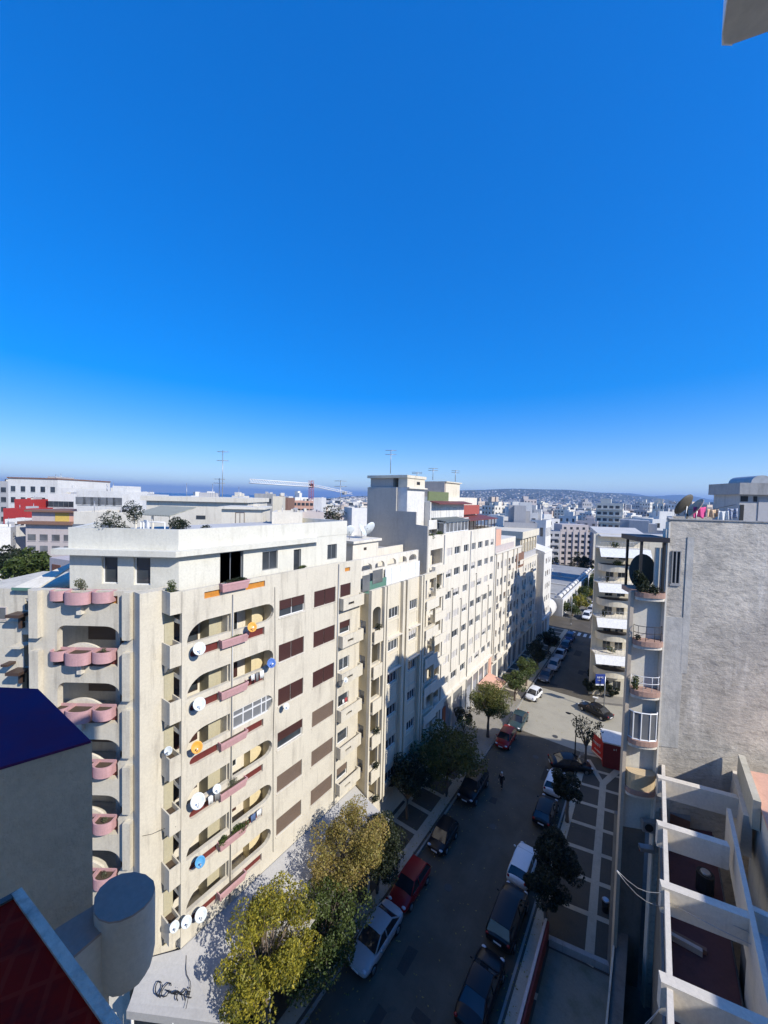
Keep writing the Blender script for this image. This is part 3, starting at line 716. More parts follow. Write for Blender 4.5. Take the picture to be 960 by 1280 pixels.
obj('balcony_fascia', fsc_, plain('bright_white_fascia', (.88, .87, .84), .6), ob)
# ================================================================== WHITE CORNER BUILDING BEYOND THE CROSS STREET
CPT = (-6.4, 64.9); fa = Fr(CPT, E2)
cbld = thing('curved_balcony_building', 'cream corner building with curved balconies and white awnings beyond the cross street', 'building', fa.w(8, -7, 0))
mb = MB(); H_ = 25.3
mb.wallpoly(fa, rect(.0, 26, 0, H_), [rect(a, a+1.1, z, z+1.5) for z in (1.0, 4.3, 7.15, 10.0, 12.9, 15.7, 18.6, 21.4) for a in (1.6, 3.3, 6.5, 8.6)], .3, -2.0)
c0, c1 = fa.w(.02, -2.31, 0), fa.w(26, -2.31, 0); mb.prism([c0[:2], c1[:2], (c1[0], c1[1]+14), (c0[0], c0[1]+14)], 0, H_-.7, 1); mb.prism([c0[:2], (c0[0]+.3, c0[1]+.14), (c0[0]+.3, c0[1]+14), (c0[0], c0[1]+14)], H_-.69, H_); mb.keep = True
obj('wall', mb, [M['yellowish'], M['rooflight']], cbld)
for z in (1.0, 4.3, 7.15, 10.0, 12.9, 15.7, 18.6, 21.4):
    for a in (1.6, 3.3): window(fa.shift(0, -2), a, a+1.1, z, z+1.5, cbld, random.choice(['glass', 'glass', 'half2']), .12, 2, M['framegrey'])
aw = plain('white_awning_cloth', (.74, .73, .69), .8)
def bulge(a0, a1, d0, dd, n=12):
    c = (a0+a1)/2; r = (a1-a0)/2
    return [fa.w(a1, -2, 0)[:2], fa.w(a0, -2, 0)[:2]]+[fa.w(c-r*cos(pi*k/n), d0+dd*sin(pi*k/n), 0)[:2] for k in range(n+1)]
for k in range(8):
    zf = 23.4-2.62*k-(0 if k < 6 else .3)
    if k % 2 == 1:   # curved solid balcony
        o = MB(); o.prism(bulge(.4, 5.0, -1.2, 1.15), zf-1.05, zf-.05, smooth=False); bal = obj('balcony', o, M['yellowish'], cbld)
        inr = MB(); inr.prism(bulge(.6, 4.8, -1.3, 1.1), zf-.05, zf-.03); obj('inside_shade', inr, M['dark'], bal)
    else:            # flat slab with projecting white fascia / awning
        o = MB(); o.fbox(fa, -.15, 6.5, -2, .15, zf-.2, zf-.02); bal = obj('balcony', o, M['white'], cbld)
        a_ = MB(); a_.hexa([fa.w(-.2, .9, zf-1.35), fa.w(6.6, .9, zf-1.35), fa.w(6.6, .2, zf-.25), fa.w(-.2, .2, zf-.25), fa.w(-.2, .95, zf-1.3), fa.w(6.6, .95, zf-1.3), fa.w(6.6, .25, zf-.12), fa.w(-.2, .25, zf-.12)])
        obj('awning', a_, aw, bal)
        rl = MB(); 
        for q in range(14): rl.tube([fa.w(-.1+q*.5, .12, zf), fa.w(-.1+q*.5, .12, zf+.9)], .015, 4)
        rl.tube([fa.w(-.1, .12, zf+.9), fa.w(6.4, .12, zf+.9)], .025, 4); obj('railing', rl, M['metal'], bal)
for zf, a, nm in ((23.4, 2.1, 'plants on the top balcony'), (18.2, 1.2, 'plant on the second slab balcony'), (12.95, 1.0, 'upright shrub on the third slab balcony'), (7.6, 2.2, 'row of dense shrubs on the lowest slab balcony'), (20.7, 2.6, 'plants inside the upper curved balcony')):
    plant(nm+' of the white corner building', fa.w(a, -.3, zf), .5, M['leaf_dark' if a < 2 else 'leaf_green'], 400, .16, (1.6 if a > 2 else .7, .7, 1.0 if a > 2 else 1.5))
obj('dormer_roof', MB().hexa([fa.w(.3, -1, 24.9), fa.w(7, -1, 24.9), fa.w(7, -6, 25.3), fa.w(.3, -6, 25.3), fa.w(.3, -1, 25.0), fa.w(7, -1, 25.0), fa.w(7, -6, 26.1), fa.w(.3, -6, 26.1)]), M['rooflight'], cbld)
nx = thing('low_street_house', 'low cream house in the row behind the white corner building', 'building', (0, 88, 0))
obj('wall', MB().prism([(-6.4, 81), (6, 86), (6, 97), (-6.4, 97)], 0, 14), M['cream'], nx)
obj('roof', MB().prism([(-6.3, 81.3), (5.9, 86.3), (5.9, 96.9), (-6.3, 96.9)], 14, 14.1), M['roofgrey'], nx)
# ================================================================== BUILDING A (cream block with loggias and pink planters)
A = thing('cream_apartment_block', 'cream apartment block with arched loggias, pink planters and brown shutters in the foreground', 'building', (-24, 15, 0))
XA = -20.0
fA = Fr((XA, 0), (0, 1))                      # s == world y
def fl(*v): return v
ZT = 24.82
# --- street facade wall with every opening
holes = []
for k in range(6):
    T = 23.0-3.0*k
    # left loggia: quarter-round at upper left
    holes.append([(10.26, T-1.08), (12.82, T-1.08), (12.82, T)]+corner(11.36, T-1.0, 1.1, 90, 172, ry=1.0))
    # right loggia: D-shaped right end
    holes.append([(13.02, T-1.12), (15.3, T-1.12)]+corner(15.3, T-.56, .62, -90, 90, ry=.56)+[(13.02, T)])
    # planter slot
    holes.append([(12.12, T-1.93), (12.12, T-1.42)]+corner(10.72, T-1.675, .3, 90, 270, ry=.255))
    holes.append(rect(13.78, 15.2, T-1.93, T-1.42))
    # shuttered windows
    holes.append(rect(16.36, 18.58, T-1.16, T+.0)); holes.append(rect(19.52, 21.8, T-1.18, T))
holes.append(rect(11.2, 12.15, 24.17, 24.55)); holes.append(rect(13.8, 15.2, 24.17, 24.55))
mb = MB(); mb.wallpoly(fA, rect(9.99, 22.12, 5.2, ZT), holes, .24)
obj('street_wall', mb, M['cream'], A)
# orange boards behind the top slots
for a0, a1 in ((11.2, 12.15), (13.8, 15.2)): obj('slot_board', MB().fbox(fA, a0, a1, -.14, -.1, 24.17, 24.55), M['orange'], A)
for k in range(6):
    T = 23.0-3.0*k
    for a0, a1 in ((10.4, 12.1), (13.8, 15.2)): obj('slot_board', MB().fbox(fA, a0, a1, -.22, -.18, T-1.95, T-1.4), M['darkred'], A)
# pink planters
for k in range(-1, 6):
    T = 23.0-3.0*k if k >= 0 else 26.25
    zt, zb = T-1.36, T-1.86
    p = MB(); o = .36
    A_ = [fA.w(12.14, .0, zb), fA.w(13.76, .0, zb), fA.w(13.76, o-.1, zb), fA.w(12.14, o-.1, zb)]
    B_ = [fA.w(12.05, .0, zt), fA.w(13.85, .0, zt), fA.w(13.85, o, zt), fA.w(12.05, o, zt)]
    # open box: four walls and a bottom
    p.idx(A_+B_, [(0, 1, 2, 3), (1, 5, 6, 2), (2, 6, 7, 3), (3, 7, 4, 0)])
    p.fbox(fA, 12.06, 13.84, o-.05, o, zt-.1, zt+.005); p.fbox(fA, 12.06, 12.11, .0, o-.05, zt-.1, zt+.005); p.fbox(fA, 13.79, 13.84, 0, o-.05, zt-.1, zt+.005)
    p.keep = True
    pl = obj('pink_planter', p, M['pink'], A); obj('soil', MB().fbox(fA, 12.12, 13.78, -.02, o-.06, zt-.14, zt-.1), M['soil'], pl)
# floors, inner walls of the loggias
for k in range(7):
    zf = 23.0-3.0*k+.02
    s = MB(); s.fbox(fA, 10.0, 16.3, -1.9, -.25, zf, zf+.22); obj('floor_slab', s, M['white'], A)
random.seed(3)
ii = MB()
for k in range(6):
    T = 23.0-3.0*k; z0 = T-2.76
    b = MB()
    inner = M['cream2']
    b.fbox(fA, 9.9, 16.35, -2.1, -1.9, z0, T+.02)
    b.fbox(fA, 12.78, 13.0, -1.9, -.25, z0, T+.02)      # cross wall between the two loggias
    b.fbox(fA, 16.05, 16.3, -1.9, -.25, z0, T+.02)
    ob_ = obj('loggia_wall', b, M['cream2'], A)
    obj('loggia_panel', MB().fbox(fA, 12.0, 12.77, -1.88, -.9, z0, T), M['olive_in'], A)
    # rounded screen at the right end
    obj('loggia_end', MB().fbox(fA, 15.1, 16.04, -1.89, -1.2, z0, T), M['yel_in'], A)
    # shutter-window on the left, glazed door on the right
    window(fA.shift(0, -1.9), 10.35, 11.85, T-1.75, T-.3, ob_, random.choice(['half', 'half2', 'shut', 'third']), -.06, 2, M['framedark'])
    if k not in (2,): window(fA.shift(0, -1.9), 13.25, 14.5, T-1.9, T-.35, ob_, ['glass', 'shut', 'glass', 'glass', 'shut', 'shut2'][k], -.06, 2)
    obj('railing_screen', MB().fbox(fA, 10.3, 12.8, -.5, -.45, T-1.9, T-1.45), M['dark'], ob_) if k in (1, 3) else None
# glazed-in loggia of the third floor down
T = 17.0; gz = MB(); fm_ = MB()
gz.fbox(fA, 13.0, 15.9, -.12, -.1, T-1.12, T); 
gw = obj('glazed_loggia', gz, M['glassb'], A, label='loggia closed in with white-framed glazing')
for a in (13.03, 13.72, 14.4, 15.05, 15.4): fm_.fbox(fA, a-.035, a+.035, -.1, -.02, T-1.12, T)
fm_.fbox(fA, 13.0, 15.85, -.095, -.03, T-.42, T-.36); fm_.fbox(fA, 13.0, 15.85, -.095, -.025, T-1.12, T-1.05); fm_.fbox(fA, 13.0, 15.6, -.095, -.025, T-.05, T)
obj('frame', fm_, M['frame'], gw)
# shuttered windows
kinds1 = ['third', 'shut', 'shut', 'half', 'shut2', 'shut2']; kinds2 = ['shut', 'shut', 'shut', 'shut2', 'shut2', 'shut2']
for k in range(6):
    T = 23.0-3.0*k
    n_ = 2 if k < 3 else 1
    if k == 0: kinds1[0] = 'half'
    window(fA, 16.36, 18.58, T-1.16, T, A, kinds1[k], .1, n_); window(fA, 19.52, 21.8, T-1.18, T, A, kinds2[k], .1, n_)
    sl = MB(); sl.fbox(fA, 16.3, 18.64, -.02, .06, T-1.22, T-1.165); obj('sill', sl, M['white'], A)
    sl = MB(); sl.fbox(fA, 19.46, 21.86, -.02, .05, T-1.24, T-1.185); obj('sill', sl, M['cream'], A)
# thin dark joints / rain pipes
jt = MB()
jt.fbox(fA, 10.0, 10.03, .0, .02, 5.3, 24.8)
obj('rain_pipe', MB().tube([(XA+.06, 12.9, 5.3), (XA+.06, 12.9, 24.1)], .03, 5), M['framegrey'], A)
obj('rain_pipe', MB().tube([(XA+.06, 22.06, 5.3), (XA+.06, 22.06, 24.7)], .04, 5), M['framegrey'], A)
# parapet body & floor behind parapet (terrace)
tr_ = MB(); 
# --- section with small windows and stepped balconies (y 22.12 .. 24.85)
h2 = []
for k in range(7):
    T = 23.0-3.0*k
    if T > 6: h2.append(rect(22.35, 23.6, T-1.0, T))
    if T > 6: h2.append(rect(22.85, 23.5, T+.98, T+1.3))
m2 = MB(); m2.wallpoly(fA, rect(22.121, 24.9, 5.2, ZT-.06), h2, .24); obj('street_wall', m2, M['cream'], A)
for k in range(6):
    T = 23.0-3.0*k
    window(fA, 22.35, 23.6, T-1.0, T, A, ['shut', 'half', 'glass', 'glass', 'glass', 'half2'][k], .1, 2 if k == 2 else 1)
    obj('slot_board', MB().fbox(fA, 22.85, 23.5, -.15, -.1, T+.98, T+1.3), M['orange'] if k == 0 else M['black'], A)
    bb = MB(); bb.wallpoly(fA, [(22.2, T-1.95), (24.8, T-1.95), (24.8, T-1.02), (22.2, T-1.02)], [rect(22.8, 23.5, T-1.62, T-1.4)], .12, .5)
    bb.fbox(fA, 22.2, 24.8, 0, .38, T-1.95, T-1.85); bb.fbox(fA, 22.2, 22.3, 0, .38, T-1.85, T-1.02); bb.fbox(fA, 24.7, 24.8, 0, .38, T-1.85, T-1.02)
    obj('balcony', bb, M['cream'], A)
# --- setback strip at the corner with planter boxes
mb = MB(); mb.box(-21.6, -20.9, 8.33, 9.99, 5.2, 24.86); obj('corner_wall', mb, M['cream'], A)
boxes = MB()
for k in range(-1, 7):
    T = 23.0-3.0*k; zt = T-.92 if k >= 0 else 24.86; zb = zt-1.18
    p = MB()
    p.box(-20.9, -20.0, 9.38, 9.44, zb, zt); p.box(-20.06, -20.0, 9.44, 9.97, zb, zt); p.box(-20.9, -20.06, 9.91, 9.97, zb, zt); p.box(-20.9, -20.06, 9.44, 9.91, zb, zb+.08)
    pb_ = obj('corner_planter', p, M['cream'], A); obj('soil', MB().box(-20.88, -20.07, 9.45, 9.9, zb+.85, zb+.9), M['soil'], pb_)
    # bracket fin under the box
    q = MB(); q.hexa([(-20.9, 9.5, zb-.55), (-20.86, 9.5, zb-.55), (-20.86, 9.95, zb-.55), (-20.9, 9.95, zb-.55), (-20.9, 9.5, zb-.01), (-20.3, 9.5, zb-.01), (-20.3, 9.95, zb-.01), (-20.9, 9.95, zb-.01)])
    if k >= 0: obj('planter_bracket', q, M['cream2'], A)
# dark recess behind the planters
obj('recess', MB().box(-21.0, -20.86, 9.5, 9.985, 5.2, 24.0), M['olive_in'], A)
# --- left face with arches
NL = (.581, -.814); eL = (.814, .581)
endR = (-21.30, 8.62)                           # right end of the left face
LEN = 5.9
fL = Fr((endR[0]-eL[0]*LEN, endR[1]-eL[1]*LEN), eL)
def sL(px, y=780): 
    p = onpl(px, y, fL.P, fL.n); return (p.x-fL.P[0])*fL.e[0]+(p.y-fL.P[1])*fL.e[1]
a0, a1 = sL(71), sL(152); aw0, aw1 = sL(66), sL(147)
holes = []
for k in range(6):
    T = 23.0-3.0*k
    r = .75
    pts = [(aw0, T-2.12), (aw1, T-2.12), (aw1, T-1.42)]
    pts += [(aw1-.02, T-1.25), (aw1+.12, T-1.0), (a1+.02, T-.86), (a1+.28, T-.83), (a1+.28, T-.74), (a1+.04, T-.72), (a1-.0, T-.6)]
    pts += corner(a1-r-.1, T-.62, r+.02, 8, 90, ry=.62)
    pts += corner(a0+.45, T-.42, .45, 90, 180, ry=.42)+[(a0, T-1.35), (aw0, T-1.5)]
    holes.append(pts)
holes.append(rect(aw0, aw1, 24.17, 24.6))
mb = MB(); mb.wallpoly(fL, rect(0, LEN, 3.5, ZT+.02), holes, .35); obj('corner_wall', mb, M['cream'], A)
obj('slot_board', MB().fbox(fL, aw0, aw1, -.25, -.2, 24.17, 24.62), M['orange'], A)
# pilasters
s1, s2 = sL(42), sL(53)
for (q0, q1, dd) in ((s1, s2, .28), (sL(157), sL(166.5), .28)):
    for k in range(8):
        zt = ZT+.02-3.0*k; pm = MB(); pm.fbox(fL, q0, q1, 0, dd, max(zt-2.45, 3.5) if k == 0 else zt-2.62, zt if k == 0 else zt-.12); obj('pilaster', pm, M['cream'], A)
# inner arc parapets, back wall, pots
for k in range(6):
    T = 23.0-3.0*k; zf = T-2.1
    b = MB(); b.fbox(fL, -.2, LEN-.2, -2.3, -2.1, zf, T+.02); b.fbox(fL, sL(124), sL(130), -2.1, -1.2, zf, T); bw_ = obj('loggia_wall', b, M['cream2'], A)
    obj('loggia_panel', MB().fbox(fL, sL(130), sL(141), -2.09, -2.0, zf, T), M['olive_in'], bw_)
    obj('roller_shutter', MB().fbox(fL, sL(72), sL(123), -2.09, -2.03, T-1.5, T-.02), M['shutter2'], bw_)
    s = MB(); s.fbox(fL, -.2, LEN-.1, -2.1, -.36, T+.0, T+.22); obj('floor_slab', s, M['white'], A)
    s = MB(); s.fbox(fL, -.2, LEN-.1, -2.1, -.36, zf-.1, zf-.02); obj('floor_slab', s, M['cream2'], A)
    # curved inner parapet
    ip = MB(); c0, c1 = sL(70), sL(121); n = 12; prf = [(c0+(c1-c0)*q/n, zf+.35+.62*sin(pi*(.12+.88*q/n))**.6 if q < n else zf+.2) for q in range(n+1)]
    ip.wallpoly(fL, [(c0, zf-.02), (c1, zf-.02)]+prf[::-1], [], .12, -.55); obj('inner_parapet', ip, M['cream2'], A)
    obj('slot_board', MB().fbox(fL, aw0, aw1, -.34, -.3, zf-.02, zf+.55), M['darkred'], A)
for k in range(-1, 6):
    T = 23.0-3.0*k; zt = T-1.24 if k >= 0 else 24.86
    for (q0, q1, dd, hh) in ((66, 87, .12, .5), (88, 117.5, .32, .62), (118.5, 142, .14, .56)):
        s0, s1_ = sL(q0), sL(q1); c = (s0+s1_)/2; r = (s1_-s0)/2; n = 14
        outer = [fL.w(c-r*cos(pi*q/n), dd+.30*sin(pi*q/n), 0)[:2] for q in range(n+1)]+[fL.w(s1_, -.28, 0)[:2], fL.w(s0, -.28, 0)[:2]]
        inn = [fL.w(c-(r-.06)*cos(pi*q/n), dd-.03+.27*sin(pi*q/n), 0)[:2] for q in range(n+1)]+[fL.w(s1_-.06, -.22, 0)[:2], fL.w(s0+.06, -.22, 0)[:2]]
        p = MB(); m_ = len(outer)
        vs = [(x, y, zt-hh) for x, y in outer]+[(x, y, zt) for x, y in outer]+[(x, y, zt) for x, y in inn]+[(x, y, zt-.15) for x, y in inn]
        fs = [tuple(range(m_))[::-1]]
        for q in range(m_):
            w_ = (q+1) % m_; fs += [(q, w_, m_+w_, m_+q), (m_+q, m_+w_, 2*m_+w_, 2*m_+q), (2*m_+q, 2*m_+w_, 3*m_+w_, 3*m_+q)]
        p.idx(vs, fs); pt_ = obj('pink_planter', p, M['pink'], A)
        sl_ = MB(); sl_.prism(inn, zt-.16, zt-.13); obj('soil', sl_, M['soil'], pt_)
    nb_ = MB(); nb_.fbox(fL, (sL(88)+sL(117))/2-.12, (sL(88)+sL(117))/2+.12, 0, .22, zt-1.22, zt-.75); obj('downspout_block', nb_, M['white'], A)
# body: solid core behind loggias, below the penthouse
core = MB()
core.prism([(-22.3, 10.6), (-22.3, 24.9), (-20.3, 24.9), (-20.3, 16.32), (-22.3, 16.32)][::-1], 0, 23.9)
core.keep = True
core.prism([(-22.31, 10.6), (-22.31, 24.9), (-34, 24.9), (-34, 3.2), (-27.4, 7.6), (-25.4, 9.0)], 0, 23.9)
# ground floor under the overhang
core.prism([(-20.6, 9.9), (-20.6, 24.85), (-22.29, 24.85), (-22.29, 10.61), (-25.9, 7.5), (-25.5, 5.6), (-21.6, 8.4)], 0, 5.19)
core.prism([(-20.25, 10.05), (-20.25, 24.88), (-22.29, 24.88), (-22.29, 10.1)], 5.2, 5.45)
obj('wall', core, [M['cream2'], M['rooflight']], A)
# terrace deck behind the parapets
dk = MB(); dk.prism([(-20.25, 9.9), (-20.25, 24.8), (-34, 24.8), (-34, 3.4), (-26.1, 5.9), (-21.9, 8.75)], 23.92, 24.02); obj('terrace_deck', dk, M['rooflight'], A)
# --- penthouse
XP = -21.0; fP = Fr((XP, 0), (0, 1)); PC = (XP, 10.3); fPL = Fr((XP-eL[0]*5.95, 10.3-eL[1]*5.95), eL)
pw = MB()
pw.wallpoly(fP, rect(10.3, 24.1, 24.02, 27.55), [rect(12.72, 14.3, 24.1, 26.45), rect(15.72, 16.98, 24.95, 26.2), rect(18.4, 19.1, 24.1, 26.1), rect(21.85, 22.95, 24.95, 26.15)], .22)
def sP(px, y=700):
    p = onpl(px, y, fPL.P, fPL.n); return (p.x-fPL.P[0])*fPL.e[0]+(p.y-fPL.P[1])*fPL.e[1]
d0, d1, d2, d3 = sP(127), sP(147), sP(167), sP(188)
pw.wallpoly(fPL, rect(0, 5.949, 24.02, 27.55), [rect(d0, d1, 24.95-.02, 26.42), rect(d2, d3, 24.95-.05, 26.42)], .22)
pw.prism([(XP-.23, 10.5), (XP-.23, 24.0), (-29, 24.0), (-29, 9), (fPL.P[0]-.05, fPL.P[1]+.35)], 24.02, 27.5)
pw.keep = True
obj('penthouse_wall', pw, M['penthouse'], A)
window(fP, 12.72, 14.3, 24.1, 26.45, A, 'glass', .2, 2, M['framegrey']); window(fP, 15.72, 16.98, 24.95, 26.2, A, 'glass', .1, 2, M['framegrey'])
window(fP, 18.4, 19.1, 24.1, 26.1, A, 'glass', .15, 1, M['framegrey']); window(fP, 21.85, 22.95, 24.95, 26.15, A, 'glass', .1, 2, M['framegrey'])
window(fPL, d0, d1, 24.93, 26.42, A, 'glass', .16, 1, M['frame']); window(fPL, d2, d3, 24.9, 26.42, A, 'glass', .16, 1, M['frame'])
# canopy slab: projects all round the corner, ends before the right end
cs = MB(); L1 = fPL.w(-.55, .55, 0); L2 = fPL.w(-.55, 0, 0)
pc = fPL.w(5.95, .55, 0)
cs.prism([L1[:2], (XP+.42, 9.93), (XP+.5, 20.6), (XP+.003, 20.6), (XP+.003, 10.29), fPL.w(0, .003, 0)[:2], fPL.w(-.55, .003, 0)[:2]], 26.55, 26.86)
obj('canopy', cs, M['penthouse'], A)
up = MB(); up.prism([(XP+.0025, 10.28), (XP+.03, 24.12), (XP-.25, 24.12), (XP-.25, 10.4), (fPL.w(0, -.25, 0)[0], fPL.w(0, -.25, 0)[1]), fPL.w(-.04, .03, 0)[:2]], 26.862, 27.98)
up.prism([(XP-.26, 23.85), (XP-.26, 24.12), (-29, 24.12), (-29, 23.85)], 27.5, 27.98)
up.prism([(fPL.w(.02, -.26, 0)[0], fPL.w(.02, -.26, 0)[1]), (fPL.w(.25, -.26, 0)[0], fPL.w(.25, -.26, 0)[1]), (-28.7, 9.2), (-29, 9.0)], 27.5, 27.98)
obj('parapet', up, M['penthouse'], A)
obj('roof_deck', MB().prism([(XP-.26, 10.6), (XP-.26, 23.8), (-28.9, 23.8), (-28.9, 9.2), (-26.0, 7.4)], 27.5, 27.53), M['rooflight'], A)

# --- plants in planters
random.seed(11)
for (label, c, r, lm, n, sq) in (
    ('leafy green plant in the topmost corner planter of the cream block', (-20.45, 9.68, 24.75), .36, 'leaf_green', 420, (1, .9, 1.1)),
    ('dry shrub filling the lowest planted corner box of the cream block', (-20.45, 9.68, 24.86-3*5-1.3+.2), .3, 'leaf_olive', 420, (1, .8, .8)),
    ('dark red-green trailing plant in the topmost long pink planter', (-19.82, 12.95, 24.8), .36, 'leaf_dark', 900, (.5, 2.3, .55)),
    ('low green plants in the pink planter of the top loggia row', (-19.82, 13.1, 21.5), .26, 'leaf_green', 300, (.5, 1.9, .4)),
    ('bushy green plant overflowing the right half of a lower pink planter', (-19.8, 13.5, 23-3*4-1.55), .45, 'leaf_green', 900, (.6, 1.3, .75)),
    ('bushy green plant overflowing the left half of a lower pink planter', (-19.8, 12.3, 23-3*4-1.55), .36, 'leaf_green', 700, (.6, 1.0, .75)),
    ('low green creepers at the foot of the third penthouse window', (-20.75, 19.0, 24.7), .3, 'leaf_green', 250, (.5, 1.8, .45))):
    plant(label, c, r, M[lm], n, .085, sq)
pL = fL.w(sL(98), -.15, 24.8); plant('loose grey-green plant above the middle of the three pink pots on the left face', pL, .42, M['leaf_olive'], 500, .08, (1.2, .8, .9))
for k, nm in ((0, 'second'), (3, 'fourth'), (4, 'fifth')):
    pL = fL.w(sL(131), .1, 23-3*k-1.3); plant('small dry plant in the right pink pot of the %s row on the left face' % nm, pL, .2, M['leaf_olive'], 160, .06, (1.3, .8, .6))
plant('round prickly dry plant on the planter below the glazed loggia', (-19.8, 12.95, 23-3*3-1.4), .36, M['leaf_olive'], 500, .05, (.6, 1, .9))
# --- satellite dishes
OR = plain('orange_dish', (.72, .33, .04), .5); BL = plain('blue_dish', (.05, .14, .42), .5); LB = plain('light_blue_dish', (.07, .30, .55), .5); WH = plain('white_dish', (.62, .66, .66), .5)
def dA(px, py, R, mat, label, az=-22, el=28, out=.55):
    p = onx(px, py, XA+out); dish(label, (p.x, p.y, p.z), az, el, R, mat, (XA+.02, p.y+.1, p.z-.45))
dA(315, 784, 0.275, OR, 'orange satellite dish at the right end of the top loggia row')
dA(339, 829, 0.275, BL, 'dark blue satellite dish at the right end of the second loggia row')
dA(249, 811, 0.310, WH, 'pale blue-white satellite dish at the left end of the top loggia row')
dA(249, 880, 0.310, WH, 'white satellite dish at the left end of the second loggia row')
dA(246, 934, 0.284, OR, 'orange satellite dish at the left end of the third loggia row')
dA(247, 1001, 0.361, WH, 'large white satellite dish at the left end of the fourth loggia row')
dA(271, 986, 0.224, WH, 'small white satellite dish above the pink planter of the fourth loggia row')
dA(250, 1077, 0.258, LB, 'bright light blue satellite dish at the left end of the fifth loggia row')
dA(251, 1143, 0.310, WH, 'large white satellite dish at the left end of the lowest loggia row')
dA(233, 1152, 0.258, WH, 'white satellite dish beside the lowest corner planter, nearer the facade')
dA(218, 1158, 0.232, WH, 'white satellite dish hanging in front of the lowest corner planter', out=.35)
dA(358, 883, 0.189, WH, 'small white satellite dish under the third shuttered window')
dA(432, 850, 0.172, WH, 'small white satellite dish on the narrow balcony column beside the shuttered windows', out=.95)
p = onx(213, 937, -20.3); dish('small white satellite dish clamped above the third corner planter', (p.x, p.y-.1, p.z), -40, 20, .2, WH, (-20.6, 9.45, p.z-.35))
# --- street canopy with the cafe sign
cn = thing('cafe_canopy', 'broad pale grey canopy with a cursive sign over the ground floor of the cream block', 'canopy', (-18.3, 14, 4))
M['canopy'] = plaster('canopy_sheet', (.40, .39, .37), (.26, .25, .24), .5, 0, .1, scale=.5)
cv = MB(); TZ, BZ_ = 5.15, 4.05
ptsT = [(-21.2, 8.55), (-20.02, 10.0), (-20.02, 24.8)]; ptsB = [(-20.45, 7.55), (-16.15, 10.15), (-16.15, 24.8)]
n = 5
def cpt(i, t): # curved (concave) sheet
    a, b = ptsT[i], ptsB[i]; return (a[0]+(b[0]-a[0])*t, a[1]+(b[1]-a[1])*t, BZ_+(TZ-BZ_)*(1-t)**1.6)
for s_i in (0, 1):
    for q in range(n):
        t0, t1 = q/n, (q+1)/n
        p = [cpt(s_i, t0), cpt(s_i+1, t0), cpt(s_i+1, t1), cpt(s_i, t1)]
        cv.face(p); cv.face([(x, y, z-.08) for x, y, z in p][::-1])
for s_i in (0, 1):
    a, b = cpt(s_i, 1), cpt(s_i+1, 1); cv.face([a, b, (b[0], b[1], b[2]-.42), (a[0], a[1], a[2]-.42)])
cv.keep = True
obj('sheet', cv, M['canopy'], cn)
ft = MB()
for x, y in ((-20.3, 7.75), (-18.4, 8.85), (-16.3, 10.2), (-16.3, 13), (-16.3, 16), (-16.3, 19), (-16.3, 22), (-16.3, 24.6)): ft.box(x-.06, x+.06, y-.06, y+.06, .1, 3.75)
obj('post', ft, M['whitem'], cn)
gl_ = MB(); 
for (x0, y0), (x1, y1) in (((-20.2, 7.82), (-18.5, 8.8)), ((-18.3, 8.92), (-16.4, 10.15))): gl_.face([(x0, y0, 1.0), (x1, y1, 1.0), (x1, y1, 3.6), (x0, y0, 3.6)])
obj('glazing', gl_, M['glass'], cn)
# sign: hand-drawn strokes lying on the canopy sheet, in the pixel plane of the sheet
def onc(px, py):
    # intersect with the mean plane of the front part of the sheet
    A0, B0, C0 = Vector(cpt(0, .25)), Vector(cpt(1, .25)), Vector(cpt(1, .98)); nn = (B0-A0).cross(C0-A0); d = ray(px, py)
    t = (A0-CP).dot(nn)/d.dot(nn); return CP+d*t+Vector((0, 0, .10))
S = 70/960
def Z(a, b): return (185+a*S, 1195+b*S)
strokes = [
    [(230, 500), (205, 468), (165, 475), (135, 540), (125, 620), (140, 680), (185, 720), (215, 745)],
    [(240, 520), (245, 570), (215, 640), (190, 700)],
    [(395, 545), (390, 500), (350, 492), (290, 550), (240, 630), (225, 700), (265, 735), (320, 715), (345, 670), (400, 625)],
    [(320, 620), (370, 640), (400, 680), (450, 650), (500, 630), (540, 650), (500, 690), (460, 690), (430, 670)],
    [(500, 580), (505, 575)], [(540, 700), (600, 650), (650, 590)], [(550, 690), (610, 700), (640, 800)], [(500, 690), (490, 760), (510, 800)],
    [(650, 700), (700, 640), (725, 640), (705, 690), (660, 710), (690, 750), (745, 745)], [(705, 570), (712, 590)],
    [(430, 680), (500, 660), (580, 670), (620, 640)], [(660, 600), (680, 660), (715, 700)]]
sg = MB()
for st_ in strokes:
    P_ = [onc(*Z(*q)) for q in st_]; sg.tube(P_, .027, 5)
obj('sign_lettering', sg, M['black'], cn, label='cursive dark script on the canopy')
cbm = MB(); P_ = [onc(*Z(*q)) for q in ((655, 20), (650, 250), (665, 350), (725, 470), (735, 560), (700, 700), (680, 800), (650, 940))]; cbm.tube(P_, .015, 4); obj('cable', cbm, M['black'], cn)

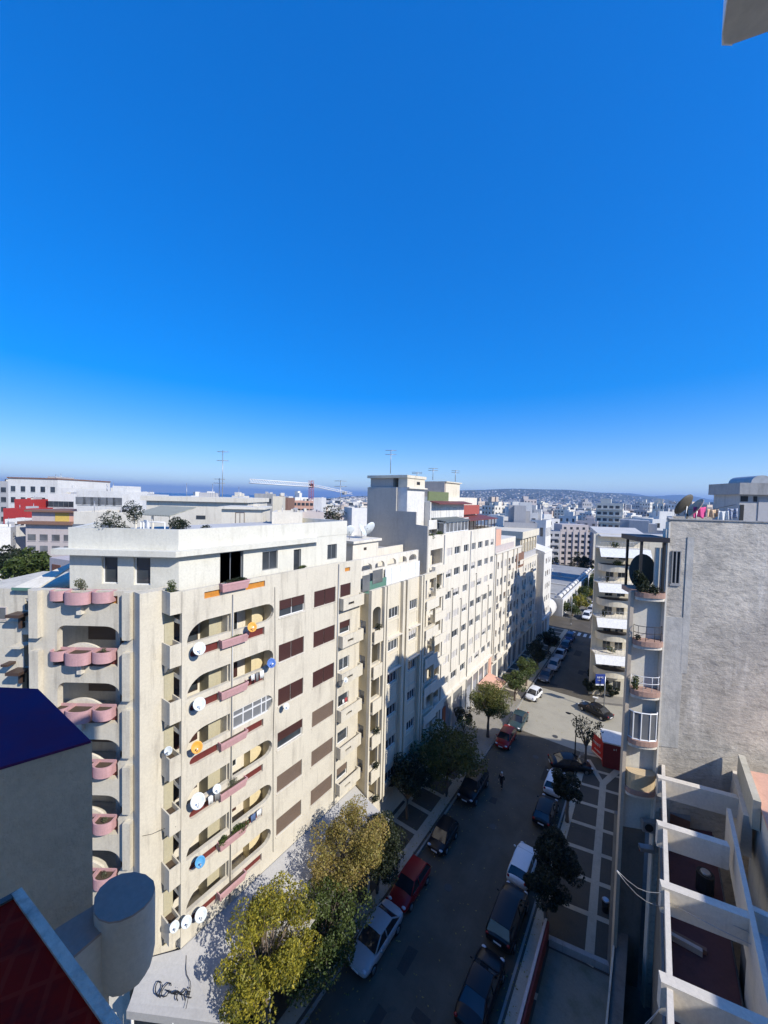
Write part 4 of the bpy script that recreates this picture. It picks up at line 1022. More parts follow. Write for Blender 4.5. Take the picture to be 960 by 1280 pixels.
# --- laundry and cables on the facade
random.seed(41)
def laundry(label, y0, y1, ztop, drop, cols):
    r = thing('laundry_line', label, 'laundry', (XA+.3, y0, ztop), 'laundry on the loggias')
    obj('cord', MB().tube([(XA+.28, y0, ztop), (XA+.28, (y0+y1)/2, ztop-.03), (XA+.28, y1, ztop)], .008, 4), M['black'], r)
    y = y0+.04; i = 0
    while y < y1-.2:
        w = random.uniform(.18, .42); d = drop*random.uniform(.6, 1.1); n = 5; vs = []
        for q in range(n+1):
            for j in range(3): vs.append((XA+.28+.03*sin(q*2.1+i)+.02*j, y+w*q/n, ztop-d*j/2))
        m = MB(); m.idx(vs, [(q*3+j, q*3+3+j, q*3+4+j, q*3+1+j) for q in range(n) for j in range(2)], 0, True)
        o = obj('cloth', m, M[cols[i % len(cols)]], r); md = o.modifiers.new('t', 'SOLIDIFY'); md.thickness = .015
        y += w+.06; i += 1
for nme, c_ in (('wash_white', (.70, .70, .67)), ('wash_blue', (.08, .13, .25)), ('wash_red', (.35, .05, .05)), ('wash_grey', (.2, .2, .2))): M[nme] = plain(nme+'_cloth', c_, .9)
laundry('white and grey washing hanging below the right loggia of the second row', 14.0, 15.0, 23-3-1.06, .5, ['wash_white', 'wash_grey'])
laundry('white washing with a dark piece hanging from the left loggia of the fourth row', 11.3, 12.1, 23-9-1.02, .6, ['wash_white', 'wash_grey', 'wash_white'])
laundry('small blue and white washing hanging from the right loggia of the fifth row', 14.1, 15.1, 23-12-1.06, .45, ['wash_blue', 'wash_white'])
laundry('red and white washing at the narrow balcony column of the cream block', 22.5, 23.4, 23-9-.25, .5, ['wash_white', 'wash_red', 'wash_grey'])
for lab, pts in (('thin cable looping from the corner wall to the fifth corner planter of the cream block', [(-20.88, 8.45, 12.2), (-20.84, 8.9, 12.0), (-20.5, 9.36, 12.15), (-19.97, 9.7, 12.3)]), ('thin dark cable hanging down the facade beside the shuttered windows', [(XA+.03, 15.95, 24.0), (XA+.05, 16.05, 19), (XA+.03, 15.98, 13.4), (XA+.05, 16.1, 6)])):
    r = thing('facade_cable', lab, 'cable', pts[0]); obj('cord', MB().tube(pts, .014, 4), M['black'], r)
# ================================================================== BUILDING B (yellowish block with pilasters)
random.seed(21)
XB = -18.8; fB = Fr((XB, 0), (0, 1)); zB = 22.25
B = thing('pilaster_apartment_block', 'yellowish block with upright pilasters and a white covered roof terrace beside the cream loggia block', 'building', (-21, 30, 0))
ops = []
for k in range(6):
    T = 20.15-3.0*k
    ops += [(27.15, 29.05, T-.95, T, 'glass'), (30.75, 32.4, T-.95, T, 'glass')]
loops = [rect(o[0], o[1], o[2], o[3]) for o in ops]
for k in range(6):
    T = 20.6-3.0*k; loops.append(arch(25.1, 26.25, T-1.7, T+.15, .35))
mb = MB(); mb.wallpoly(fB, rect(24.9, 36.4, 3.6, zB), loops+[rect(33.6, 36.3, 21.6-3*k-2.05, 21.6-3*k) for k in range(6)], .3)
mb.box(-32, -20.41, 24.92, 36.39, 0, zB-.8); mb.box(-20.29, -19.1, 26.4, 33.55, 0, zB-.8); mb.box(-20.29, -19.2, 25.2, 36.38, 0, 3.9)
mb.box(-32, -21, 36.15, 36.4, zB-.8, zB)
mb.keep = True
obj('wall', mb, [M['yellowish']], B)
# side wall facing the camera with small windows
fBs = Fr((-20.4, 24.9), (1, 0)); sd = MB(); sd.wallpoly(fBs, rect(0, 1.29, 3.6, zB-.35), [rect(.45, 1.05, 19.6-3*k-1.1, 19.6-3*k) for k in range(5)], .2, .0)
obj('side_wall', sd, plaster('ochre_side_wall', (.56, .46, .28), (.4, .32, .2), .3, .3, .1), B)
for k in range(5): window(fBs, .45, 1.05, 19.6-3*k-1.1, 19.6-3*k, B, 'curtain', .1, 1)
for i, o in enumerate(ops): window(fB, *o[:4], B, random.choice(['glass', 'glass', 'halfw', 'glass']), .12, 4, M['frame'])
for k in range(6):
    T = 20.15-3.0*k
    for a0, a1 in ((27.15, 29.05), (30.75, 32.4)):
        r = MB(); zb = T-1.15
        r.fbox(fB, a0, a1, .0, .06, zb-.06, zb); r.fbox(fB, a0, a0+.05, 0, .05, zb-1.2, zb-.06); r.fbox(fB, a1-.05, a1, 0, .05, zb-1.2, zb-.06); r.fbox(fB, a0, a1, 0, .05, zb-1.25, zb-1.2)
        obj('recessed_panel', r, M['yellowish'], B)
        if k in (1, 2): obj('window_hood', MB().fbox(fB, a0-.1, a1+.3, 0, .35, T+.35, T+.42), M['cream2'], B)
for a0, a1 in ((26.35, 26.6), (26.75, 27.0), (29.3, 29.7), (30.0, 30.4), (32.65, 32.95), (33.15, 33.45)):
    obj('pilaster', MB().fbox(fB, a0, a1, .002, .32, 3.6, zB+.12), M['yellowish'], B)
for k in range(6):
    T = 20.6-3.0*k
    q = MB(); q.fbox(fB, 25.05, 26.3, -1.45, -1.4, T-2.9, T+.1); obj('loggia_wall', q, M['olive_in'], B)
    q = MB(); q.fbox(fB, 25.05, 26.3, -1.4, .28, T-2.85, T-2.7); q.fbox(fB, 25.05, 26.3, .2, .28, T-2.7, T-1.75); obj('balcony', q, M['yellowish'], B)
    # deep balconies near the far end
    T2 = 21.6-3*k
    q = MB(); q.fbox(fB, 33.55, 36.35, -1.45, -1.4, T2-2.9, T2+.05); obj('loggia_wall', q, M['cream2'], B)
    q = MB(); q.fbox(fB, 33.6, 36.3, -1.4, .45, T2-3.0, T2-2.88); q.fbox(fB, 33.6, 36.3, .37, .45, T2-2.88, T2-2.0); obj('balcony', q, M['cream2'], B)
for k, a, nm in ((0, 25.7, 'top'), (3, 25.7, 'fourth'), (4, 25.7, 'fifth'), (5, 25.8, 'lowest')):
    plant('dark plant hanging from the %s arched loggia of the yellowish pilaster block' % nm, (XB+.2, a, 20.6-3*k-1.8), .38, M['leaf_dark'], 260, .12, (.8, 1.2, .9))
# open-arched parapet vault and covered terrace on the roof
at = MB(); XU = -20.5; fU = Fr((XU, 0), (0, 1))
hs = [arch(25.6+1.95*k, 27.1+1.95*k, 23.5, 24.15, .42) for k in range(5)]
at.wallpoly(fU, [(25.0, 22.0), (35.3, 22.0), (35.3, 24.5), (25.0, 24.6)], hs, .25); obj('arched_screen', at, M['white'], B)
tv = MB(); tv.fbox(fU, 28.9, 35.2, .18, .24, 21.25, 23.35); obj('terrace_panels', tv, plain('white_panel', (.74, .75, .76), .5), B)
for a in (29.9, 31.4, 32.9, 34.3): obj('panel_joint', MB().fbox(fU, a, a+.03, .24, .25, 21.3, 23.3), M['framegrey'], B)
gp = MB(); gp.fbox(fU, 25.4, 28.88, .3, .38, 21.4, 22.6); obj('green_screen', gp, M['teal'], B)
gp = MB(); gp.fbox(fU, 26.7, 28.2, .39, .42, 22.3, 23.5); gp.fbox(fU, 25.1, 26.1, .5, .55, 21.9, 23.3); obj('terrace_glazing', gp, M['glassb'], B)
u = MB(); u.box(-27.5, -23.0, 28.0, 36.14, 21.4, 24.25); u.keep = True; obj('upper_wall', u, M['cream2'], B)
u = MB(); u.box(-27.4, -23.1, 28.2, 36.0, 24.26, 24.3); obj('roof_deck', u, M['roofgrey'], B)
u = MB(); u.box(-27.5, -23.0, 28, 28.2, 24.3, 24.8); u.box(-23.2, -23.0, 28.2, 36.1, 24.25, 24.75); u.box(-27.5, -27.3, 28.2, 36.1, 24.25, 24.8); obj('parapet', u, M['cream2'], B)
# small white roof house with dishes at the joint of A and B
rh = thing('white_roof_house', 'small white roof house with a flat slab roof carrying white satellite dishes', 'roof house', (-22.6, 27.5, 24))
p0, p1 = onx(447, 690, -22.2), onx(473, 675, -22.2)
obj('wall', MB().box(-25.6, -22.2, p0.y-.7, p1.y, 22, 25.75), M['white'], rh); obj('roof_slab', MB().box(-25.8, -21.95, p0.y-.9, p1.y+.25, 25.75, 25.98), M['white'], rh)
obj('vent', MB().box(-22.2, -22.17, p0.y+.9, p0.y+1.3, 25.0, 25.25), M['dark'], rh)
p = onx(455, 652, -22.9)
for (px, R, lab, az) in ((437, .55, 'left', 160), (452, .62, 'second', 20), (463, .72, 'rightmost, largest', 175)):
    p = onx(px, 656, -23.3); dish('%s white satellite dish on the white roof house slab' % lab, (p.x, p.y, 26.75), az, 30, R, WH, (p.x, p.y, 25.98), group='rooftop satellite dishes')
ant = []
def antenna(label, px, py0, py1, X, kind='yagi', at_=None):
    b = at_(px, py1) if at_ else onx(px, py1, X); t = at_(px, py0) if at_ else onx(px, py0, X)
    r = thing('rooftop_antenna', label, 'antenna', (b.x, b.y, b.z), 'rooftop antennas'); h = t.z-b.z
    sc_ = max(.012, .0009*(b-CP).length)
    mb = MB(); mb.tube([b, (b.x, b.y, t.z)], sc_, 5); obj('mast', mb, M['metal'], r)
    mb = MB()
    for q in (0.97, .8):
        z = b.z+h*q; mb.tube([(b.x-.5, b.y-.4, z), (b.x+.5, b.y+.4, z)], sc_*.7, 4)
        for w_ in range(5): x = b.x-.45+w_*.22; y = b.y-.36+w_*.18; mb.tube([(x-.16, y+.22, z), (x+.16, y-.22, z)], sc_*.5, 4)
    obj('antenna_bars', mb, M['metal'], r)
antenna('tall thin television antenna above the grey gable of the white block', 488, 562, 592, -25)
antenna('thin television antenna over the roof terraces, left of the tower crane counterweight', 425, 600, 640, -27)
antenna('tall slender radio mast rising from the cream roofs', 278, 563, 628, 0, at_=lambda x, y: atd(x, y, 45))
antenna('shorter antenna standing just left of the tall radio mast', 274, 598, 628, 0, at_=lambda x, y: atd(x, y, 45.5))
antenna('small antenna on the cream tower of the white block', 541, 585, 600, -25); antenna('low antenna left of the white block tower top', 521, 590, 600, -25)
antenna('thin antenna behind the curved balcony building', 821, 628, 645, 0, at_=lambda x, y: atd(x, y, 130))
antenna('thin antenna on the tan roof tower of the white block', 569, 588, 602, -26)

# ================================================================== BUILDING C (tall pale block, sunlit facade)
XC = -20.0; fC = Fr((XC, 0), (0, 1)); zC = 25.9
C = thing('tall_pale_apartment_block', 'tall pale apartment block with a blank grey gable and a stepped white penthouse', 'building', (-24, 48, 0))
cols1 = [(41.1, 42.6), (43.3, 45.0), (46.1, 47.6)]; cols2 = [(48.7, 50.1), (51.0, 52.6), (53.6, 55.1), (56.0, 57.2)]
loops = []; wins = []
for k in range(7):
    T = 24.1-2.65*k
    for c in cols1+cols2:
        loops.append(rect(c[0], c[1], T-.95, T)); wins.append((c[0], c[1], T-.95, T))
for a0, a1 in ((41.4, 43.6), (44.2, 47.0), (48.6, 50.4), (50.8, 52.6), (53.0, 54.7), (55.2, 56.6)): loops.append(rect(a0, a1, .3, 5.2))
balc = [rect(37.1, 40.0, 24.3-2.65*k-1.75, 24.3-2.65*k) for k in range(8)]
mb = MB(); mb.wallpoly(fC, rect(36.5, 58, 0.1, zC), loops+balc, .3)
mb.prism([(-38, 36.51), (-21.8, 36.51), (-21.8, 40.3), (-20.4, 40.3), (-20.4, 57.9), (-38, 57.9)], 0, zC-.9)
mb.box(-38, -20.31, 36.51, 36.8, zC-.9, zC-.2)
mb.box(-38, -20.31, 57.7, 57.99, zC-.9, zC)
mb.keep = True; obj('wall', mb, [M['white'], M['rooflight']], C)
for w_ in wins: window(fC, *w_, C, random.choice(['glass', 'shutw', 'halfw', 'shutw', 'curtain', 'glass']), .12, 2)
for k in range(8):
    T = 24.3-2.65*k
    q = MB(); q.fbox(fC, 37.0, 40.1, -1.45, -1.4, T-2.7, T+.02); obj('loggia_wall', q, M['cream2'], C)
    q = MB(); q.fbox(fC, 36.9, 40.1, -1.4, .75, T-2.66, T-2.5); q.fbox(fC, 36.9, 40.1, .65, .75, T-2.5, T-1.75); q.fbox(fC, 36.9, 37.0, .3, .65, T-2.5, T-1.75); obj('balcony', q, M['cream2'], C)
for a in (40.35, 48.2, 58.0-.12): obj('rain_pipe', MB().tube([(XC+.07, a, .2), (XC+.07, a, 25.8)], .05, 5), M['framegrey'], C)
for a, z1_ in ((43.0, 18.8), (45.6, 17.0), (50.6, 19.5), (53.1, 16), (55.5, 17)):
    obj('flue_pipe', MB().tube([(XC+.1, a, 8.5), (XC+.1, a, z1_), (XC+.14, a-.15, z1_+.3), (XC+.12, a-.4, z1_+.25)], .035, 5), M['black'], C)
# shop front
for a0, a1 in ((41.4, 43.6), (44.2, 47.0), (48.6, 50.4), (50.8, 52.6), (53.0, 54.7), (55.2, 56.6)):
    s_ = obj('shop_shutter', MB().fbox(fC, a0, a1, -.25, -.2, .3, 4.0), slats('grey_shop_shutter%d' % int(a0*10), (.30, .31, .33), .12, 'Z'), C)
    obj('fascia', MB().fbox(fC, a0, a1, -.2, -.1, 4.1, 5.2), M['framegrey'], C)
obj('shop_pier', MB().fbox(fC, 56.8, 57.8, .003, .12, .3, 5.8), M['terracotta'], C)
obj('cornice', MB().fbox(fC, 36.5, 58, .0, .25, 5.75, 5.95), M['white'], C)
obj('shop_sign', MB().fbox(fC, 41.2, 42.0, .01, .08, 2.2, 4.6), plain('red_orange_sign', (.45, .10, .03), .6), C)
# gable wall (grey render) and stepped white upper volumes
fG = Fr((-38, 36.5), (1, 0))
gm = MB(); gm.wallpoly(fG, [(9.6, 18), (18.0, 18), (18.0, 27.0), (16.5, 27.1), (16.5, 28.5), (13.8, 28.5), (13.8, 31.2), (9.6, 31.2)], [], .2, .22); obj('gable_wall', gm, M['gable'], C)
gm = MB(); gm.wallpoly(fG, [(10.0, 26.25), (17.5, 26.35), (16.0, 26.1), (13.0, 25.95), (10.8, 26.1)], [], .05, .27); obj('gable_patch', gm, M['concrete'], C) if 0 else None
tw = MB(); tw.box(-28.4, -22.9, 36.55, 40.5, zC-.9, 31.25); obj('tower_wall', tw, M['white2'], C)
tw = MB(); tw.box(-28.2, -24.9, 36.6, 40.4, 31.26, 32.3); obj('tower_recess_wall', tw, M['gable'], C)
tw = MB(); tw.box(-24.1, -22.9, 36.5, 40.5, 31.26, 32.35); tw.box(-28.5, -22.8, 36.3, 40.7, 32.3, 32.62); obj('tower_top', tw, M['yellowish'], C)
fT = Fr((-22.9, 0), (0, 1))
tw = MB()
for a in (36.8, 38.0, 39.2): pass
window(Fr((-22.9, 0), (0, 1)).shift(0, .13), 36.9, 37.5, 28.9, 30.3, C, 'glass', .12, 1); window(fT.shift(0, .13), 37.8, 38.7, 28.6, 29.9, C, 'curtain', .12, 2); window(fT.shift(0, .13), 39.3, 40.1, 28.6, 29.6, C, 'curtain', .12, 2)
obj('tower_ledge', MB().fbox(fT, 36.4, 40.6, .0, .35, 31.1, 31.25), M['white'], C)
obj('small_window', MB().fbox(fT, 38.6, 39.3, .0, .03, 31.6, 31.95), M['black'], C)
# white penthouse storeys stepping back
pn = MB(); pn.box(-27.5, -22.1, 40.6, 50.5, zC-.9, 29.6); obj('penthouse_wall', pn, M['white2'], C)
fQ = Fr((-22.1, 0), (0, 1))
for a in (41.0, 42.4, 45.0, 47.0, 49.0): window(fQ.shift(0, .1), a, a+.95, 27.6, 28.9, C, 'glass', .09, 2, M['framegrey'])
obj('red_roof', MB().hexa([(-22.3, 40.8, 29.6), (-21.0, 40.8, 29.35), (-21.0, 50.8, 29.35), (-22.3, 50.8, 29.6), (-22.3, 40.8, 29.75), (-21.0, 40.8, 29.47), (-21.0, 50.8, 29.47), (-22.3, 50.8, 29.75)]), M['redroof'], C)
obj('green_wall', MB().box(-22.6, -22.45, 40.7, 46.2, 29.76, 30.9), M['green'], C)
obj('balustrade', MB().box(-21.4, -21.3, 38.9, 50.4, 26.6, 27.5), M['white2'], C)
obj('terrace_floor', MB().box(-22.1, -21.3, 38.9, 50.4, 26.4, 26.6), M['white2'], C)
pn = MB(); pn.box(-30, -23.2, 46.4, 58.0, zC-.9, 30.3); obj('penthouse_wall', pn, M['cream2'], C)
pn = MB(); pn.box(-27.2, -23.6, 47.6, 52.2, 30.31, 32.3); pn.box(-27.4, -23.4, 47.4, 52.5, 32.3, 32.45); obj('tan_tower', pn, M['yellowish'], C)
pn = MB(); pn.box(-27.25, -23.65, 47.35, 47.58, 30.31, 32.35); obj('tan_tower_face', pn, M['far_tan'], C)
# glazed terrace and dark red canopy along the roof edge
gt = MB(); gt.box(-22.3, -20.35, 41.2, 47.9, zC-.8, zC+1.3); g_ = obj('roof_conservatory', gt, M['glassb'], C)
fm_ = MB()
for k in range(7): a = 41.2+k*1.1; fm_.box(-20.36, -20.28, a, a+.1, zC-.3, zC+1.3)
for k in range(3): fm_.box(-22.3+k*.9, -22.2+k*.9, 41.1, 41.2, zC-.3, zC+1.3)
fm_.box(-22.35, -20.28, 41.1, 41.2, zC+1.2, zC+1.32); fm_.box(-20.375, -20.265, 41.15, 47.95, zC+1.22, zC+1.3); fm_.box(-20.375, -20.265, 41.15, 47.95, zC+.02, zC+.1); obj('frame', fm_, M['frame'], g_)
obj('conservatory_roof', MB().hexa([(-22.6, 40.9, zC+1.75), (-20.1, 40.9, zC+1.33), (-20.1, 48.1, zC+1.33), (-22.6, 48.1, zC+1.75), (-22.6, 40.9, zC+1.85), (-20.1, 40.9, zC+1.43), (-20.1, 48.1, zC+1.43), (-22.6, 48.1, zC+1.85)]), slats('grey_sheet', (.13, .15, .15), .25, 'Y'), C)
rc = MB(); rc.hexa([(-24, 48.15, zC+1.75), (-20.2, 48.15, zC+1.2), (-20.2, 59.4, zC+1.2), (-24, 59.4, zC+1.75), (-24, 48.15, zC+1.87), (-20.2, 48.15, zC+1.32), (-20.2, 59.4, zC+1.32), (-24, 59.4, zC+1.87)]); obj('red_canopy', rc, M['redroof'], C)
rc = MB()
for k in range(8): a = 48.5+k*1.4; rc.box(-20.42, -20.32, a, a+.1, zC-.1, zC+1.2)
rc.box(-20.42, -20.36, 48.5, 58.0, zC+.35, zC+.4); obj('canopy_post', rc, M['framedark'], C)
obj('red_wall', MB().box(-22.9, -22.6, 50.6, 57.6, zC+1.9, zC+3.3), plain('brick_red_wall', (.34, .08, .06), .8), C)
for y_, nm in ((37.6, 'near'), (39.6, 'far')):
    plant('bushy plant at the %s end of the roof terrace on the tall pale block' % nm, (-20.3, y_, 25.6), .55, M['leaf_green'], 400, .13, (1, 1, .8))
plant('dark plants on a balcony of the tall pale block just below its roof terrace', (-19.3, 37.6, 20.0), .45, M['leaf_dark'], 300, .12, (.8, 1, .9))

# ================================================================== D, E, F : farther part of the same row
def facade_row(name, label, y0, y1, zt, wm, cw, fl_h, ztop, X=-20.0, zbase=5.0, arched=False, dep=14, kinds=('glass', 'glass', 'shutw', 'halfw', 'half2'), n=None, shade=None):
    r = thing(name, label, 'building', (X-5, (y0+y1)/2, 0)); f = Fr((X, 0), (0, 1)); loops = []; ws = []
    step = cw*1.75; nc = max(1, int((y1-y0-.6)/step)); off_ = (y1-y0-nc*step)/2+(step-cw)/2
    k = 0
    while ztop-fl_h*k-1.3 > zbase:
        T = ztop-fl_h*k
        for c in range(nc):
            a = y0+off_+c*step; loops.append(arch(a, a+cw, T-1.25, T, cw*.3) if arched and k % 3 != 2 else rect(a, a+cw, T-1.25, T)); ws.append((a, a+cw, T-1.25, T))
        k += 1
    sh = []
    a = y0+.5
    while a+2 < y1: sh.append(rect(a, a+1.9, .3, 3.7)); a += 2.7
    mb = MB(); mb.wallpoly(f, rect(y0+.01, y1, .1, zt), loops+sh, .3); mb.box(X-dep, X-.31, y0+.02, y1-.01, 0, zt-.7); mb.box(X-dep, X-.31, y0+.02, y0+.25, zt-.7, zt); mb.keep = True
    obj('wall', mb, wm, r)
    for w_ in ws: window(f, *w_, r, random.choice(kinds), .12, 2)
    for s_ in sh: obj('shop_shutter', MB().fbox(f, s_[0][0], s_[1][0], -.25, -.2, .3, 3.7), M['framegrey'], r)
    cn_ = MB(); cn_.fbox(f, y0+.02, y1-.02, .0, .3, 4.3, 4.5); cn_.fbox(f, y0+.02, y1-.02, .0, .18, zt-.15, zt+.02); obj('cornice', cn_, wm, r)
    obj('roof_deck', MB().box(X-dep+.2, X-.35, y0+.3, y1-.1, zt-.695, zt-.66), M['roofgrey'], r)
    return r, f
random.seed(5)
D, fD = facade_row('art_deco_apartment_block', 'ornate cream block with arched windows and small balconies beyond the tall pale block', 58.2, 72.5, 21.7, M['white'], 1.1, 2.75, 20.2, arched=True)
for k in range(6):
    for a in (59.0, 64.6, 70.0):
        if random.random() < .75:
            T = 20.2-2.75*k; q = MB(); q.fbox(fD, a, a+1.9, .0, .55, T-1.75, T-1.65); q.fbox(fD, a, a+1.9, .48, .55, T-1.65, T-.95); obj('balcony', q, M['white'], D)
for a in (58.7, 61.7, 64.3, 67.6, 69.8): obj('pilaster', MB().fbox(fD, a-.15, a+.15, .003, .2, 4.6, 21.5), M['white'], D)
obj('roof_house', MB().box(-24, -20.6, 58.4, 62.5, 21.0, 25.3), M['terracotta'], D)
obj('roof_house', MB().box(-27, -21, 62.6, 72, 21.0, 23.4), M['cream2'], D)
obj('mauve_parapet', MB().box(-20.5, -20.35, 58.4, 69, 21.7, 22.7), M['mauve'], D)
obj('red_brown_screen', MB().box(-20.9, -19.95, 69.4, 74.2, 17.7, 20.4), M['brownroof'], D)
E_, fE = facade_row('narrow_cream_block', 'narrow cream block half in shadow near the far end of the left row', 72.5, 84.5, 18.9, M['cream2'], 1.0, 2.7, 17.6)
for k in range(5):
    for a in (74, 79.5): q = MB(); T = 17.6-2.7*k; q.fbox(fE, a, a+2.2, 0, .55, T-1.75, T-1.65); q.fbox(fE, a, a+2.2, .48, .55, T-1.65, T-.95); obj('balcony', q, M['white'], E_)
obj('roof_parapet', MB().box(-20.6, -20.2, 74.3, 84, 18.9, 19.9), M['far_grey'], E_)
# round-topped cream tower block behind
tw_ = thing('cream_tower_block', 'cream block with upright fins and a heavy cornice rising behind the narrow block', 'building', (-26, 82, 0))
tb2 = MB(); tb2.box(-34, -21.2, 76, 88, 0, 22.6); obj('wall', tb2, M['yellowish'], tw_)
obj('cornice', MB().box(-34.4, -20.7, 75.6, 88.4, 22.6, 24.0), M['yellowish'], tw_)
for k in range(6): obj('fin', MB().box(-21.2, -20.95, 76.4+k*2.1, 76.8+k*2.1, 18.9, 22.6), M['yellowish'], tw_)
for k in range(5): obj('fin', MB().box(-32+k*2.3, -31.7+k*2.3, 75.75, 76, 18.9, 22.6), M['yellowish'], tw_)
for k in range(5): obj('window', MB().box(-21.22, -21.17, 77+k*2.1, 78+k*2.1, 19.5, 21.6), M['glass'], tw_)
Fb, fF = facade_row('white_end_block', 'white block with a pitched white gable closing the left row before the cross street', 86.0, 93.5, 19.0, M['white2'], 1.0, 2.8, 17.6, X=-18.9)
obj('gable', MB().hexa([(-24, 86.1, 19), (-18.9, 86.1, 19), (-18.9, 93.4, 19), (-24, 93.4, 19), (-24, 86.1, 20.6), (-18.9, 86.1, 19.2), (-18.9, 93.4, 19.2), (-24, 93.4, 20.6)]), M['white2'], Fb)
obj('low_wall', MB().box(-23.5, -19.9, 84.6, 97, 0, 6.3), M['white2'], Fb)
# market hall with roof car park (low)
G = thing('low_market_hall', 'long low hall with a flat grey roof and a bright white arcaded side wall', 'building', (-26, 130, 0))
gb_ = MB()
gA, gB_ = onz(690, 782, 1.5), onz(735, 718, 2.5)
gx0, gy0, gx1, gy1 = -18.6, 107.5, -18.0, 168
fGs = Fr((gx0, gy0), (gx1-gx0, gy1-gy0)); GL = hypot(gx1-gx0, gy1-gy0)
hs = [arch(1.5+k*4, 4.3+k*4, .3, 3.3, .9) for k in range(14)]
gb_.wallpoly(fGs, rect(0, GL, 0, 4.6), hs, .4); gb_.fbox(fGs, .3, GL, -26, -1.2, 0, 4.0); gb_.fbox(fGs, 0, .3, -26, -.41, 0, 4.6); gb_.keep = True
obj('wall', gb_, M['white2'], G); obj('roof', MB().fbox(fGs, .35, GL, -25.9, -.45, 4.01, 4.1), M['roofgrey'], G)
for k in range(13): obj('roof_vault', MB().tube([fGs.w(1.2+k*4.3, -1.3, 4.6), fGs.w(4.4+k*4.3, -1.3, 4.6)], [.55, .55], 10), M['white2'], G)
for k in range(3): obj('roof_line', MB().fbox(fGs, 6+k*14, 6.6+k*14, -24, -3, 4.1, 4.5), M['rooflight'], G)
for k in range(9): obj('roof_vent', MB().fbox(fGs, 5+k*5.5, 5.9+k*5.5, -9-(k % 3)*4, -8-(k % 3)*4, 4.1, 4.9+.2*(k % 2)), M['white2' if k % 2 else 'far_grey'], G)
tnt = MB(); tnt.tube([fGs.w(-6, -3.5, 2.2), fGs.w(-.5, -3.5, 2.4)], [2.2, 2.2], 14); obj('barrel_roof', tnt, M['white2'], G)
# grey hotel block facing the camera
Hh = thing('grey_grid_block', 'grey apartment block with a regular grid of dark windows beyond the market hall', 'building', atd(715, 700, 182)*1)
Pl, Pr = atd(712, 655, 182), atd(742, 655, 182); PL2 = atd(672, 662, 176)
def grid_block(root, P, Q, ztop, cols, rows, zlow, fh, ww, wh, mat, dep=14, balc=False):
    f = Fr((P.x, P.y), (Q.x-P.x, Q.y-P.y)); L = hypot(Q.x-P.x, Q.y-P.y); lo = []
    st_ = L/cols
    for c in range(cols):
        for r in range(rows): lo.append((c*st_+(st_-ww)/2, c*st_+(st_+ww)/2, ztop-1.2-fh*r-wh, ztop-1.2-fh*r))
    mb = MB(); mb.wallpoly(f, rect(0, L, 0, ztop), [rect(*l) for l in lo], .4); mb.fbox(f, .3, L-.3, -dep, -.9, 0, ztop-.5); mb.fbox(f, L-.3, L, -dep, -.41, 0, ztop); mb.fbox(f, 0, .3, -dep, -.41, 0, ztop); mb.keep = True
    obj('wall', mb, mat, root)
    for l in lo: obj('window', MB().fbox(f, l[0], l[1], -.38, -.3, l[2], l[3]), M['glass'], root)
    if balc:
        for r in range(rows): obj('balcony', MB().fbox(f, .6, L-.6, .0, .9, ztop-1.3-fh*r-wh-.9, ztop-1.3-fh*r-wh), mat, root)
    return f, L
f_, L_ = grid_block(Hh, atd(701, 658, 182), atd(741, 661, 182), atd(715, 665, 182).z, 5, 6, 4, 2.75, 1.5, 1.4, M['mauve'])
for k in range(6): obj('pier', MB().fbox(f_, L_/5*k-.25, L_/5*k+.25, .0, .5, 0, 17), M['mauve'], Hh)
obj('end_wall', MB().fbox(f_, L_+.01, L_+2.2, -14, 1.2, 0, atd(715, 662, 182).z), M['cream2'], Hh)
obj('roof_storey', MB().fbox(f_, 1.2, L_-1.5, -10, -1.2, atd(715, 665, 182).z-.5, atd(715, 656, 182).z), M['mauve'], Hh)
for k in range(5): obj('window', MB().fbox(f_, 2.1+k*3, 3.3+k*3, -1.2, -1.14, atd(715, 662, 182).z, atd(715, 659, 182).z), M['glass'], Hh)
H2 = thing('banded_balcony_block', 'grey block with long dark balcony bands to the left of the grey grid block', 'building', atd(690, 700, 176)*1)
grid_block(H2, atd(684, 664, 176), atd(700.5, 664, 176), atd(690, 664, 176).z, 2, 6, 4, 2.9, 2.0, 1.3, M['far_grey'], 20, True)
H3 = thing('tan_plain_block', 'plain tan block between the grey grid block and the white corner building', 'building', atd(750, 690, 200)*1)
grid_block(H3, atd(743, 665, 200), atd(760, 667, 200), atd(750, 668, 200).z, 3, 5, 4, 3, 1.3, 1.3, M['far_tan'], 14)

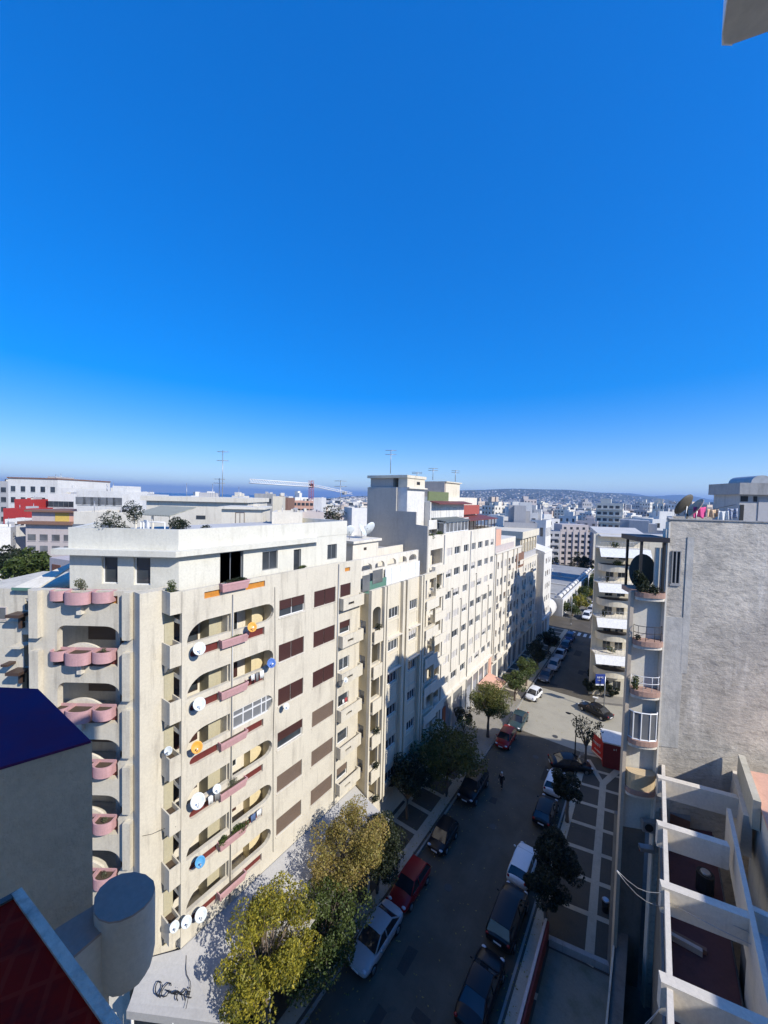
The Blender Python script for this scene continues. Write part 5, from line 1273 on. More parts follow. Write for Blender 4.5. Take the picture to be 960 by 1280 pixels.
# ================================================================== LEFT BACKGROUND (placed by axis depth)
def bblock(name, label, pL, DL, pR, DR, ytop, dep, mat, cols=0, rows=0, fh=3.0, ww=1.2, wh=1.4, zoff=1.0, z0=0, par=.6, wmat=None, side=None, roof=None, cat='building', group=None, cor=None):
    P, Q = atd(pL, ytop, DL), atd(pR, ytop, DR); zt = (P.z+Q.z)/2
    f = Fr((P.x, P.y), (Q.x-P.x, Q.y-P.y)); L = hypot(Q.x-P.x, Q.y-P.y)
    r = thing(name, label, cat, (f.w(L/2, -dep/2, z0)), group)
    mb = MB(); mb.fbox(f, 0, L, -dep, 0, z0, zt-par)
    mb.fbox(f, 0, L, -.25, 0, zt-par, zt); mb.fbox(f, 0, .25, -dep, -.25, zt-par, zt); mb.fbox(f, L-.25, L, -dep, -.25, zt-par, zt); mb.fbox(f, .25, L-.25, -dep, -dep+.25, zt-par, zt)
    mb.keep = True; obj('wall', mb, mat, r)
    obj('roof_deck', MB().fbox(f, .26, L-.26, -dep+.26, -.26, zt-par, zt-par+.04), roof or M['rooflight'], r)
    for q in range(random.randint(1, 3)):
        a = random.uniform(.1, .8)*L; w2 = random.uniform(.08, .16)*L; mb = MB(); mb.fbox(f, a, min(a+w2, L-.4), -dep*.7, -dep*.35, zt-par, zt+random.uniform(.4, 1.6)*min(1, L/12)); obj('roof_hut', mb, random.choice([mat, M['far_grey'], M['cream2']]), r)
    for q in range(random.randint(1, 4)):
        a = random.uniform(.1, .9)*L; h_ = random.uniform(.8, 1.6)*min(1, L/10); w2 = .35*h_; c_ = f.w(a, -dep*random.uniform(.2, .8), 0)
        if random.random() < .5: obj('water_tank', MB().tube([(c_[0], c_[1], zt-par), (c_[0], c_[1], zt-par+h_)], [w2, w2], 10, smooth=False), random.choice([M['far_grey'], M['black'], M['metal']]), r)
        else: obj('roof_mast', MB().tube([(c_[0], c_[1], zt-par), (c_[0], c_[1], zt+h_*1.6)], max(.03, .0007*DL), 4), M['metal'], r)
    if cols:
        s_ = L/cols
        for c in range(cols):
            for q in range(rows):
                a = s_*(c+.5); z = zt-zoff-fh*q
                w_ = MB(); w_.fbox(f, a-ww/2, a+ww/2, -.02, .03, z-wh, z); wo = obj('window', w_, wmat or M['glass'], r)
                fm_ = MB(); fm_.fbox(f, a-ww/2-.1, a+ww/2+.1, .0, .1, z-wh-.14, z-wh-.02); obj('sill', fm_, mat, wo)
    if side:
        fr2 = Fr(f.w(L, 0, 0), (-f.n[0], -f.n[1]))
        for c in range(side[0]):
            for q in range(side[1]):
                a = dep/side[0]*(c+.5); z = zt-zoff-fh*q; obj('window', MB().fbox(fr2, a-ww/2, a+ww/2, -.02, .03, z-wh, z), wmat or M['glass'], r)
    return r, f, L, zt
r, f, L, zt = bblock('white_hilltop_block', 'big white block with a maroon roof line on the skyline at the far left', 10, 109.8, 72, 110.2, 598.5, 22, M['white2'], 5, 5, 3.2, 1.3, 1.6, 2.2, par=.9)
obj('roof_edge', MB().fbox(f, -.2, L+.2, -22, .2, zt, zt+.35), M['brownroof'], r)
bblock('white_rounded_wing', 'lower white wing stepping down on the right of the big white hilltop block', 72.5, 105.8, 93, 106.2, 610, 16, M['white2'], 4, 5, 3.2, 1.2, 1.6, 1.6)
bblock('white_step_block', 'short white block in front of the maroon-roofed hilltop block', 60, 98.25, 92, 98.75, 617, 8, M['white2'], 5, 4, 3.2, 1.2, 1.5, 2.0)
bblock('grey_far_block', 'pale grey block with a dark side at the left edge behind the hilltop block', -30, 123.2, 9, 123.8, 601, 14, M['far_grey'], 4, 4, 3.2, 1.6, 1.6, 2)
bblock('red_box_house', 'small bright red box-shaped roof house at the far left', 18, 95, 40, 95.5, 624, 6, M['red'], z0=10)
bblock('red_walled_house', 'wide red-walled house below the small red box at the far left', 4, 86.75, 33, 87.25, 635.5, 8, M['red'])
bblock('pale_house_below_red', 'small pale house in front of the red-walled house', 6, 80.75, 30, 81.25, 649, 5, M['white2'], 3, 2)
r, f, L, zt = bblock('mauve_grey_block', 'grey-mauve block with four columns of white-framed windows and a brown flat roof', 32, 74.75, 92, 75.25, 655.5, 12, M['mauve'], 4, 5, 2.25, 1.5, 1.25, 2.0, wmat=M['glassb'])
obj('roof_eave', MB().fbox(f, -.9, L+.1, -12.5, .8, zt, zt+.55), M['brownroof'], r)
up_ = MB(); up_.fbox(f, .2, L-.4, -9, -1.2, zt+.55, zt+2.4); obj('upper_storey', up_, M['mauve'], r)
obj('yellow_wall', MB().fbox(f, L*.52, L*.82, -1.19, -1.1, zt+.56, zt+2.3), plain('yellow_wall_paint', (.62, .44, .10), .8), r); obj('orange_wall', MB().fbox(f, L*.82, L*.96, -1.19, -1.1, zt+.56, zt+2.3), M['terracotta'], r)
obj('upper_roof', MB().fbox(f, -.6, L+.3, -9.5, -.4, zt+2.4, zt+2.75), M['brownroof'], r)
bblock('white_side_block', 'white block with small scattered windows at the left edge, left of the grey-mauve block', -30, 75.75, 13, 76.25, 658, 14, M['white2'], 6, 5, 2.6, 1.0, 1.0, 1.2)
bblock('white_corner_block', 'white block turning the corner just left of the grey-mauve block', 13.2, 74, 28, 82, 657, 14, M['white2'], 2, 3, 2.6, 1.0, 1.0, 1.2)
# terraces in the upper middle-left
r, f, L, zt = bblock('white_terrace_block', 'wide white block with a band of large windows on the skyline left of centre', 96, 75.75, 152, 76.25, 613.5, 12, M['white2'], 6, 1, 3, 1.9, 1.5, 1.3, wmat=M['glassb'], side=(2, 1))
obj('stair_house', MB().fbox(f, L*.65, L*.98, -7, -2, zt-.6, zt+1.1), M['white2'], r)
bblock('white_terrace_wing', 'lower white wing right of the white terrace block on the skyline', 152.5, 71.75, 178, 72.25, 618, 12, M['white2'], 2, 1, 3, 1.5, 1.2, 2.2)
bblock('balustraded_cream_block', 'cream block with dark slatted windows below the white terrace block', 92, 60.75, 150, 61.25, 640, 10, M['cream2'], 5, 3, 3, 1.7, 1.1, 2.0, wmat=M['framegrey'])
bblock('rusty_trim_house', 'cream roof storey between the terrace block and the rooftop shrubs', 146, 54.75, 196, 55.25, 645, 8, M['cream2'])
r, f, L, zt = bblock('long_cream_roof_block', 'long plain cream block with an overhanging roof line across the skyline left of centre', 183, 41, 310, 41.5, 627, 8, M['cream2'], z0=0)
obj('roof_slab', MB().fbox(f, -.4, L+.2, -8.2, .45, zt, zt+.5), M['cream2'], r); obj('window', MB().fbox(f, L*.49, L*.58, -.02, .04, zt-1.9, zt-1.5), M['glass'], r)
r, f, L, zt = bblock('roof_access_house', 'low cream roof house with a narrow lattice window, in front of the long cream block', 277, 34.75, 329, 35.25, 636.5, 4, M['cream2'], z0=0)
obj('roof_slab', MB().fbox(f, -.2, L+.2, -4.1, .3, zt, zt+.22), M['cream2'], r); w_ = window(f.shift(0, .12), L*.33, L*.55, zt-1.8, zt-.3, r, 'curtain', .1, 2, M['shutter2'])
r, f, L, zt = bblock('peach_skyline_house', 'small grey and yellow roof house on the skyline above the cream roofs', 318, 60.75, 341, 61.25, 617, 5, M['concrete'], 2, 1, 3, 1, .8, .8)
obj('yellow_side', MB().fbox(f, L, L+1.6, -5, .0, 0, zt-.4), M['yellowish'], r)
bblock('cream_wall_house', 'cream roof house with a diagonal crack behind the penthouse parapet', 340, 32.5, 378, 33, 640, 4, M['cream2'], z0=0)
bblock('pale_mauve_house', 'pale mauve roof house right of the cracked cream roof house', 378.5, 35.25, 405, 35.75, 640, 4, M['mauve'], z0=0)
bblock('white_roof_box', 'white box-like roof house in front of the grey gable', 440, 39.5, 459, 40, 635, 4, M['white2'], z0=0)
bblock('brown_skyline_block', 'dark brown block behind the red crane base', 340, 160, 360, 160, 622, 12, M['brownroof'])
bblock('pink_skyline_block', 'pinkish block under construction round the foot of the crane', 366, 188.8, 392, 189.2, 626, 14, M['terracotta'], 5, 4, 3, 1.6, 1.4, 1)
bblock('bright_skyline_block', 'small bright white block right of the crane foot', 392, 150, 402, 150, 622, 12, M['white2'])
# low terrace to the left of A : cream neighbour with balconies
nh = thing('cream_side_house', 'cream house with small shadowed balconies and a green-edged roof at the left edge', 'building', (-30, 4, 0))
DD = 20.6
p0, p1 = atd(-70, 738, DD), atd(46, 738, DD); f = Fr((p0.x, p0.y), (p1.x-p0.x, p1.y-p0.y)); L = hypot(p1.x-p0.x, p1.y-p0.y)
def sN(px, py):
    p = onpl(px, py, f.P, f.n); return (p.x-f.P[0])*f.e[0]+(p.y-f.P[1])*f.e[1], p.z
def rN(x0, y0, x1, y1): a, z1_ = sN(x0, y0); b, z0_ = sN(x1, y1); return rect(a, b, z0_, z1_)
hN = [rN(31, 748, 38, 763), rN(28, 793, 38, 803), rN(30, 804, 38, 834), rN(27, 840, 38, 874)]
z_top = sN(20, 736)[1]
mb = MB(); mb.wallpoly(f, rect(0, L, 0, z_top), hN, .3); mb.fbox(f, 0, L, -6, -.8, 0, z_top-.3); mb.keep = True
obj('wall', mb, M['cream'], nh)
for h_ in hN: obj('opening_back', MB().fbox(f, h_[0][0]-.02, h_[1][0]+.02, -.6, -.5, h_[0][1], h_[2][1]), M['framegrey'], nh)
for (x0, y0, x1, y1, dd) in ((22, 764, 38.5, 768, .7), (23, 803.5, 38.5, 806, .6), (22, 834, 38.5, 838, .7), (12, 826, 20, 829, .5)):
    q = rN(x0, y0, x1, y1); m_ = MB(); m_.fbox(f, q[0][0], q[1][0], .0, dd, q[0][1], q[2][1]); obj('balcony', m_, M['framedark'] if x0 != 23 else M['cream'], nh)
for (x0, y0, x1, y1) in ((28, 768.5, 31.5, 784), (28, 838.5, 31, 852)):
    q = rN(x0, y0, x1, y1); m_ = MB(); m_.fbox(f, q[0][0], q[1][0], .0, .25, q[0][1], q[2][1]); obj('bracket_fin', m_, M['framedark'], nh)
q = rN(-20, 758, 9, 775); window(f.shift(0, .12), q[0][0], q[1][0], q[0][1], q[2][1], nh, 'curtain', .08, 2, M['mauve'])
q = rN(0, 775.5, 46, 777.5); obj('string_course', MB().fbox(f, q[0][0], q[1][0], 0, .08, q[0][1], q[2][1]), M['cream'], nh)
a0_, zz = sN(20, 729); m_ = MB(); m_.hexa([f.w(a0_, .15, z_top+.02), f.w(L+.2, .15, z_top+.02), f.w(L+.2, -3.5, z_top+1.3), f.w(a0_, -3.5, z_top+.6), f.w(a0_, .2, z_top+.1), f.w(L+.2, .2, z_top+.1), f.w(L+.2, -3.5, z_top+1.38), f.w(a0_, -3.5, z_top+.7)]); obj('tiled_roof', m_, M['cream2'], nh)
obj('roof_edge', MB().fbox(f, a0_, L, .2, .27, z_top-.02, z_top+.12), M['teal'], nh)
bs = thing('blue_grey_shed', 'dark grey house wall with an orange-brown door between the cream side house and the penthouse', 'building', (-36, 13, 0))
p0, p1 = atd(62, 705, 38), atd(98, 700, 36); f = Fr((p0.x, p0.y), (p1.x-p0.x, p1.y-p0.y)); L = hypot(p1.x-p0.x, p1.y-p0.y)
obj('wall', MB().fbox(f, 0, L, -4, 0, 0, 23.2), M['mauve'], bs); obj('door', MB().fbox(f, L*.1, L*.4, 0, .05, 20.6, 22.6), M['rust'], bs)
# ================================================================== FAR CITY
random.seed(77)
HOUSE_M = [M['white2'], M['white2'], M['cream2'], M['far_grey'], M['white'], M['far_tan'], M['white2'], M['mauve']]
protos = []
def proto_house(w, d, h, mat, k):
    mb = MB(); mb.box(-w/2, w/2, -d/2, d/2, 0, h-.6)
    for (x0, x1, y0, y1) in ((-w/2, w/2, -d/2, -d/2+.3), (-w/2, w/2, d/2-.3, d/2), (-w/2, -w/2+.3, -d/2+.3, d/2-.3), (w/2-.3, w/2, -d/2+.3, d/2-.3)): mb.box(x0, x1, y0, y1, h-.6, h)
    mb.box(-w/2+.31, w/2-.31, -d/2+.31, d/2-.31, h-.6, h-.5, 2)
    # roof clutter
    for q in range(random.randint(1, 3)):
        x = random.uniform(-w/4, w/4); y = random.uniform(-d/4, d/4); s = random.uniform(1.5, 3.2); mb.box(x-s, x+s, y-s*.8, y+s*.8, h-.6, h+random.uniform(1.2, 2.6))
    nfl = int(h//3.1); nc = int(w//3)
    for r in range(nfl):
        z = h-1.2-3.1*r
        if z < 2.4: break
        style = k % 3
        if style == 2:
            [mb.box(-w/2+.8+q_*(w-1.6)/4, -w/2+.8+(q_+.66)*(w-1.6)/4, -d/2-.03, -d/2+.02, z-1.3, z, 1) for q_ in range(4)]; mb.box(-w/2+.5, w/2-.5, -d/2-1.0, -d/2, z-2.2, z-1.45)
        else:
            for c in range(nc):
                x = -w/2+w/nc*(c+.5); mb.box(x-.7, x+.7, -d/2-.03, -d/2+.02, z-1.4, z, 1)
                if style == 1 and c % 2: mb.box(x-1.2, x+1.2, -d/2-.9, -d/2, z-2.2, z-1.45)
        for c in range(int(d//3.4)):
            y = -d/2+d/int(d//3.4)*(c+.5)
            mb.box(w/2-.02, w/2+.03, y-.6, y+.6, z-1.4, z, 1); mb.box(-w/2-.03, -w/2+.02, y-.6, y+.6, z-1.4, z, 1)
    me = mesh_of(mb, 'town_house', [mat, M['glass'], random.choice([M['roofgrey'], M['rooflight']])], (0, 0, 0), False)
    return (me, w, d, h)
for k in range(20):
    protos.append(proto_house(random.uniform(10, 20), random.uniform(10, 18), random.choice([13, 16, 19, 22]), HOUSE_M[k % len(HOUSE_M)], k))
placed = []
def far_house(x, y, sz, rot, lab, grp, z0=0, sc_=1):
    me, w, d, h = random.choice(protos)
    o = bpy.data.objects.new('town_house', me); COL.objects.link(o); o.location = (x, y, z0-.05); o.rotation_euler = (0, 0, rot); o.scale = (sc_, sc_, sz/h)
    o['label'] = lab; o['category'] = 'house'; o['group'] = grp
    placed.append((x, y, max(w, d)*.62*sc_)); return o
def okpos(x, y, r):
    for a, b, c in placed:
        if (a-x)**2+(b-y)**2 < (r+c)**2*.8: return False
    return True
cnt = 0; tries = 0
# zone 1: beyond the street, right and centre of the view
while cnt < 150 and tries < 9000:
    tries += 1
    D = 105+ (random.random()**1.5)*640; px = random.uniform(560, 985)
    p = atd(px, 632, D); x, y = p.x, p.y
    if -32 < x < 8 and y < 205: continue
    if x > -8 and y < 112: continue
    if 660 < px < 765 and D < 215: continue
    if -22 < x < -6 and y < 420: continue
    if x > -45 and x < 0 and y < 100: continue
    if not okpos(x, y, 10): continue
    lim = 27 if D < 300 else 30
    h = random.uniform(15, 23) if D > 160 else random.uniform(11, 20)
    if D > 250 and random.random() < .14: h = random.uniform(26, 33)
    far_house(x, y, h, random.choice([0, .06, -.42, 1.15, .6])+random.uniform(-.1, .1), 'pale box-like town house in the dense roofs beyond the street', 'town houses beyond the street'); cnt += 1
cnt = 0; tries = 0
while cnt < 85 and tries < 9000:
    tries += 1
    D = 88+(random.random()**1.3)*500; px = random.uniform(-40, 560)
    p = atd(px, 620, D); x, y = p.x, p.y
    if px < 105 and D < 130: continue
    if x > -48 and y < 110: continue
    if not okpos(x, y, 9): continue
    h = random.uniform(14, 22)
    if D > 130 and random.random() < .2: h = random.uniform(24, 29)
    far_house(x, y, h, random.uniform(-.8, .8), 'pale box-like town house in the roofs behind the left row', 'town houses behind the left row'); cnt += 1
# mid-distance infill just behind the street row
random.seed(9)
for (px, D, yt, wdt, lab) in ((640, 96, 645, 6, 'white cube-like roof house behind the red canopy'), (655, 120, 640, 8, 'white slab-sided house rising behind the cream tower block'), (671, 118, 649, 7, 'white house with a plain bright side right of the slab-sided one'), (630, 104, 648, 8, 'grey roof house just behind the brick red wall'), (650, 88, 652, 7, 'pale house with a blank right wall in front of the white slab-sided house'), (800, 118, 663, 14, 'cream house with a flat roof right behind the curved balcony building'), (822, 150, 648, 12, 'white house with an upright dark window left of the grey gable roof')):
    p = atd(px, yt, D); me, w, d, h = protos[random.choice([0, 1, 6, 9, 3])]
    o = bpy.data.objects.new('town_house', me); COL.objects.link(o); o.location = (p.x, p.y, -.05); o.rotation_euler = (0, 0, random.choice([0, .3, .6])); o.scale = (wdt/w, wdt/d, p.z/h); o['label'] = lab; o['category'] = 'house'
# distant towers
for (px, D, yt, wdt, mat, lab) in ((777, 560, 629.5, 11, 'far_grey', 'dark grey high-rise on the skyline right of centre'), (785, 570, 631, 9, 'white2', 'white high-rise beside the dark grey one'), (762, 520, 634, 16, 'white2', 'broad white block left of the dark high-rise'), (770, 600, 631, 6, 'teal', 'thin greenish tower between the white and the dark high-rise'), (712, 480, 634, 12, 'far_grey', 'pale grey slab tower in the middle of the distant town'), (727, 500, 635, 8, 'white2', 'white slab tower right of the pale grey one')):
    p = atd(px, yt, D); t = thing('high_rise', lab, 'high-rise', (p.x, p.y, 0)); mb = MB(); mb.box(p.x-wdt/2, p.x+wdt/2, p.y-wdt/2, p.y+wdt/2, 0, p.z); obj('wall', mb, M[mat], t)
    mb = MB()
    for q in range(8): mb.box(p.x-wdt/2+.6, p.x+wdt/2-.6, p.y-wdt/2-.08, p.y-wdt/2+.1, p.z-2.2-q*3, p.z-1.1-q*3)
    obj('window_band', mb, M['glass'], t)
# carpet of small distant houses (uncountable)
random.seed(13)
def scatter(name, label, n, fn, mats, rot=True):
    mb = MB()
    for _ in range(n):
        r = fn()
        if not r: continue
        x, y, z, s, h = r; a = random.uniform(0, 1.5); m = random.randrange(len(mats)); c, s2 = cos(a)*s, sin(a)*s; k = random.uniform(.5, 1)
        pts = [(x+c*u-s2*v*k, y+s2*u+c*v*k) for u, v in ((-1, -1), (1, -1), (1, 1), (-1, 1))]
        vs = [(*p, z-3) for p in pts]+[(*p, z+h) for p in pts]
        mb.idx(vs, [(4, 5, 6, 7), (0, 1, 5, 4), (1, 2, 6, 5), (2, 3, 7, 6), (3, 0, 4, 7)], m)
        # dark openings
        if random.random() < .7:
            for z_ in (h*.25, h*.6):
                q0, q1 = Vector((*pts[0], z+z_)), Vector((*pts[1], z+z_)); n_ = (q1-q0).cross(Vector((0, 0, 1))).normalized()*.15; d_ = Vector((0, 0, h*.18))
                mb.face([q0.lerp(q1, .12)+n_, q0.lerp(q1, .88)+n_, q0.lerp(q1, .88)+n_+d_, q0.lerp(q1, .12)+n_+d_], len(mats)-1)
    return obj(name, mb, mats, kind='stuff', label=label, cat='houses', recalc=False)
def flatc():
    D = 480+(random.random()**1.6)*3600; px = random.uniform(425, 985)
    if px < 560 and D < 900: return None
    p = atd(px, 630, D); return (p.x, p.y, 0, random.uniform(5, 11)*(1+D/3500), random.uniform(8, 21)*(1+.1*(D > 1500)))
scatter('distant_town', 'dense carpet of tiny pale houses towards the hills', 6500, flatc, [M['white2'], M['white2'], M['cream2'], M['far_grey'], M['far_tan'], M['glass']])
def leftc():
    D = 380+(random.random()**1.4)*1400; px = random.uniform(-30, 440)
    if D > 800 and px < 300: return None
    p = atd(px, 620, D); return (p.x, p.y, 0, random.uniform(5, 10), random.uniform(8, 20))
scatter('distant_town_left', 'tiny pale houses in front of the sea', 1500, leftc, [M['white2'], M['cream2'], M['far_grey'], M['glass']])
# ------------------------------------------------ hills
def interp(t, pts):
    for (a, b), (c, d) in zip(pts, pts[1:]):
        if a <= t <= c: s = (t-a)/(c-a); s = s*s*(3-2*s); return b+(d-b)*s
    return pts[0][1] if t < pts[0][0] else pts[-1][1]
def hillmat(name, c1, c2):
    m, nt, b = newmat(name); c = mixcol(nt, ramp(nt, noise(nt, .006, 9, .7), .4, .6), c1, c2); nt.links.new(c, b.inputs['Base Color']); b.inputs['Roughness'].default_value = 1; return m
from mathutils import noise as mnoise
def hill(name, prof, D0, D1, mat, px0, px1, step=3, ns=14):
    vs = []; nx = int((px1-px0)/step)+1
    for i in range(nx):
        px = px0+i*step; yr = interp(px, prof)
        for j in range(ns+6):
            t = min(j/(ns-1), 1); D = D0+(D1-D0)*(j/(ns-1))
            pr = atd(px, yr, D1).z
            b = atd(px, 630, D)
            h = pr*(t*t*(3-2*t)) if j < ns else pr*(1-(j-ns+1)/7)
            h += mnoise.noise(Vector((b.x/700, b.y/700, 3)))*pr*.16*min(1, t*2)*(1-t)
            vs.append((b.x, b.y, max(h, 0)-3))
    m = ns+6; fs = [(i*m+j, (i+1)*m+j, (i+1)*m+j+1, i*m+j+1) for i in range(nx-1) for j in range(m-1)]
    mb = MB(); mb.idx(vs, fs, 0, True); o = obj(name, mb, mat, kind='structure', recalc=False)
    def at_(px, t):
        D = D0+(D1-D0)*t; pr = atd(px, interp(px, prof), D1).z; b = atd(px, 630, D); h = pr*(t*t*(3-2*t)); h += mnoise.noise(Vector((b.x/700, b.y/700, 3)))*pr*.16*min(1, t*2)*(1-t); return b.x, b.y, h-3
    return at_
at1 = hill('near_hill', [(360, 628), (400, 624), (440, 620), (520, 616), (590, 612.5), (640, 611), (700, 612), (760, 616), (800, 620), (860, 627), (900, 633)], 3400, 6000, hillmat('hill_scrub', (.045, .055, .035), (.11, .11, .07)), 340, 900)
at2 = hill('far_hills', [(560, 630), (640, 622), (700, 617), (740, 616), (785, 616.5), (815, 620), (850, 618.5), (900, 625), (960, 632), (1060, 640)], 7500, 10500, hillmat('far_hill_scrub', (.05, .06, .045), (.10, .11, .08)), 540, 1060, 4)
def hillc():
    px = random.uniform(385, 850); t = min(1, abs(random.gauss(0, .42)))
    if random.random() < .35 and px > 740: return None
    if t > .72: return None
    x, y, z = at1(px, t); return (x, y, z, random.uniform(5, 12), random.uniform(6, 12))
scatter('hillside_town', 'tiny white houses covering the slope of the near hill', 3000, hillc, [M['white2'], M['far_grey'], M['cream2'], M['far_tan'], M['glass']])
# ------------------------------------------------ crane
cr_ = thing('tower_crane', 'white tower crane jib with a red mast on the skyline', 'crane', tuple(atd(389, 640, 260)))
b0 = atd(389, 645, 260); b1 = atd(389, 606, 260); tip = atd(312, 601, 232); tail = atd(440, 617, 285)
def lattice(p, q, w, n, r, mat, name, up=Vector((0, 0, 1))):
    d = (q-p).normalized(); s = d.cross(up).normalized()*w/2; u = s.cross(d).normalized()*w/2; mb = MB(); cs = [s-u, -s-u, Vector(u)*.8 if abs(d.z) < .5 else s+u] + ([] if abs(d.z) < .5 else [-s+u])
    for c in cs: mb.tube([p+c, q+c], r, 4)
    for k in range(n):
        a = p.lerp(q, k/n); b = p.lerp(q, (k+1)/n); 
        for i in range(len(cs)): mb.tube([a+cs[i], b+cs[(i+1) % len(cs)]], r*.6, 4, cap=False)
    return obj(name, mb, mat, cr_)
lattice(b0, b1+Vector((0, 0, 3)), 2.2, 14, .16, M['red'], 'mast', Vector((1, 0, 0)))
lattice(b1, tip, 2.6, 26, .28, M['whitem'], 'jib'); lattice(b1, tail, 1.6, 10, .16, M['whitem'], 'counter_jib')
c_ = MB(); c_.box(b1.x-1, b1.x+1, b1.y-1, b1.y+1, b1.z-2, b1.z+.6); obj('cab', c_, M['black'], cr_)
c_ = MB(); t_ = b1.lerp(tail, .8); c_.box(t_.x-1.2, t_.x+1.2, t_.y-1.2, t_.y+1.2, t_.z-2, t_.z+.3); obj('counterweight', c_, M['concrete'], cr_)
# ------------------------------------------------ trees in the background
bgt = [(5, 63, 8.5, 2.9, 'leaf_dark', 'dark tree at the left edge below the white side block'), (24, 60, 8, 2.4, 'leaf_dark', 'dark green tree between the white corner block and the grey-mauve block'),
       (40, 56, 9.5, 2.6, 'leaf_green', 'bright green tree at the foot of the grey-mauve block'), (56, 60, 8.8, 2.3, 'leaf_green', 'green tree right of the bright one at the foot of the grey-mauve block')]
for i, (px, D, h, cr2, lm, lab) in enumerate(bgt):
    p = atd(px, 640, D); zt = atd(px, 688+i*2, D).z; tree('broadleaf_tree', lab, 'tree', p.x, p.y, 0, zt, cr2, M[lm], 'trees in the left background', 18, 3000, .55, trunk_h=zt-cr2*1.9, seed=40+i)
p = atd(-2, 830, 24); tree('broadleaf_tree', 'grey-green tree at the left edge in front of the cream side house', 'tree', p.x, p.y, 0, atd(0, 790, 24).z, 1.9, M['leaf_olive'], 'trees in the left background', 18, 3500, .22, trunk_h=15, seed=51, sq=(1, 1, 1.5))
# shrubs on the penthouse roof
def roofplant(px0, py0, D, r, lm, lab, n=500, sq=(1, 1, 1), size=.12):
    p = atd(px0, py0, D); plant(lab, (p.x, p.y, p.z-r*.6), r, M[lm], n, size, sq, name='roof_shrub', cat='shrub')
roofplant(140, 655, 21, .75, 'leaf_dark', 'loose dark shrub at the left end of the penthouse roof', 900, (1.3, 1, .9), .1)
roofplant(166, 645, 21.5, .6, 'leaf_dark', 'rounder dark shrub rising highest on the penthouse roof', 700, (1, 1, 1.2), .1)
roofplant(153, 660, 21.3, .5, 'leaf_dark', 'low dark shrub between the two taller ones on the penthouse roof', 500, (1.6, 1, .6), .1)
roofplant(222, 660, 22, .65, 'leaf_dark', 'dense dark green shrub right of the white roof railing', 1100, (1.4, 1, .9), .11)
roofplant(257, 660, 24, .35, 'leaf_dark', 'small spiky plant on the penthouse parapet near the lattice window', 260, (1.2, 1, .8), .1)
roofplant(415, 644, 42, 1.3, 'leaf_dark', 'big dark bush on the roofs right of the pale mauve roof house', 900, (1.6, 1, .8), .2)
rg = thing('roof_railing', 'white railing with an upright panel on the penthouse roof beside the dark shrubs', 'railing', tuple(atd(190, 660, 21.3)))
mb = MB(); a, b = atd(176, 662, 21.3), atd(206, 663, 21.3); z1_ = atd(190, 652.5, 21.3).z; z0_ = a.z-.6
for t in (0, .12, .24, .33, 1): q = a.lerp(b, t); mb.tube([(q.x, q.y, z0_), (q.x, q.y, z1_)], .035, 5)
mb.tube([(a.x, a.y, z1_), (b.x, b.y, z1_)], .03, 5); obj('rail', mb, M['whitem'], rg)
q = a.lerp(b, .2); obj('panel', MB().box(q.x-.2, q.x+.2, q.y-.02, q.y+.02, z0_, z1_+.1), M['whitem'], rg)
tp = thing('tiled_pergola_roof', 'low grey-green tiled pergola roof on the penthouse roof under the cream skyline block', 'pergola', tuple(atd(200, 650, 25)))
P1, P2 = atd(176, 645, 25), atd(222, 641, 24)
f = Fr((P1.x, P1.y), (P2.x-P1.x, P2.y-P1.y)); L = hypot(P2.x-P1.x, P2.y-P1.y)
mb = MB(); mb.hexa([f.w(0, .6, 28.5), f.w(L, .6, 28.5), f.w(L, -1.5, 29.0), f.w(0, -1.5, 29.0), f.w(0, .6, 28.56), f.w(L, .6, 28.56), f.w(L, -1.5, 29.06), f.w(0, -1.5, 29.06)]); obj('roof', mb, slats('grey_green_tiles', (.34, .34, .27), .2, 'X', .9, .8), tp)
mb = MB()
for a in (.1, L*.5, L-.1): mb.fbox(f, a-.05, a+.05, .4, .5, 27.5, 28.5)
obj('post', mb, M['cream2'], tp)
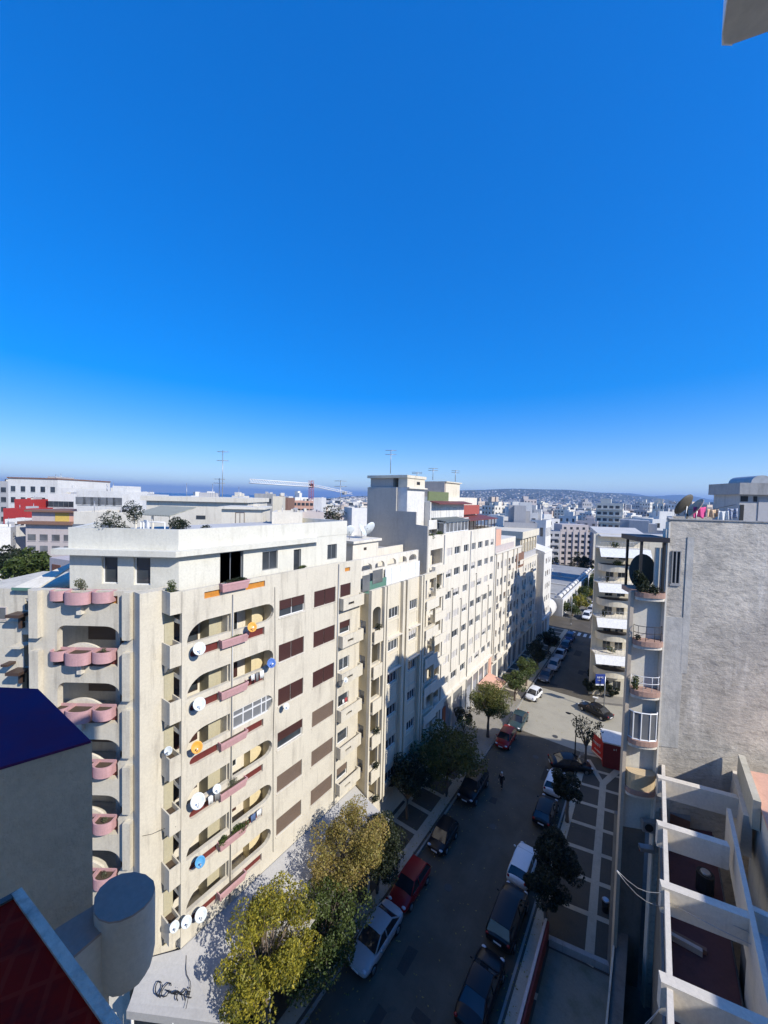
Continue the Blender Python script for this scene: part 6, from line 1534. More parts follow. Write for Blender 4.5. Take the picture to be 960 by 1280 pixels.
# ================================================================== CARS
random.seed(31)
def car_mesh(kind):
    """car along +y (front), origin on the ground at the centre"""
    L = dict(hatch=3.95, sedan=4.5, suv=4.6, mini=3.4)[kind]; Wd = dict(hatch=.86, sedan=.89, suv=.94, mini=.80)[kind]; Hh_ = dict(hatch=1.45, sedan=1.43, suv=1.74, mini=1.48)[kind]
    up = .14 if kind == 'suv' else 0
    l = L/2
    # stations: y, halfwidth factor, sill z, shoulder z
    if kind == 'sedan': st = [(-l, .80, .42, .72), (-l+.10, .93, .28, .92), (-l+.6, .99, .22, .97), (-.9, 1, .2, .97), (0, 1, .2, .95), (.8, 1, .2, .93), (1.2, .99, .22, .88), (l-.45, .97, .24, .80), (l-.12, .90, .28, .68), (l, .74, .38, .56)]
    else: st = [(-l, .84, .42, .80), (-l+.08, .94, .28, .98), (-l+.5, 1, .22, 1.0), (-.9, 1, .2, .98), (0, 1, .2, .96), (.8, 1, .2, .94), (1.05, .99, .22, .90), (l-.4, .96, .24, .80), (l-.12, .88, .28, .66), (l, .72, .38, .54)]
    b = MB(); vs = []; k = 10
    for (y, wf, z0, z1) in st:
        z0 += up; z1 += up*1.2; w = Wd*wf; zm = (z0+z1)/2
        half = [(0, z0), (w*.8, z0), (w*.97, z0+.10), (w, zm), (w*.975, z1-.10), (w*.88, z1-.015), (w*.5, z1+.02), (0, z1+.03)]
        ring = half+[(-x, z) for x, z in half[-2:0:-1]]
        vs += [(x, y, z) for x, z in ring]
    n = 14; fs = []
    for i in range(len(st)-1):
        for j in range(n): fs.append((i*n+j, i*n+(j+1) % n, (i+1)*n+(j+1) % n, (i+1)*n+j))
    fs += [tuple(range(n))[::-1], tuple(range((len(st)-1)*n, len(st)*n))]
    b.idx(vs, fs, 0, True)
    wy = [-l+(.78 if kind != 'sedan' else .9), l-.82]
    # cabin stations
    zr = Hh_; zb = .93+up*1.2
    if kind == 'sedan': cy = [-1.62, -.95, -.1, .38, 1.12]
    elif kind == 'suv': cy = [-l+.12, -l+.42, 0, .55, 1.2]
    else: cy = [-l+.12, -l+.5, -.05, .38, 1.02]
    prof = [(cy[0], zb, .80), (cy[1], zr-.07, .70), (cy[2], zr, .72), (cy[3], zr-.05, .71), (cy[4], zb-.02, .80)]
    g = MB(); vs = []
    for (y, z, wf) in prof:
        w = Wd*wf; wb = Wd*.90
        vs += [(-wb, y, zb-.02), (-w if z > zb+.1 else -wb*.93, y, z), (w if z > zb+.1 else wb*.93, y, z), (wb, y, zb-.02)]
    fs = []
    for i in range(4):
        for j in range(3): fs.append((i*4+j, i*4+j+1, (i+1)*4+j+1, (i+1)*4+j))
    g.idx(vs, fs, 0, False)
    # roof panel and pillars in body colour
    r = MB(); q = []
    for (y, z, wf) in prof[1:4]: q.append([(-Wd*wf*.99, y, z+.012), (-Wd*.3, y, z+.045), (Wd*.3, y, z+.045), (Wd*wf*.99, y, z+.012)])
    for i in range(2):
        for j in range(3): r.face([q[i][j], q[i][j+1], q[i+1][j+1], q[i+1][j]], 0, True)
    for s in (-1, 1):
        for (i, j) in ((0, 1), (3, 4)):
            (y0, z0, w0), (y1, z1, w1) = prof[i], prof[j]
            x0 = Wd*(w0 if z0 > zb+.1 else .86)*s; x1 = Wd*(w1 if z1 > zb+.1 else .86)*s
            r.tube([(x0, y0, z0), (x1, y1, z1+.005)], .045, 5)
        r.tube([(s*Wd*.715, prof[2][0], zr-.0), (s*Wd*.905, prof[2][0]-.02, zb)], .04, 5)
        r.tube([(s*Wd*.71, prof[1][0], prof[1][1]), (s*Wd*.72, prof[2][0], zr), (s*Wd*.71, prof[3][0], prof[3][1])], .035, 5)
    parts = dict(body=(b, 'paint', True), cabin_glass=(g, 'glass_car', False), roof=(r, 'paint', False))
    wheels = []
    for s in (-1, 1):
        for y in wy:
            R = .31+(.05 if kind == 'suv' else 0); t = MB(); t.tube([(s*(Wd-.19), y, R), (s*(Wd+.01), y, R)], [R, R], 16, smooth=False)
            ri = MB(); ri.tube([(s*(Wd-.02), y, R), (s*(Wd+.022), y, R)], [R*.62, R*.58], 10, smooth=False); wheels.append((t, ri))
    lamps = []
    for s in (-1, 1):
        h = MB(); h.ellip((s*Wd*.68, l-.17, .66+up), (.17, .13, .075), 0, 8, 6); lamps.append(('headlight', h, 'lamp_w'))
        h = MB(); h.ellip((s*Wd*.74, -l+.07, .82+up), (.12, .09, .11), 0, 8, 6); lamps.append(('tail_light', h, 'lamp_r'))
        h = MB(); h.ellip((s*(Wd+.07), .78, zb+.06), (.10, .06, .07), 0, 8, 6); lamps.append(('wing_mirror', h, 'paint'))
    bp = MB(); bp.box(-.26, .26, l-.03, l+.012, .42+up, .53+up); lamps.append(('number_plate', bp, 'whitem')); 
    bp = MB(); bp.box(-.26, .26, -l-.012, -l+.03, .55+up, .66+up); lamps.append(('number_plate', bp, 'whitem'))
    return parts, wheels, lamps
CARS = {}
def car(kind, color, x, y, rot, label, group=None, z=0.004):
    root_name = 'parked_car'
    if kind in CARS:
        src = CARS[kind]; r = copytree(src)
    else:
        parts, wheels, lamps = car_mesh(kind)
        r = thing(root_name, label, 'car', (0, 0, 0), group, local=True)
        for nme, (mb, mt, sub) in parts.items():
            o = obj(nme, mb, PAINT['white'] if mt == 'paint' else M[mt], r)
            if sub: md = o.modifiers.new('s', 'SUBSURF'); md.levels = 1; md.render_levels = 1
        for t, ri in wheels:
            w_ = obj('wheel', t, M['tyre'], r); obj('rim', ri, M['rim'], w_)
        for nme, mb, mt in lamps: obj(nme, mb, PAINT['white'] if mt == 'paint' else M[mt], r)
        CARS[kind] = r
    r.location = (x, y, z); r.rotation_euler = (0, 0, radians(rot)); r['label'] = label; r['category'] = 'car'
    if group: r['group'] = group
    elif 'group' in r: del r['group']
    for c in r.children:
        if c.name.split('.')[0] in ('body', 'roof', 'wing_mirror'):
            c.material_slots[0].link = 'OBJECT'; c.material_slots[0].material = PAINT[color]
    return r
GL_, GR_ = 'cars parked along the left kerb', 'cars parked along the right kerb'
car('sedan', 'silver', -14.05, 20.0, 180, 'silver grey car nearest the camera at the left kerb, behind the red one', GL_)
car('hatch', 'red', -14.05, 24.3, 180, 'dark red car half hidden under the trees in front of the silver grey one', GL_)
car('mini', 'black', -13.9, 29.6, 180, 'small black car standing alone at the left kerb before the round dark tree', GL_)
car('suv', 'black', -14.0, 36.6, 180, 'black car under the round dark tree at the left kerb', GL_)
car('hatch', 'red', -13.9, 46.7, 180, 'bright red car beside the light green tree, at the edge of the sunlit road', GL_)
car('sedan', 'teal', -13.8, 51.6, 180, 'dark teal car in the sun just beyond the bright red one', GL_)
car('mini', 'white', -13.9, 60.0, 172, 'small white car in the sun at the left kerb before the shaded stretch', GL_)
car('sedan', 'grey', -13.9, 68.0, 180, 'dark grey car in the shade just beyond the small white one', GL_)
car('hatch', 'silver', -13.7, 73.2, 180, 'silver hatchback in the shaded stretch of the left kerb', GL_)
car('sedan', 'silver', -13.8, 79.2, 180, 'silver saloon beyond the silver hatchback in the shade', GL_)
car('hatch', 'navy', -13.8, 84.5, 180, 'navy car beyond the two silver cars in the shade', GL_)
car('hatch', 'blue', -14.0, 90.5, 180, 'deep blue car in the shade by the white end block', GL_)
car('sedan', 'black', -7.35, 21.6, 0, 'large black car nearest the camera at the right kerb', GR_)
car('suv', 'black', -7.3, 26.6, 0, 'black off-roader at the right kerb between the large black car and the white car', GR_)
car('hatch', 'white', -7.5, 31.2, 0, 'white car under the dark trees at the right kerb with its rear to the camera', GR_)
car('hatch', 'black', -7.3, 38.0, 0, 'rounded black car at the right kerb before the tree', GR_)
car('hatch', 'white', -7.35, 42.5, 0, 'white car half hidden by the tree at the right kerb beyond the rounded black one', GR_)
car('sedan', 'black', -6.6, 46.6, -62, 'black car parked askew by the lamp post near the red kiosk', GR_)
car('sedan', 'black', -5.75, 60.9, 66, 'black car standing in the sun across the mouth of the side street')
random.seed(4)
FARC = [(-13.3, 110, 'white', 'suv', 'white car just past the far crossing on the left of the avenue'), (-10.6, 113, 'grey', 'sedan', 'grey car in the lane beyond the far crossing'), (-13.3, 117.5, 'silver', 'hatch', 'silver car second in line beyond the far crossing'), (-13.2, 124, 'white', 'sedan', 'white saloon third in line beyond the far crossing'), (-13.2, 129.5, 'white', 'hatch', 'white hatchback fourth in line beyond the far crossing'), (-13.2, 136, 'silver', 'suv', 'silver car fifth in line beyond the far crossing'), (-10.4, 141, 'white', 'hatch', 'white car driving in the distant part of the avenue')]
for x, y, c, k, lab in FARC: car(k, c, x, y, 180, lab, 'cars in the distant part of the avenue')
car('hatch', 'red', -28, 112, 20, 'tiny red car on the yard by the low market hall', z=4.15 if 0 else .01)

# ================================================================== STREET TREES
TL = 'trees along the left pavement'
tree('street_tree', 'yellow-green tree nearest the camera in front of the cafe canopy', 'tree', -16.15, 12.6, .13, 7.9, 2.65, M['leaf_yellow'], TL, 64, 19000, .145, trunk_h=3.0, seed=2, sq=(.85, 1.15, .95), clr=.24)
tree('street_tree', 'golden autumn tree second along the left pavement above the red car', 'tree', -16.1, 19.6, .13, 8.4, 2.55, M['leaf_autumn'], TL, 56, 20000, .13, trunk_h=3.0, seed=3, sq=(.9, 1.25, .95), clr=.25)
tree('street_tree', 'dark leafy tree low between the yellow-green and the golden tree', 'tree', -15.35, 16.4, .13, 5.6, 2.3, M['leaf_green'], TL, 34, 14000, .16, trunk_h=2.2, seed=4, sq=(.9, 1.2, .9))
tree('street_tree', 'small dark tree low in the shade behind the red car on the left pavement', 'tree', -15.9, 22.6, .13, 5.4, 2.1, M['leaf_dark'], TL, 30, 10000, .17, trunk_h=2.2, seed=5)
tree('street_tree', 'big round dark green tree overhanging the left kerb', 'tree', -15.9, 34.3, .13, 7.0, 2.9, M['leaf_dark'] if 0 else leafmat('deep_green_leaves', (.085, .095, .018), (.15, .135, .025)), TL, 40, 14000, .22, trunk_h=2.2, seed=6, sq=(1.05, 1.25, .85), clr=.38)
tree('street_tree', 'round dark tree close to the pilaster block behind the big dark one', 'tree', -17.6, 29.6, .13, 5.8, 2.0, M['leaf_dark'], TL, 26, 8000, .2, trunk_h=2.0, seed=7)
tree('street_tree', 'light green sunlit tree beside the bright red car', 'tree', -16.0, 46.2, .13, 6.8, 2.3, M['leaf_yellow'] if 0 else leafmat('light_green_leaves', (.09, .12, .025), (.19, .18, .04)), TL, 44, 15000, .16, trunk_h=2.6, seed=8, sq=(1, 1.1, .85), tr=.2)
tree('street_tree', 'small round green tree just before the small white car', 'tree', -15.9, 57.2, .13, 4.4, 1.7, M['leaf_green'], TL, 24, 5500, .2, trunk_h=1.6, seed=9, sq=(1, 1.1, .8))
tree('street_tree', 'small round green tree behind the small white car', 'tree', -15.8, 63.0, .13, 4.4, 1.7, M['leaf_green'], TL, 24, 5500, .2, trunk_h=1.6, seed=10, sq=(1, 1.2, .8))
tree('street_tree', 'dark tree in the shaded part of the left pavement beyond the small white car', 'tree', -15.9, 70.5, .13, 4.6, 1.9, M['leaf_dark'], TL, 20, 4500, .24, trunk_h=1.6, seed=11)
tree('street_tree', 'farthest dark tree in the shaded part of the left pavement', 'tree', -15.9, 79, .13, 4.6, 1.9, M['leaf_dark'], TL, 20, 4500, .24, trunk_h=1.6, seed=12)
TR = 'dark trees along the right pavement'
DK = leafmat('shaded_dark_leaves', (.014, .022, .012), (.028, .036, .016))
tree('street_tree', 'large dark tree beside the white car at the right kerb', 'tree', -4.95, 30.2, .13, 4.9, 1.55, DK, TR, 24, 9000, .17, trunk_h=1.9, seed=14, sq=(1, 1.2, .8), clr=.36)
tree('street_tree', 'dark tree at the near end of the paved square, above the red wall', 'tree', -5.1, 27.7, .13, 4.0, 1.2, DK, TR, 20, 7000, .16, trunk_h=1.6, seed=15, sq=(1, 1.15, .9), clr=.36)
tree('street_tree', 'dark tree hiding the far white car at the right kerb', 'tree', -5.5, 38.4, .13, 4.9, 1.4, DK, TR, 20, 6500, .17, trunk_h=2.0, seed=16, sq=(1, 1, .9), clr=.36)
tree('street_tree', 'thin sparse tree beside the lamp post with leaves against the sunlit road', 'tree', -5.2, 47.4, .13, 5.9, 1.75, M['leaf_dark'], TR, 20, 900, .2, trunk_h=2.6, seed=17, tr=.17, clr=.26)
for (x, y, h, r, sd, lab) in ((-7.1, 67.2, 2.4, 1.0, 20, 'dark rounded bush at the corner below the blue sign'), (-5.6, 66.6, 3.2, 1.1, 21, 'taller dark shrub directly behind the blue sign post'), (-6.9, 72.0, 3.0, 1.2, 22, 'dark shrub along the wall of the white corner building'), (-4.2, 67.5, 2.0, .9, 23, 'low shrub at the shop window of the white corner building')):
    tree('corner_shrub', lab, 'shrub', x, y, .1, h, r, M['leaf_dark'], 'shrubs at the far street corner', 14, 2600, .18, trunk_h=.5, seed=sd, tr=.06, sq=(1, 1, 1.1))
tree('street_tree', 'large dark potted tree by the shops under the tall pale block', 'tree', -18.6, 44.6, .13, 3.4, 1.1, M['leaf_dark'], 'shrubs in front of the shops', 16, 2500, .16, trunk_h=.8, seed=24, tr=.08)
random.seed(14)
for i in range(11):
    x = -15.9 if i % 2 else -16.6; y = 110+i*5.6
    tree('avenue_tree', ['dense green avenue tree beside the low market hall', 'yellowish avenue tree beside the low market hall', 'lime green avenue tree beside the low market hall'][i % 3]+', number of its line towards the grid block: '*0, 'tree', x, y, 0, random.uniform(4.2, 6), random.uniform(1.8, 2.5), M[['leaf_green', 'leaf_yellow', 'leaf_green'][i % 3]], 'avenue trees beside the market hall', 12, 1300, .42, trunk_h=1.3, seed=60+i)
for i, (px, D, yt) in enumerate(((722, 176, 690), (734, 170, 694), (745, 165, 700), (752, 150, 712), (746, 140, 722), (730, 172, 700), (694, 172, 698))):
    p = atd(px, yt, D); tree('avenue_tree', 'dark tree at the foot of the grey grid block', 'tree', p.x, p.y, 0, max(5, p.z), 3.2, M['leaf_dark'], 'dark trees below the grid block', 12, 1400, .55, trunk_h=2, seed=80+i, sq=(1, 1, 1.3))
# ================================================================== STREET FURNITURE
def lamp(x, y, h, label, arm=None, mat='black'):
    r = thing('street_lamp', label, 'street lamp', (x, y, .13)); mb = MB(); mb.tube([(x, y, .13), (x, y, .6)], [.11, .09], 8); mb.tube([(x, y, .6), (x, y, h)], [.07, .045], 8)
    obj('pole', mb, M[mat], r); mb = MB()
    if arm: mb.tube([(x, y, h), (x+arm[0]*.5, y+arm[1]*.5, h+.25), (x+arm[0], y+arm[1], h+.2)], [.04, .03, .03], 6); obj('arm', mb, M[mat], r); mb = MB()
    ax, ay = (x+arm[0], y+arm[1]) if arm else (x, y)
    mb.ellip((ax, ay, h+.12), (.3, .16, .09), 0, 10, 6); obj('lamp_head', mb, M[mat], r)
lamp(-6.3, 47.6, 5.5, 'black street lamp post standing at the right kerb in front of the sunlit road', (-.9, .15))
lamp(-15.5, 101, 8, 'pale tall lamp post at the corner of the low market hall', (1.0, 0), 'metal'); lamp(-15.4, 128, 9, 'tall thin lamp post farther along the market hall', (1.0, 0), 'metal')
ks = thing('advert_kiosk', 'red kiosk with a bright advert side and white flat roof by the paved square', 'kiosk', (-2.8, 50, .13))
KP = onz(753, 958, .13); fk = Fr((KP.x, KP.y), E3); KL = 3.15
k_ = MB(); k_.fbox(fk, 0, KL, -2.6, 0, .13, 2.95); obj('body', k_, plain('dark_red_kiosk', (.20, .02, .02), .6), ks)
obj('roof', MB().fbox(fk, -.1, KL+.1, -2.7, .12, 2.95, 3.1), M['white2'], ks)
adv = MB(); adv.hexa([fk.w(-1.25, .05, .9), fk.w(-.02, .0, .9), fk.w(-.02, -.08, .9), fk.w(-1.25, -.05, .9), fk.w(-1.25, .9, 3.0), fk.w(-.02, .0, 3.0), fk.w(-.02, -.08, 3.0), fk.w(-1.25, .8, 3.0)])
fs_ = Fr(fk.w(-1.0, -1.5, 0), (fk.w(-.02, .0, 0)[0]-fk.w(-1.0, -1.5, 0)[0], fk.w(-.02, 0, 0)[1]-fk.w(-1.0, -1.5, 0)[1])); SL = hypot(fk.w(-.02, 0, 0)[0]-fs_.P[0], fk.w(-.02, 0, 0)[1]-fs_.P[1])
ab = MB(); ab.fbox(fs_, 0, SL, -.08, 0, .75, 3.0); av = obj('advert_panel', ab, plain('bright_red_advert', (.55, .03, .02), .5), ks)
tx = MB(); random.seed(8)
def glyphs(mb, f, a0, z0, s, word, d=.01):
    SEG = {'A': ['b-tl', 'tl-tr', 'tr-br', 'ml-mr'], }
    P5 = {'o': [(0, 0), (1, 0), (1, 1), (0, 1), (0, 0)], 'n': [(0, 0), (0, 1), (1, .4), (1, 0)], 'l': [(.5, 0), (.5, 1.6)], 'e': [(1, .1), (0, 0), (0, 1), (1, 1), (1, .5), (0, .5)], 'a': [(0, 1), (1, 1), (1, 0), (0, 0), (0, .5), (1, .5)], 's': [(0, 0), (1, 0), (1, .5), (0, .5), (0, 1), (1, 1)]}
    for i, ch in enumerate(word):
        pts = P5[ch]; mb.tube([f.w(a0+(i*1.4+p[0])*s, d, z0+p[1]*s) for p in pts], s*.16, 4)
glyphs(tx, fs_, .28, 2.0, .22, 'asel'); glyphs(tx, fs_, .5, 1.35, .14, 'onsea'); obj('white_marks', tx, M['whitem'], av)
mk_ = MB(); mk_.fbox(fs_, .1, SL-.1, .005, .03, .82, .95); obj('pale_strip', mk_, M['cream2'], av)
mk_ = MB(); glyphs(mk_, fk, 1.0, 2.3, .14, 'el', .02); obj('white_marks', mk_, M['whitem'], ks)
sgn = thing('street_sign_board', 'square blue sign board with white marks on a tall pole at the far street corner', 'sign', (-4.8, 62.6, .1))
SP = onz(754.6, 889, .1); fsn = Fr((SP.x-1.15, SP.y-.35), (cos(YAW), sin(YAW)))
mb = MB(); mb.tube([(SP.x, SP.y, .1), (SP.x, SP.y, 5.2)], .07, 8); obj('pole', mb, M['metal'], sgn)
sb_ = obj('board', MB().fbox(fsn, 0, 1.38, -.08, 0, 3.9, 5.3), plain('blue_sign_face', (.015, .045, .25), .5), sgn)
mb = MB(); glyphs(mb, fsn, .18, 4.75, .17, 'aseo'); glyphs(mb, fsn, .3, 4.35, .13, 'nes'); obj('white_marks', mb, M['whitem'], sb_)
obj('lower_strip', MB().fbox(fsn, .05, 1.2, -.06, 0, 3.66, 3.86), M['whitem'], sgn)
pkm = thing('ticket_post', 'small pale T-shaped post on the corner beside the blue sign pole', 'post', tuple(onz(744, 880, .1))); p = onz(744, 880, .1)
obj('stem', MB().box(p.x-.07, p.x+.07, p.y-.07, p.y+.07, .1, 1.0), M['white2'], pkm); obj('cap', MB().box(p.x-.35, p.x+.35, p.y-.2, p.y+.2, 1.0, 1.12), M['white2'], pkm)
# bollards & litter bins along the square
random.seed(2)
bx = thing('litter_bin', 'grey litter bin on the paved square near the court wall', 'bin', (-1.75, 31.6, .13)); mb = MB()
mb.tube([(-1.75, 31.6, .13), (-1.75, 31.6, .95)], [.22, .25], 12); obj('drum', mb, M['black'], bx); obj('lid', MB().tube([(-1.75, 31.6, .95), (-1.75, 31.6, 1.02)], [.26, .2], 12), M['metal'], bx)
tn = thing('shop_awning', 'salmon-coloured awning over the pavement beyond the light green tree', 'awning', (-18.2, 58, 2.8))
mb = MB(); mb.hexa([(-19.9, 52.5, 3.2), (-17.2, 52.5, 2.6), (-17.2, 57.0, 2.6), (-19.9, 57.0, 3.2), (-19.9, 52.5, 3.3), (-17.2, 52.5, 2.7), (-17.2, 57, 2.7), (-19.9, 57, 3.3)]); obj('cloth', mb, M['terracotta'], tn)
mb = MB(); [mb.tube([(-17.3, y, .14), (-17.3, y, 2.6)], .03, 5) for y in (52.6, 56.9)]; obj('post', mb, M['metal'], tn)
# cables across the court, wall-mounted air conditioners
cw = thing('overhead_cable', 'pair of sagging pale cables from the court wall to the white roof frame', 'cable', (-.6, 18.5, 10)); mb = MB()
for (a, b) in ((onx(771, 1088, -.58), (1.0, 18.6, 14.6)), (onx(771, 1089, -.6), (1.0, 18.2, 14.3))):
    a = Vector(a); b = Vector(b); mb.tube([a.lerp(b, t)+Vector((0, 0, -.35*sin(pi*t))) for t in (0, .2, .4, .6, .8, 1)], .014, 4)
b2 = Vector((1.0, 18.6, 14.6)); c2_ = Vector((8, 18.8, 15.2))
for o_ in (0, .35): mb.tube([b2.lerp(c2_, t)+Vector((0, -o_, -.3*sin(pi*t)-o_*.3)) for t in (0, .25, .5, .75, 1)], .014, 4)
obj('cord', mb, M['metal'], cw)
cw = thing('overhead_cable', 'lower pair of sagging cables near the bottom right, below the first pair', 'cable', (-.6, 14, 10)); mb = MB()
for o_ in (0, .3):
    a = Vector((-.6, 13.6, 12.2+o_)); b = Vector((1.0, 14.7, 14.5)); mb.tube([a.lerp(b, t)+Vector((0, 0, -.25*sin(pi*t))) for t in (0, .25, .5, .75, 1)], .014, 4)
    b2 = Vector((1.0, 14.7, 14.5)); c2_ = Vector((6, 15.3, 14.9-o_)); mb.tube([b2.lerp(c2_, t)+Vector((0, 0, -.2*sin(pi*t))) for t in (0, .33, .66, 1)], .013, 4)
obj('cord', mb, M['metal'], cw)
for i, (px, py) in enumerate(((809, 1028), (806, 1056))):
    P = onpl(px, py, fw.w(-1, .0, 0), fw.n); r = thing('air_conditioner', ['upper pale grey air conditioner on the dark lightwell wall', 'lower flat pale unit on the dark lightwell wall, under the air conditioner'][i], 'air conditioner', tuple(P))
    f = Fr((P.x, P.y), E2); mb = MB(); mb.fbox(f, -.38, .38, .05, .4, P.z-(.3 if i == 0 else .12), P.z+(.3 if i == 0 else .1)); obj('casing', mb, M['metal'], r)
    if i == 0: mb = MB(); mb.tube([f.w(-.08, .4, P.z), f.w(-.08, .43, P.z)], [.22, .22], 16); obj('fan_grille', mb, M['black'], r)
    mb = MB(); mb.fbox(f, -.3, -.25, .0, .05, P.z-.4, P.z+.1); mb.fbox(f, .25, .3, .0, .05, P.z-.4, P.z+.1); obj('bracket', mb, M['rust'], r)
pw2 = MB(); pw2.fbox(fw, -1.62, -.02, -1.76, -1.74, 0, 7.5) 
random.seed(55); fl_ = MB()
for _ in range(2600):
    y = random.uniform(6, 62); x = random.choice([random.gauss(-15.3, .5), random.uniform(-20, -15), random.gauss(-14.6, .9), random.gauss(-5.9, .5)]) if random.random() < .9 else random.uniform(-14, -7)
    z = .15 if (x < -15.02 or x > -5.98) else .012
    if x < -19.8: continue
    a = random.uniform(0, 6.3); s_ = random.uniform(.04, .09); c, d = cos(a)*s_, sin(a)*s_
    fl_.face([(x-c, y-d, z+.012), (x+d*.5, y-c*.5, z+.004), (x+c, y+d, z+.016), (x-d*.5, y+c*.5, z+.02)])
obj('fallen_leaves', fl_, M['leaf_autumn'], kind='stuff', label='fallen yellow leaves along the kerbs', cat='leaves', recalc=False)
# ================================================================== PERSON
def skinfig(name, edges, rad, mat, parent, loc, rot, root=0, sub=2):
    vs = [Vector(p) for p in edges[0]]; me = bpy.data.meshes.new(name); me.from_pydata([tuple(v) for v in vs], edges[1], [])
    o = bpy.data.objects.new(name, me); COL.objects.link(o); me.materials.append(mat); o.parent = parent
    sk = o.modifiers.new('skin', 'SKIN'); sk.use_smooth_shade = True
    sv = me.skin_vertices[0].data
    for i, r in enumerate(rad): sv[i].radius = (r, r); sv[i].use_root = (i == root)
    s = o.modifiers.new('sub', 'SUBSURF'); s.levels = 1; s.render_levels = sub
    return o
PX, PY = -11.85, 38.9
per = thing('person', 'person with pale hair in a long dark coat walking in the middle of the street', 'person', (PX, PY, 0), local=True); per.rotation_euler = (0, 0, radians(175))
V = [(0, 0, .92), (0, 0, 1.1), (0, .01, 1.3), (0, .01, 1.42), (0, .02, 1.5), (0, .03, 1.58), (0, .03, 1.66),     # 0-6 pelvis..head
     (-.10, 0, .88), (-.11, .10, .50), (-.11, .12, .09), (-.11, .24, .04), (.10, 0, .88), (.11, -.06, .50), (.11, -.26, .14), (.11, -.16, .05),   # legs
     (-.19, 0, 1.38), (-.25, -.10, 1.12), (-.24, -.03, .88), (.19, 0, 1.38), (.25, .06, 1.12), (.24, .18, .92)]
E1 = [(0, 1), (1, 2), (2, 3), (3, 4), (4, 5), (5, 6), (0, 7), (7, 8), (8, 9), (9, 10), (0, 11), (11, 12), (12, 13), (13, 14), (3, 15), (15, 16), (16, 17), (3, 18), (18, 19), (19, 20)]
Rr = [.14, .13, .15, .11, .055, .085, .09, .085, .06, .042, .035, .085, .06, .042, .035, .055, .042, .03, .055, .042, .03]
skin_m = plain('skin', (.42, .25, .17), .6)
for hi, (w_, dr) in enumerate(((17, (-.0, .02, -1)), (20, (0, .06, -1)))):
    w0 = Vector(V[w_]); base = len(V); pm = w0+Vector((0, .01, -.07)); V.append(tuple(pm)); E1.append((w_, base)); Rr.append(.03)
    for k in range(4):
        V.append(tuple(pm+Vector((0, -.03+.02*k, -.05)))); V.append(tuple(pm+Vector((.0, -.03+.022*k+.01, -.085+.006*abs(k-1.5))))); n0 = len(V); E1 += [(base, n0-2), (n0-2, n0-1)]; Rr += [.0095, .008]
    V.append(tuple(pm+Vector((0, .04, .0)))); V.append(tuple(pm+Vector((0, .055, -.035)))); n0 = len(V); E1 += [(base, n0-2), (n0-2, n0-1)]; Rr += [.011, .009]
body = skinfig('body', (V, E1), Rr, skin_m, per, None, 0)
cloth_m = plain('dark_coat_cloth', (.012, .012, .014), .9)
c_ = [(0, 0, .98), (0, 0, 1.12), (0, .01, 1.3), (0, .01, 1.42), (-.19, 0, 1.385), (-.25, -.10, 1.12), (-.245, -.045, .93), (.19, 0, 1.385), (.25, .06, 1.12), (.245, .155, .96), (0, 0, .72), (0, 0, .55)]
skinfig('coat', (c_, [(0, 1), (1, 2), (2, 3), (3, 4), (4, 5), (5, 6), (3, 7), (7, 8), (8, 9), (0, 10), (10, 11)]), [.165, .15, .17, .125, .075, .058, .045, .075, .058, .045, .18, .19], cloth_m, per, None, 0)
t_ = [(0, 0, .88), (-.10, 0, .85), (-.11, .10, .50), (-.11, .12, .12), (.10, 0, .85), (.11, -.06, .50), (.11, -.25, .17)]
skinfig('trousers', (t_, [(0, 1), (1, 2), (2, 3), (0, 4), (4, 5), (5, 6)]), [.13, .1, .075, .06, .1, .075, .06], plain('dark_trousers', (.02, .02, .025), .9), per, None, 0)
for s in (-1, 1):
    h = MB(); y0 = .16 if s < 0 else -.2; h.ellip((s*.11, y0+.02, .05), (.05, .14, .05), 0, 10, 6); obj('shoe', h, M['black'], per)
hd = MB(); hd.ellip((0, .045, 1.635), (.078, .10, .115), 0, 14, 10); hd.ellip((0, .15, 1.62), (.014, .02, .028), 0, 6, 5)
for s in (-1, 1): hd.ellip((s*.08, .03, 1.62), (.012, .025, .035), 0, 6, 5)
obj('head', hd, skin_m, per)
ey = MB(); [ey.ellip((s*.032, .136, 1.65), (.012, .008, .008), 0, 6, 5) for s in (-1, 1)]; ey.box(-.025, .025, .135, .143, 1.575, 1.583); obj('face_features', ey, M['framedark'], per)
hr = MB(); hr.ellip((0, .02, 1.69), (.09, .11, .085), 0, 14, 10); hr.ellip((0, -.035, 1.65), (.085, .07, .10), 0, 12, 8); obj('hair', hr, plain('pale_hair', (.62, .60, .56), .8), per)
per.location = (PX, PY, .0)
# ================================================================== FOREGROUND (own and neighbouring balcony)
BLU = plaster('blue_grey_paint', (.22, .22, .25), (.08, .10, .15), .4, .2, .1, scale=3)
D0 = 2.5; a, b = atd(-60, 974, 2.42), atd(115, 925, 2.5); zt = (a.z+b.z)/2
zt = b.z
c, d = onz(45, 862, zt), onz(-60, 858, zt); a = onz(-60, 979, zt)
nw = thing('balcony_divider_wall', 'thick grey dividing wall with a dark blue top at the left edge', 'wall', (b.x, b.y, 26))
mb = MB(); mb.prism([(a.x, a.y), (b.x, b.y), (c.x, c.y), (d.x, d.y)], 25.2, zt-.012); obj('wall', mb, plaster('grey_divider_render', (.62, .54, .42), (.38, .34, .27), .6, .3, .6, scale=2, fine=25), nw)
mb = MB(); mb.prism([(a.x-.01, a.y-.01), (b.x+.012, b.y-.01), (c.x+.01, c.y+.01), (d.x, d.y+.01)], zt-.01, zt+.006)
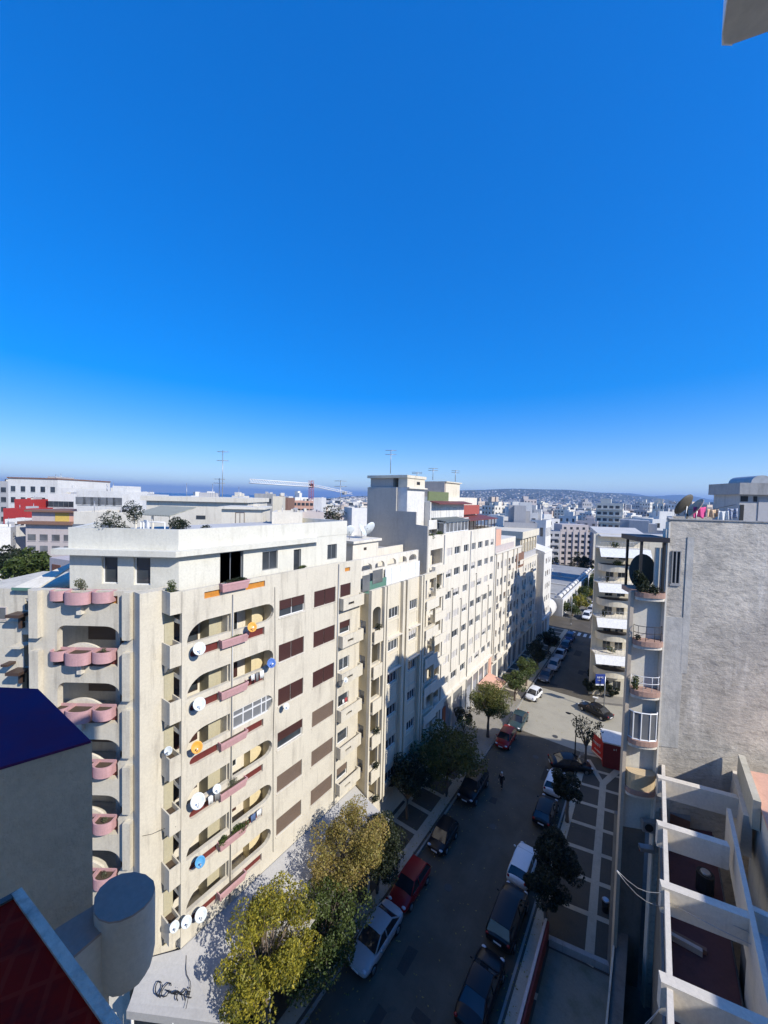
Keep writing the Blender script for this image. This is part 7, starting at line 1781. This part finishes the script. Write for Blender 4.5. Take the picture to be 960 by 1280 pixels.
mm, nt, bb_ = newmat('dark_blue_coping'); cc = mixcol(nt, ramp(nt, noise(nt, 2.5, 5, .6), .35, .65), (.060, .028, .12), (.11, .022, .085)); nt.links.new(cc, bb_.inputs['Base Color']); bb_.inputs['Roughness'].default_value = .8; bb_.inputs['Specular IOR Level'].default_value = .1
bpn = N(nt, 'ShaderNodeBump'); bpn.inputs['Strength'].default_value = .6; nt.links.new(noise(nt, 14, 6, .7), bpn.inputs['Height']); nt.links.new(bpn.outputs[0], bb_.inputs['Normal'])
obj('coping', mb, mm, nw)
# rounded post with a flat elliptical top and its thick arm
pz = 27.46
cx = onz(155, 1121, pz); ex = onz(193, 1108, pz); ax_ = (ex-cx).length
ps = thing('rounded_balustrade_post', 'blue-grey rounded balustrade post with a flat oval top and a thick arm, lower left', 'balustrade post', (cx.x, cx.y, 26.4))
mt = BLU; top_m = plaster('blue_grey_top', (.36, .28, .24), (.26, .21, .19), .3, 0, .15, scale=6, fine=30)
side_m = plaster('grey_post_side', (.62, .54, .44), (.48, .42, .34), .3, .1, .15, scale=5, fine=30)
def oval(cx, cy, rx, ry, rot, n=40): return [(cx+rx*cos(2*pi*k/n)*cos(rot)-ry*sin(2*pi*k/n)*sin(rot), cy+rx*cos(2*pi*k/n)*sin(rot)+ry*sin(2*pi*k/n)*cos(rot)) for k in range(n)]
# outline of the oval from its picture, laid on the real horizontal top plane
ov = [onz(*q, pz) for q in ((117, 1137), (118, 1124), (125, 1112), (137, 1101), (152, 1094), (168, 1092), (182, 1095), (192, 1103), (194, 1112), (190, 1124), (180, 1136), (166, 1146), (150, 1153), (136, 1155), (124, 1151), (118, 1144))]
n = len(ov); mb = MB(); vs = []
cen = sum(ov, Vector())/n
lev = [(pz, 1.0), (pz-.02, 1.005), (pz-.36, 1.0), (pz-.44, .93), (pz-.50, .76), (pz-.54, .5), (pz-.55, .2)]
for z, s in lev: vs += [(cen.x+(p.x-cen.x)*s, cen.y+(p.y-cen.y)*s, z) for p in ov]
fs = [(i*n+k, i*n+(k+1) % n, (i+1)*n+(k+1) % n, (i+1)*n+k) for i in range(len(lev)-1) for k in range(n)]+[tuple(range((len(lev)-1)*n, len(lev)*n))]
mb.idx(vs, fs, 0, True); obj('post', mb, side_m, ps)
mb = MB(); mb.prism([(p.x, p.y) for p in ov], pz-.01, pz+.012); obj('top_cap', mb, top_m, ps)
az_ = pz-.07
q = [onz(*k, az_) for k in ((118, 1132), (136, 1158), (92, 1196), (72, 1160))]
q2 = onz(60, 1172, az_), onz(60, 1225, az_)
mb = MB(); mb.prism([(q[1].x, q[1].y), (q[0].x, q[0].y), (q[3].x, q[3].y), (q2[0].x, q2[0].y), (q2[1].x, q2[1].y), (q[2].x, q[2].y)], az_-.5, az_-.012); obj('arm', mb, side_m, ps)
mb = MB(); mb.prism([(q[1].x, q[1].y), (q[0].x, q[0].y), (q[3].x, q[3].y), (q2[0].x, q2[0].y), (q2[1].x, q2[1].y), (q[2].x, q[2].y)], az_-.011, az_+.004); obj('arm_top', mb, top_m, ps)
# dark red tiled ledge with a worn pale edge
rz = 28.15
P_ = [onz(*k, rz) for k in ((-60, 1160), (27, 1112), (160, 1292), (60, 1420), (-120, 1420))]
lg = thing('red_tiled_ledge', 'dark red tiled balcony ledge with a worn pale edge in the bottom left corner', 'ledge', tuple(P_[1]))
rm, nt, bb_ = newmat('dark_red_tiles'); tc = N(nt, 'ShaderNodeTexCoord'); bk = N(nt, 'ShaderNodeTexBrick'); bk.inputs['Scale'].default_value = 3.2; bk.inputs['Mortar Size'].default_value = .03
mp = N(nt, 'ShaderNodeMapping'); mp.inputs['Rotation'].default_value = (0, 0, .5); nt.links.new(tc.outputs['Object'], mp.inputs[0]); nt.links.new(mp.outputs[0], bk.inputs['Vector'])
bk.offset = 0; bk.inputs['Color1'].default_value = (.27, .010, .004, 1); bk.inputs['Color2'].default_value = (.25, .008, .004, 1); bk.inputs['Mortar'].default_value = (.30, .02, .01, 1)
c3_ = mixcol(nt, ramp(nt, noise(nt, 5, 5, .7), .5, .75, 0, .6), bk.outputs[0], (.03, .008, .01)); nt.links.new(c3_, bb_.inputs['Base Color']); bb_.inputs['Roughness'].default_value = .8; bb_.inputs['Specular IOR Level'].default_value = .08
mb = MB(); mb.prism([(p.x, p.y) for p in P_], rz-.10, rz); obj('tile_bed', mb, rm, lg)
def strip(p, q, w, mat, nme, z0, z1):
    d = (q-p).normalized(); nn = Vector((d.y, -d.x, 0))
    mb = MB(); mb.prism([(p.x, p.y), (q.x, q.y), (q.x-nn.x*w, q.y-nn.y*w), (p.x-nn.x*w, p.y-nn.y*w)], z0, z1); obj(nme, mb, mat, lg)
worn = plaster('worn_edge', (.72, .64, .54), (.14, .13, .12), .8, .0, .6, scale=9, fine=30)
strip(P_[1], P_[2], -.035, worn, 'edge_trim', rz-.12, rz+.012) ; strip(P_[0], P_[1], -.03, plaster('worn_edge_dark', (.12, .13, .13), (.05, .06, .06), .8, 0, .5, scale=9), 'edge_trim', rz-.12, rz+.01)

# ================================================================== CAMERA, LIGHT, HAZE
cd = bpy.data.cameras.new('camera'); cam = bpy.data.objects.new('camera', cd); COL.objects.link(cam)
cam.matrix_world = Matrix(((CR.x, CU.x, -CF.x, 0), (CR.y, CU.y, -CF.y, 0), (CR.z, CU.z, -CF.z, CZ), (0, 0, 0, 1)))
cd.sensor_fit = 'HORIZONTAL'; cd.sensor_width = 36; cd.lens = 36*FPX/960; cd.clip_start = .05; cd.clip_end = 60000
sc.camera = cam
SUN_EL = radians(36.5); SUN_AZ = radians(-3.5)      # azimuth of the sun measured from +x
sdir = Vector((cos(SUN_EL)*cos(SUN_AZ), cos(SUN_EL)*sin(SUN_AZ), sin(SUN_EL)))
sl = bpy.data.lights.new('sun', 'SUN'); sl.energy = 4.0; sl.angle = radians(.53); sl.color = (1, .95, .87)
so = bpy.data.objects.new('sun', sl); COL.objects.link(so); so.rotation_euler = sdir.to_track_quat('Z', 'Y').to_euler(); so.location = (40, 0, 80)
wd = bpy.data.worlds.new('World'); sc.world = wd; wd.use_nodes = True; nt = wd.node_tree
sky = nt.nodes.new('ShaderNodeTexSky'); sky.sky_type = 'NISHITA'; sky.sun_disc = False; sky.sun_elevation = SUN_EL; sky.sun_rotation = radians(90)-SUN_AZ
sky.altitude = 0; sky.air_density = 1.0; sky.dust_density = 0.1; sky.ozone_density = 7.0
bg = nt.nodes['Background']; gm_ = nt.nodes.new('ShaderNodeGamma'); gm_.inputs[1].default_value = .58; hs_ = nt.nodes.new('ShaderNodeHueSaturation'); hs_.inputs['Hue'].default_value = .52; hs_.inputs['Saturation'].default_value = 1.85; hs_.inputs['Value'].default_value = 1.88
nt.links.new(sky.outputs[0], gm_.inputs[0]); nt.links.new(gm_.outputs[0], hs_.inputs['Color']); nt.links.new(hs_.outputs[0], bg.inputs[0]); bg.inputs[1].default_value = .15
hz = MB(); hz.box(-26000, 26000, -26000, 26000, -4.5, 420)
hm = bpy.data.materials.new('haze_air'); hm.use_nodes = True; n_ = hm.node_tree; 
for x in list(n_.nodes): n_.nodes.remove(x)
ou = n_.nodes.new('ShaderNodeOutputMaterial'); pv = n_.nodes.new('ShaderNodeVolumePrincipled'); pv.inputs['Color'].default_value = (.36, .60, 1.0, 1); pv.inputs['Density'].default_value = 9.5e-5; pv.inputs['Anisotropy'].default_value = .2
n_.links.new(pv.outputs[0], ou.inputs['Volume']); obj('haze', hz, hm, kind='stuff')
sc.view_settings.view_transform = 'Standard'; sc.view_settings.look = 'None'; sc.view_settings.exposure = .5; sc.view_settings.gamma = 1
sc.render.engine = 'CYCLES'; sc.cycles.volume_bounces = 0; sc.cycles.max_bounces = 6; sc.cycles.transparent_max_bounces = 4
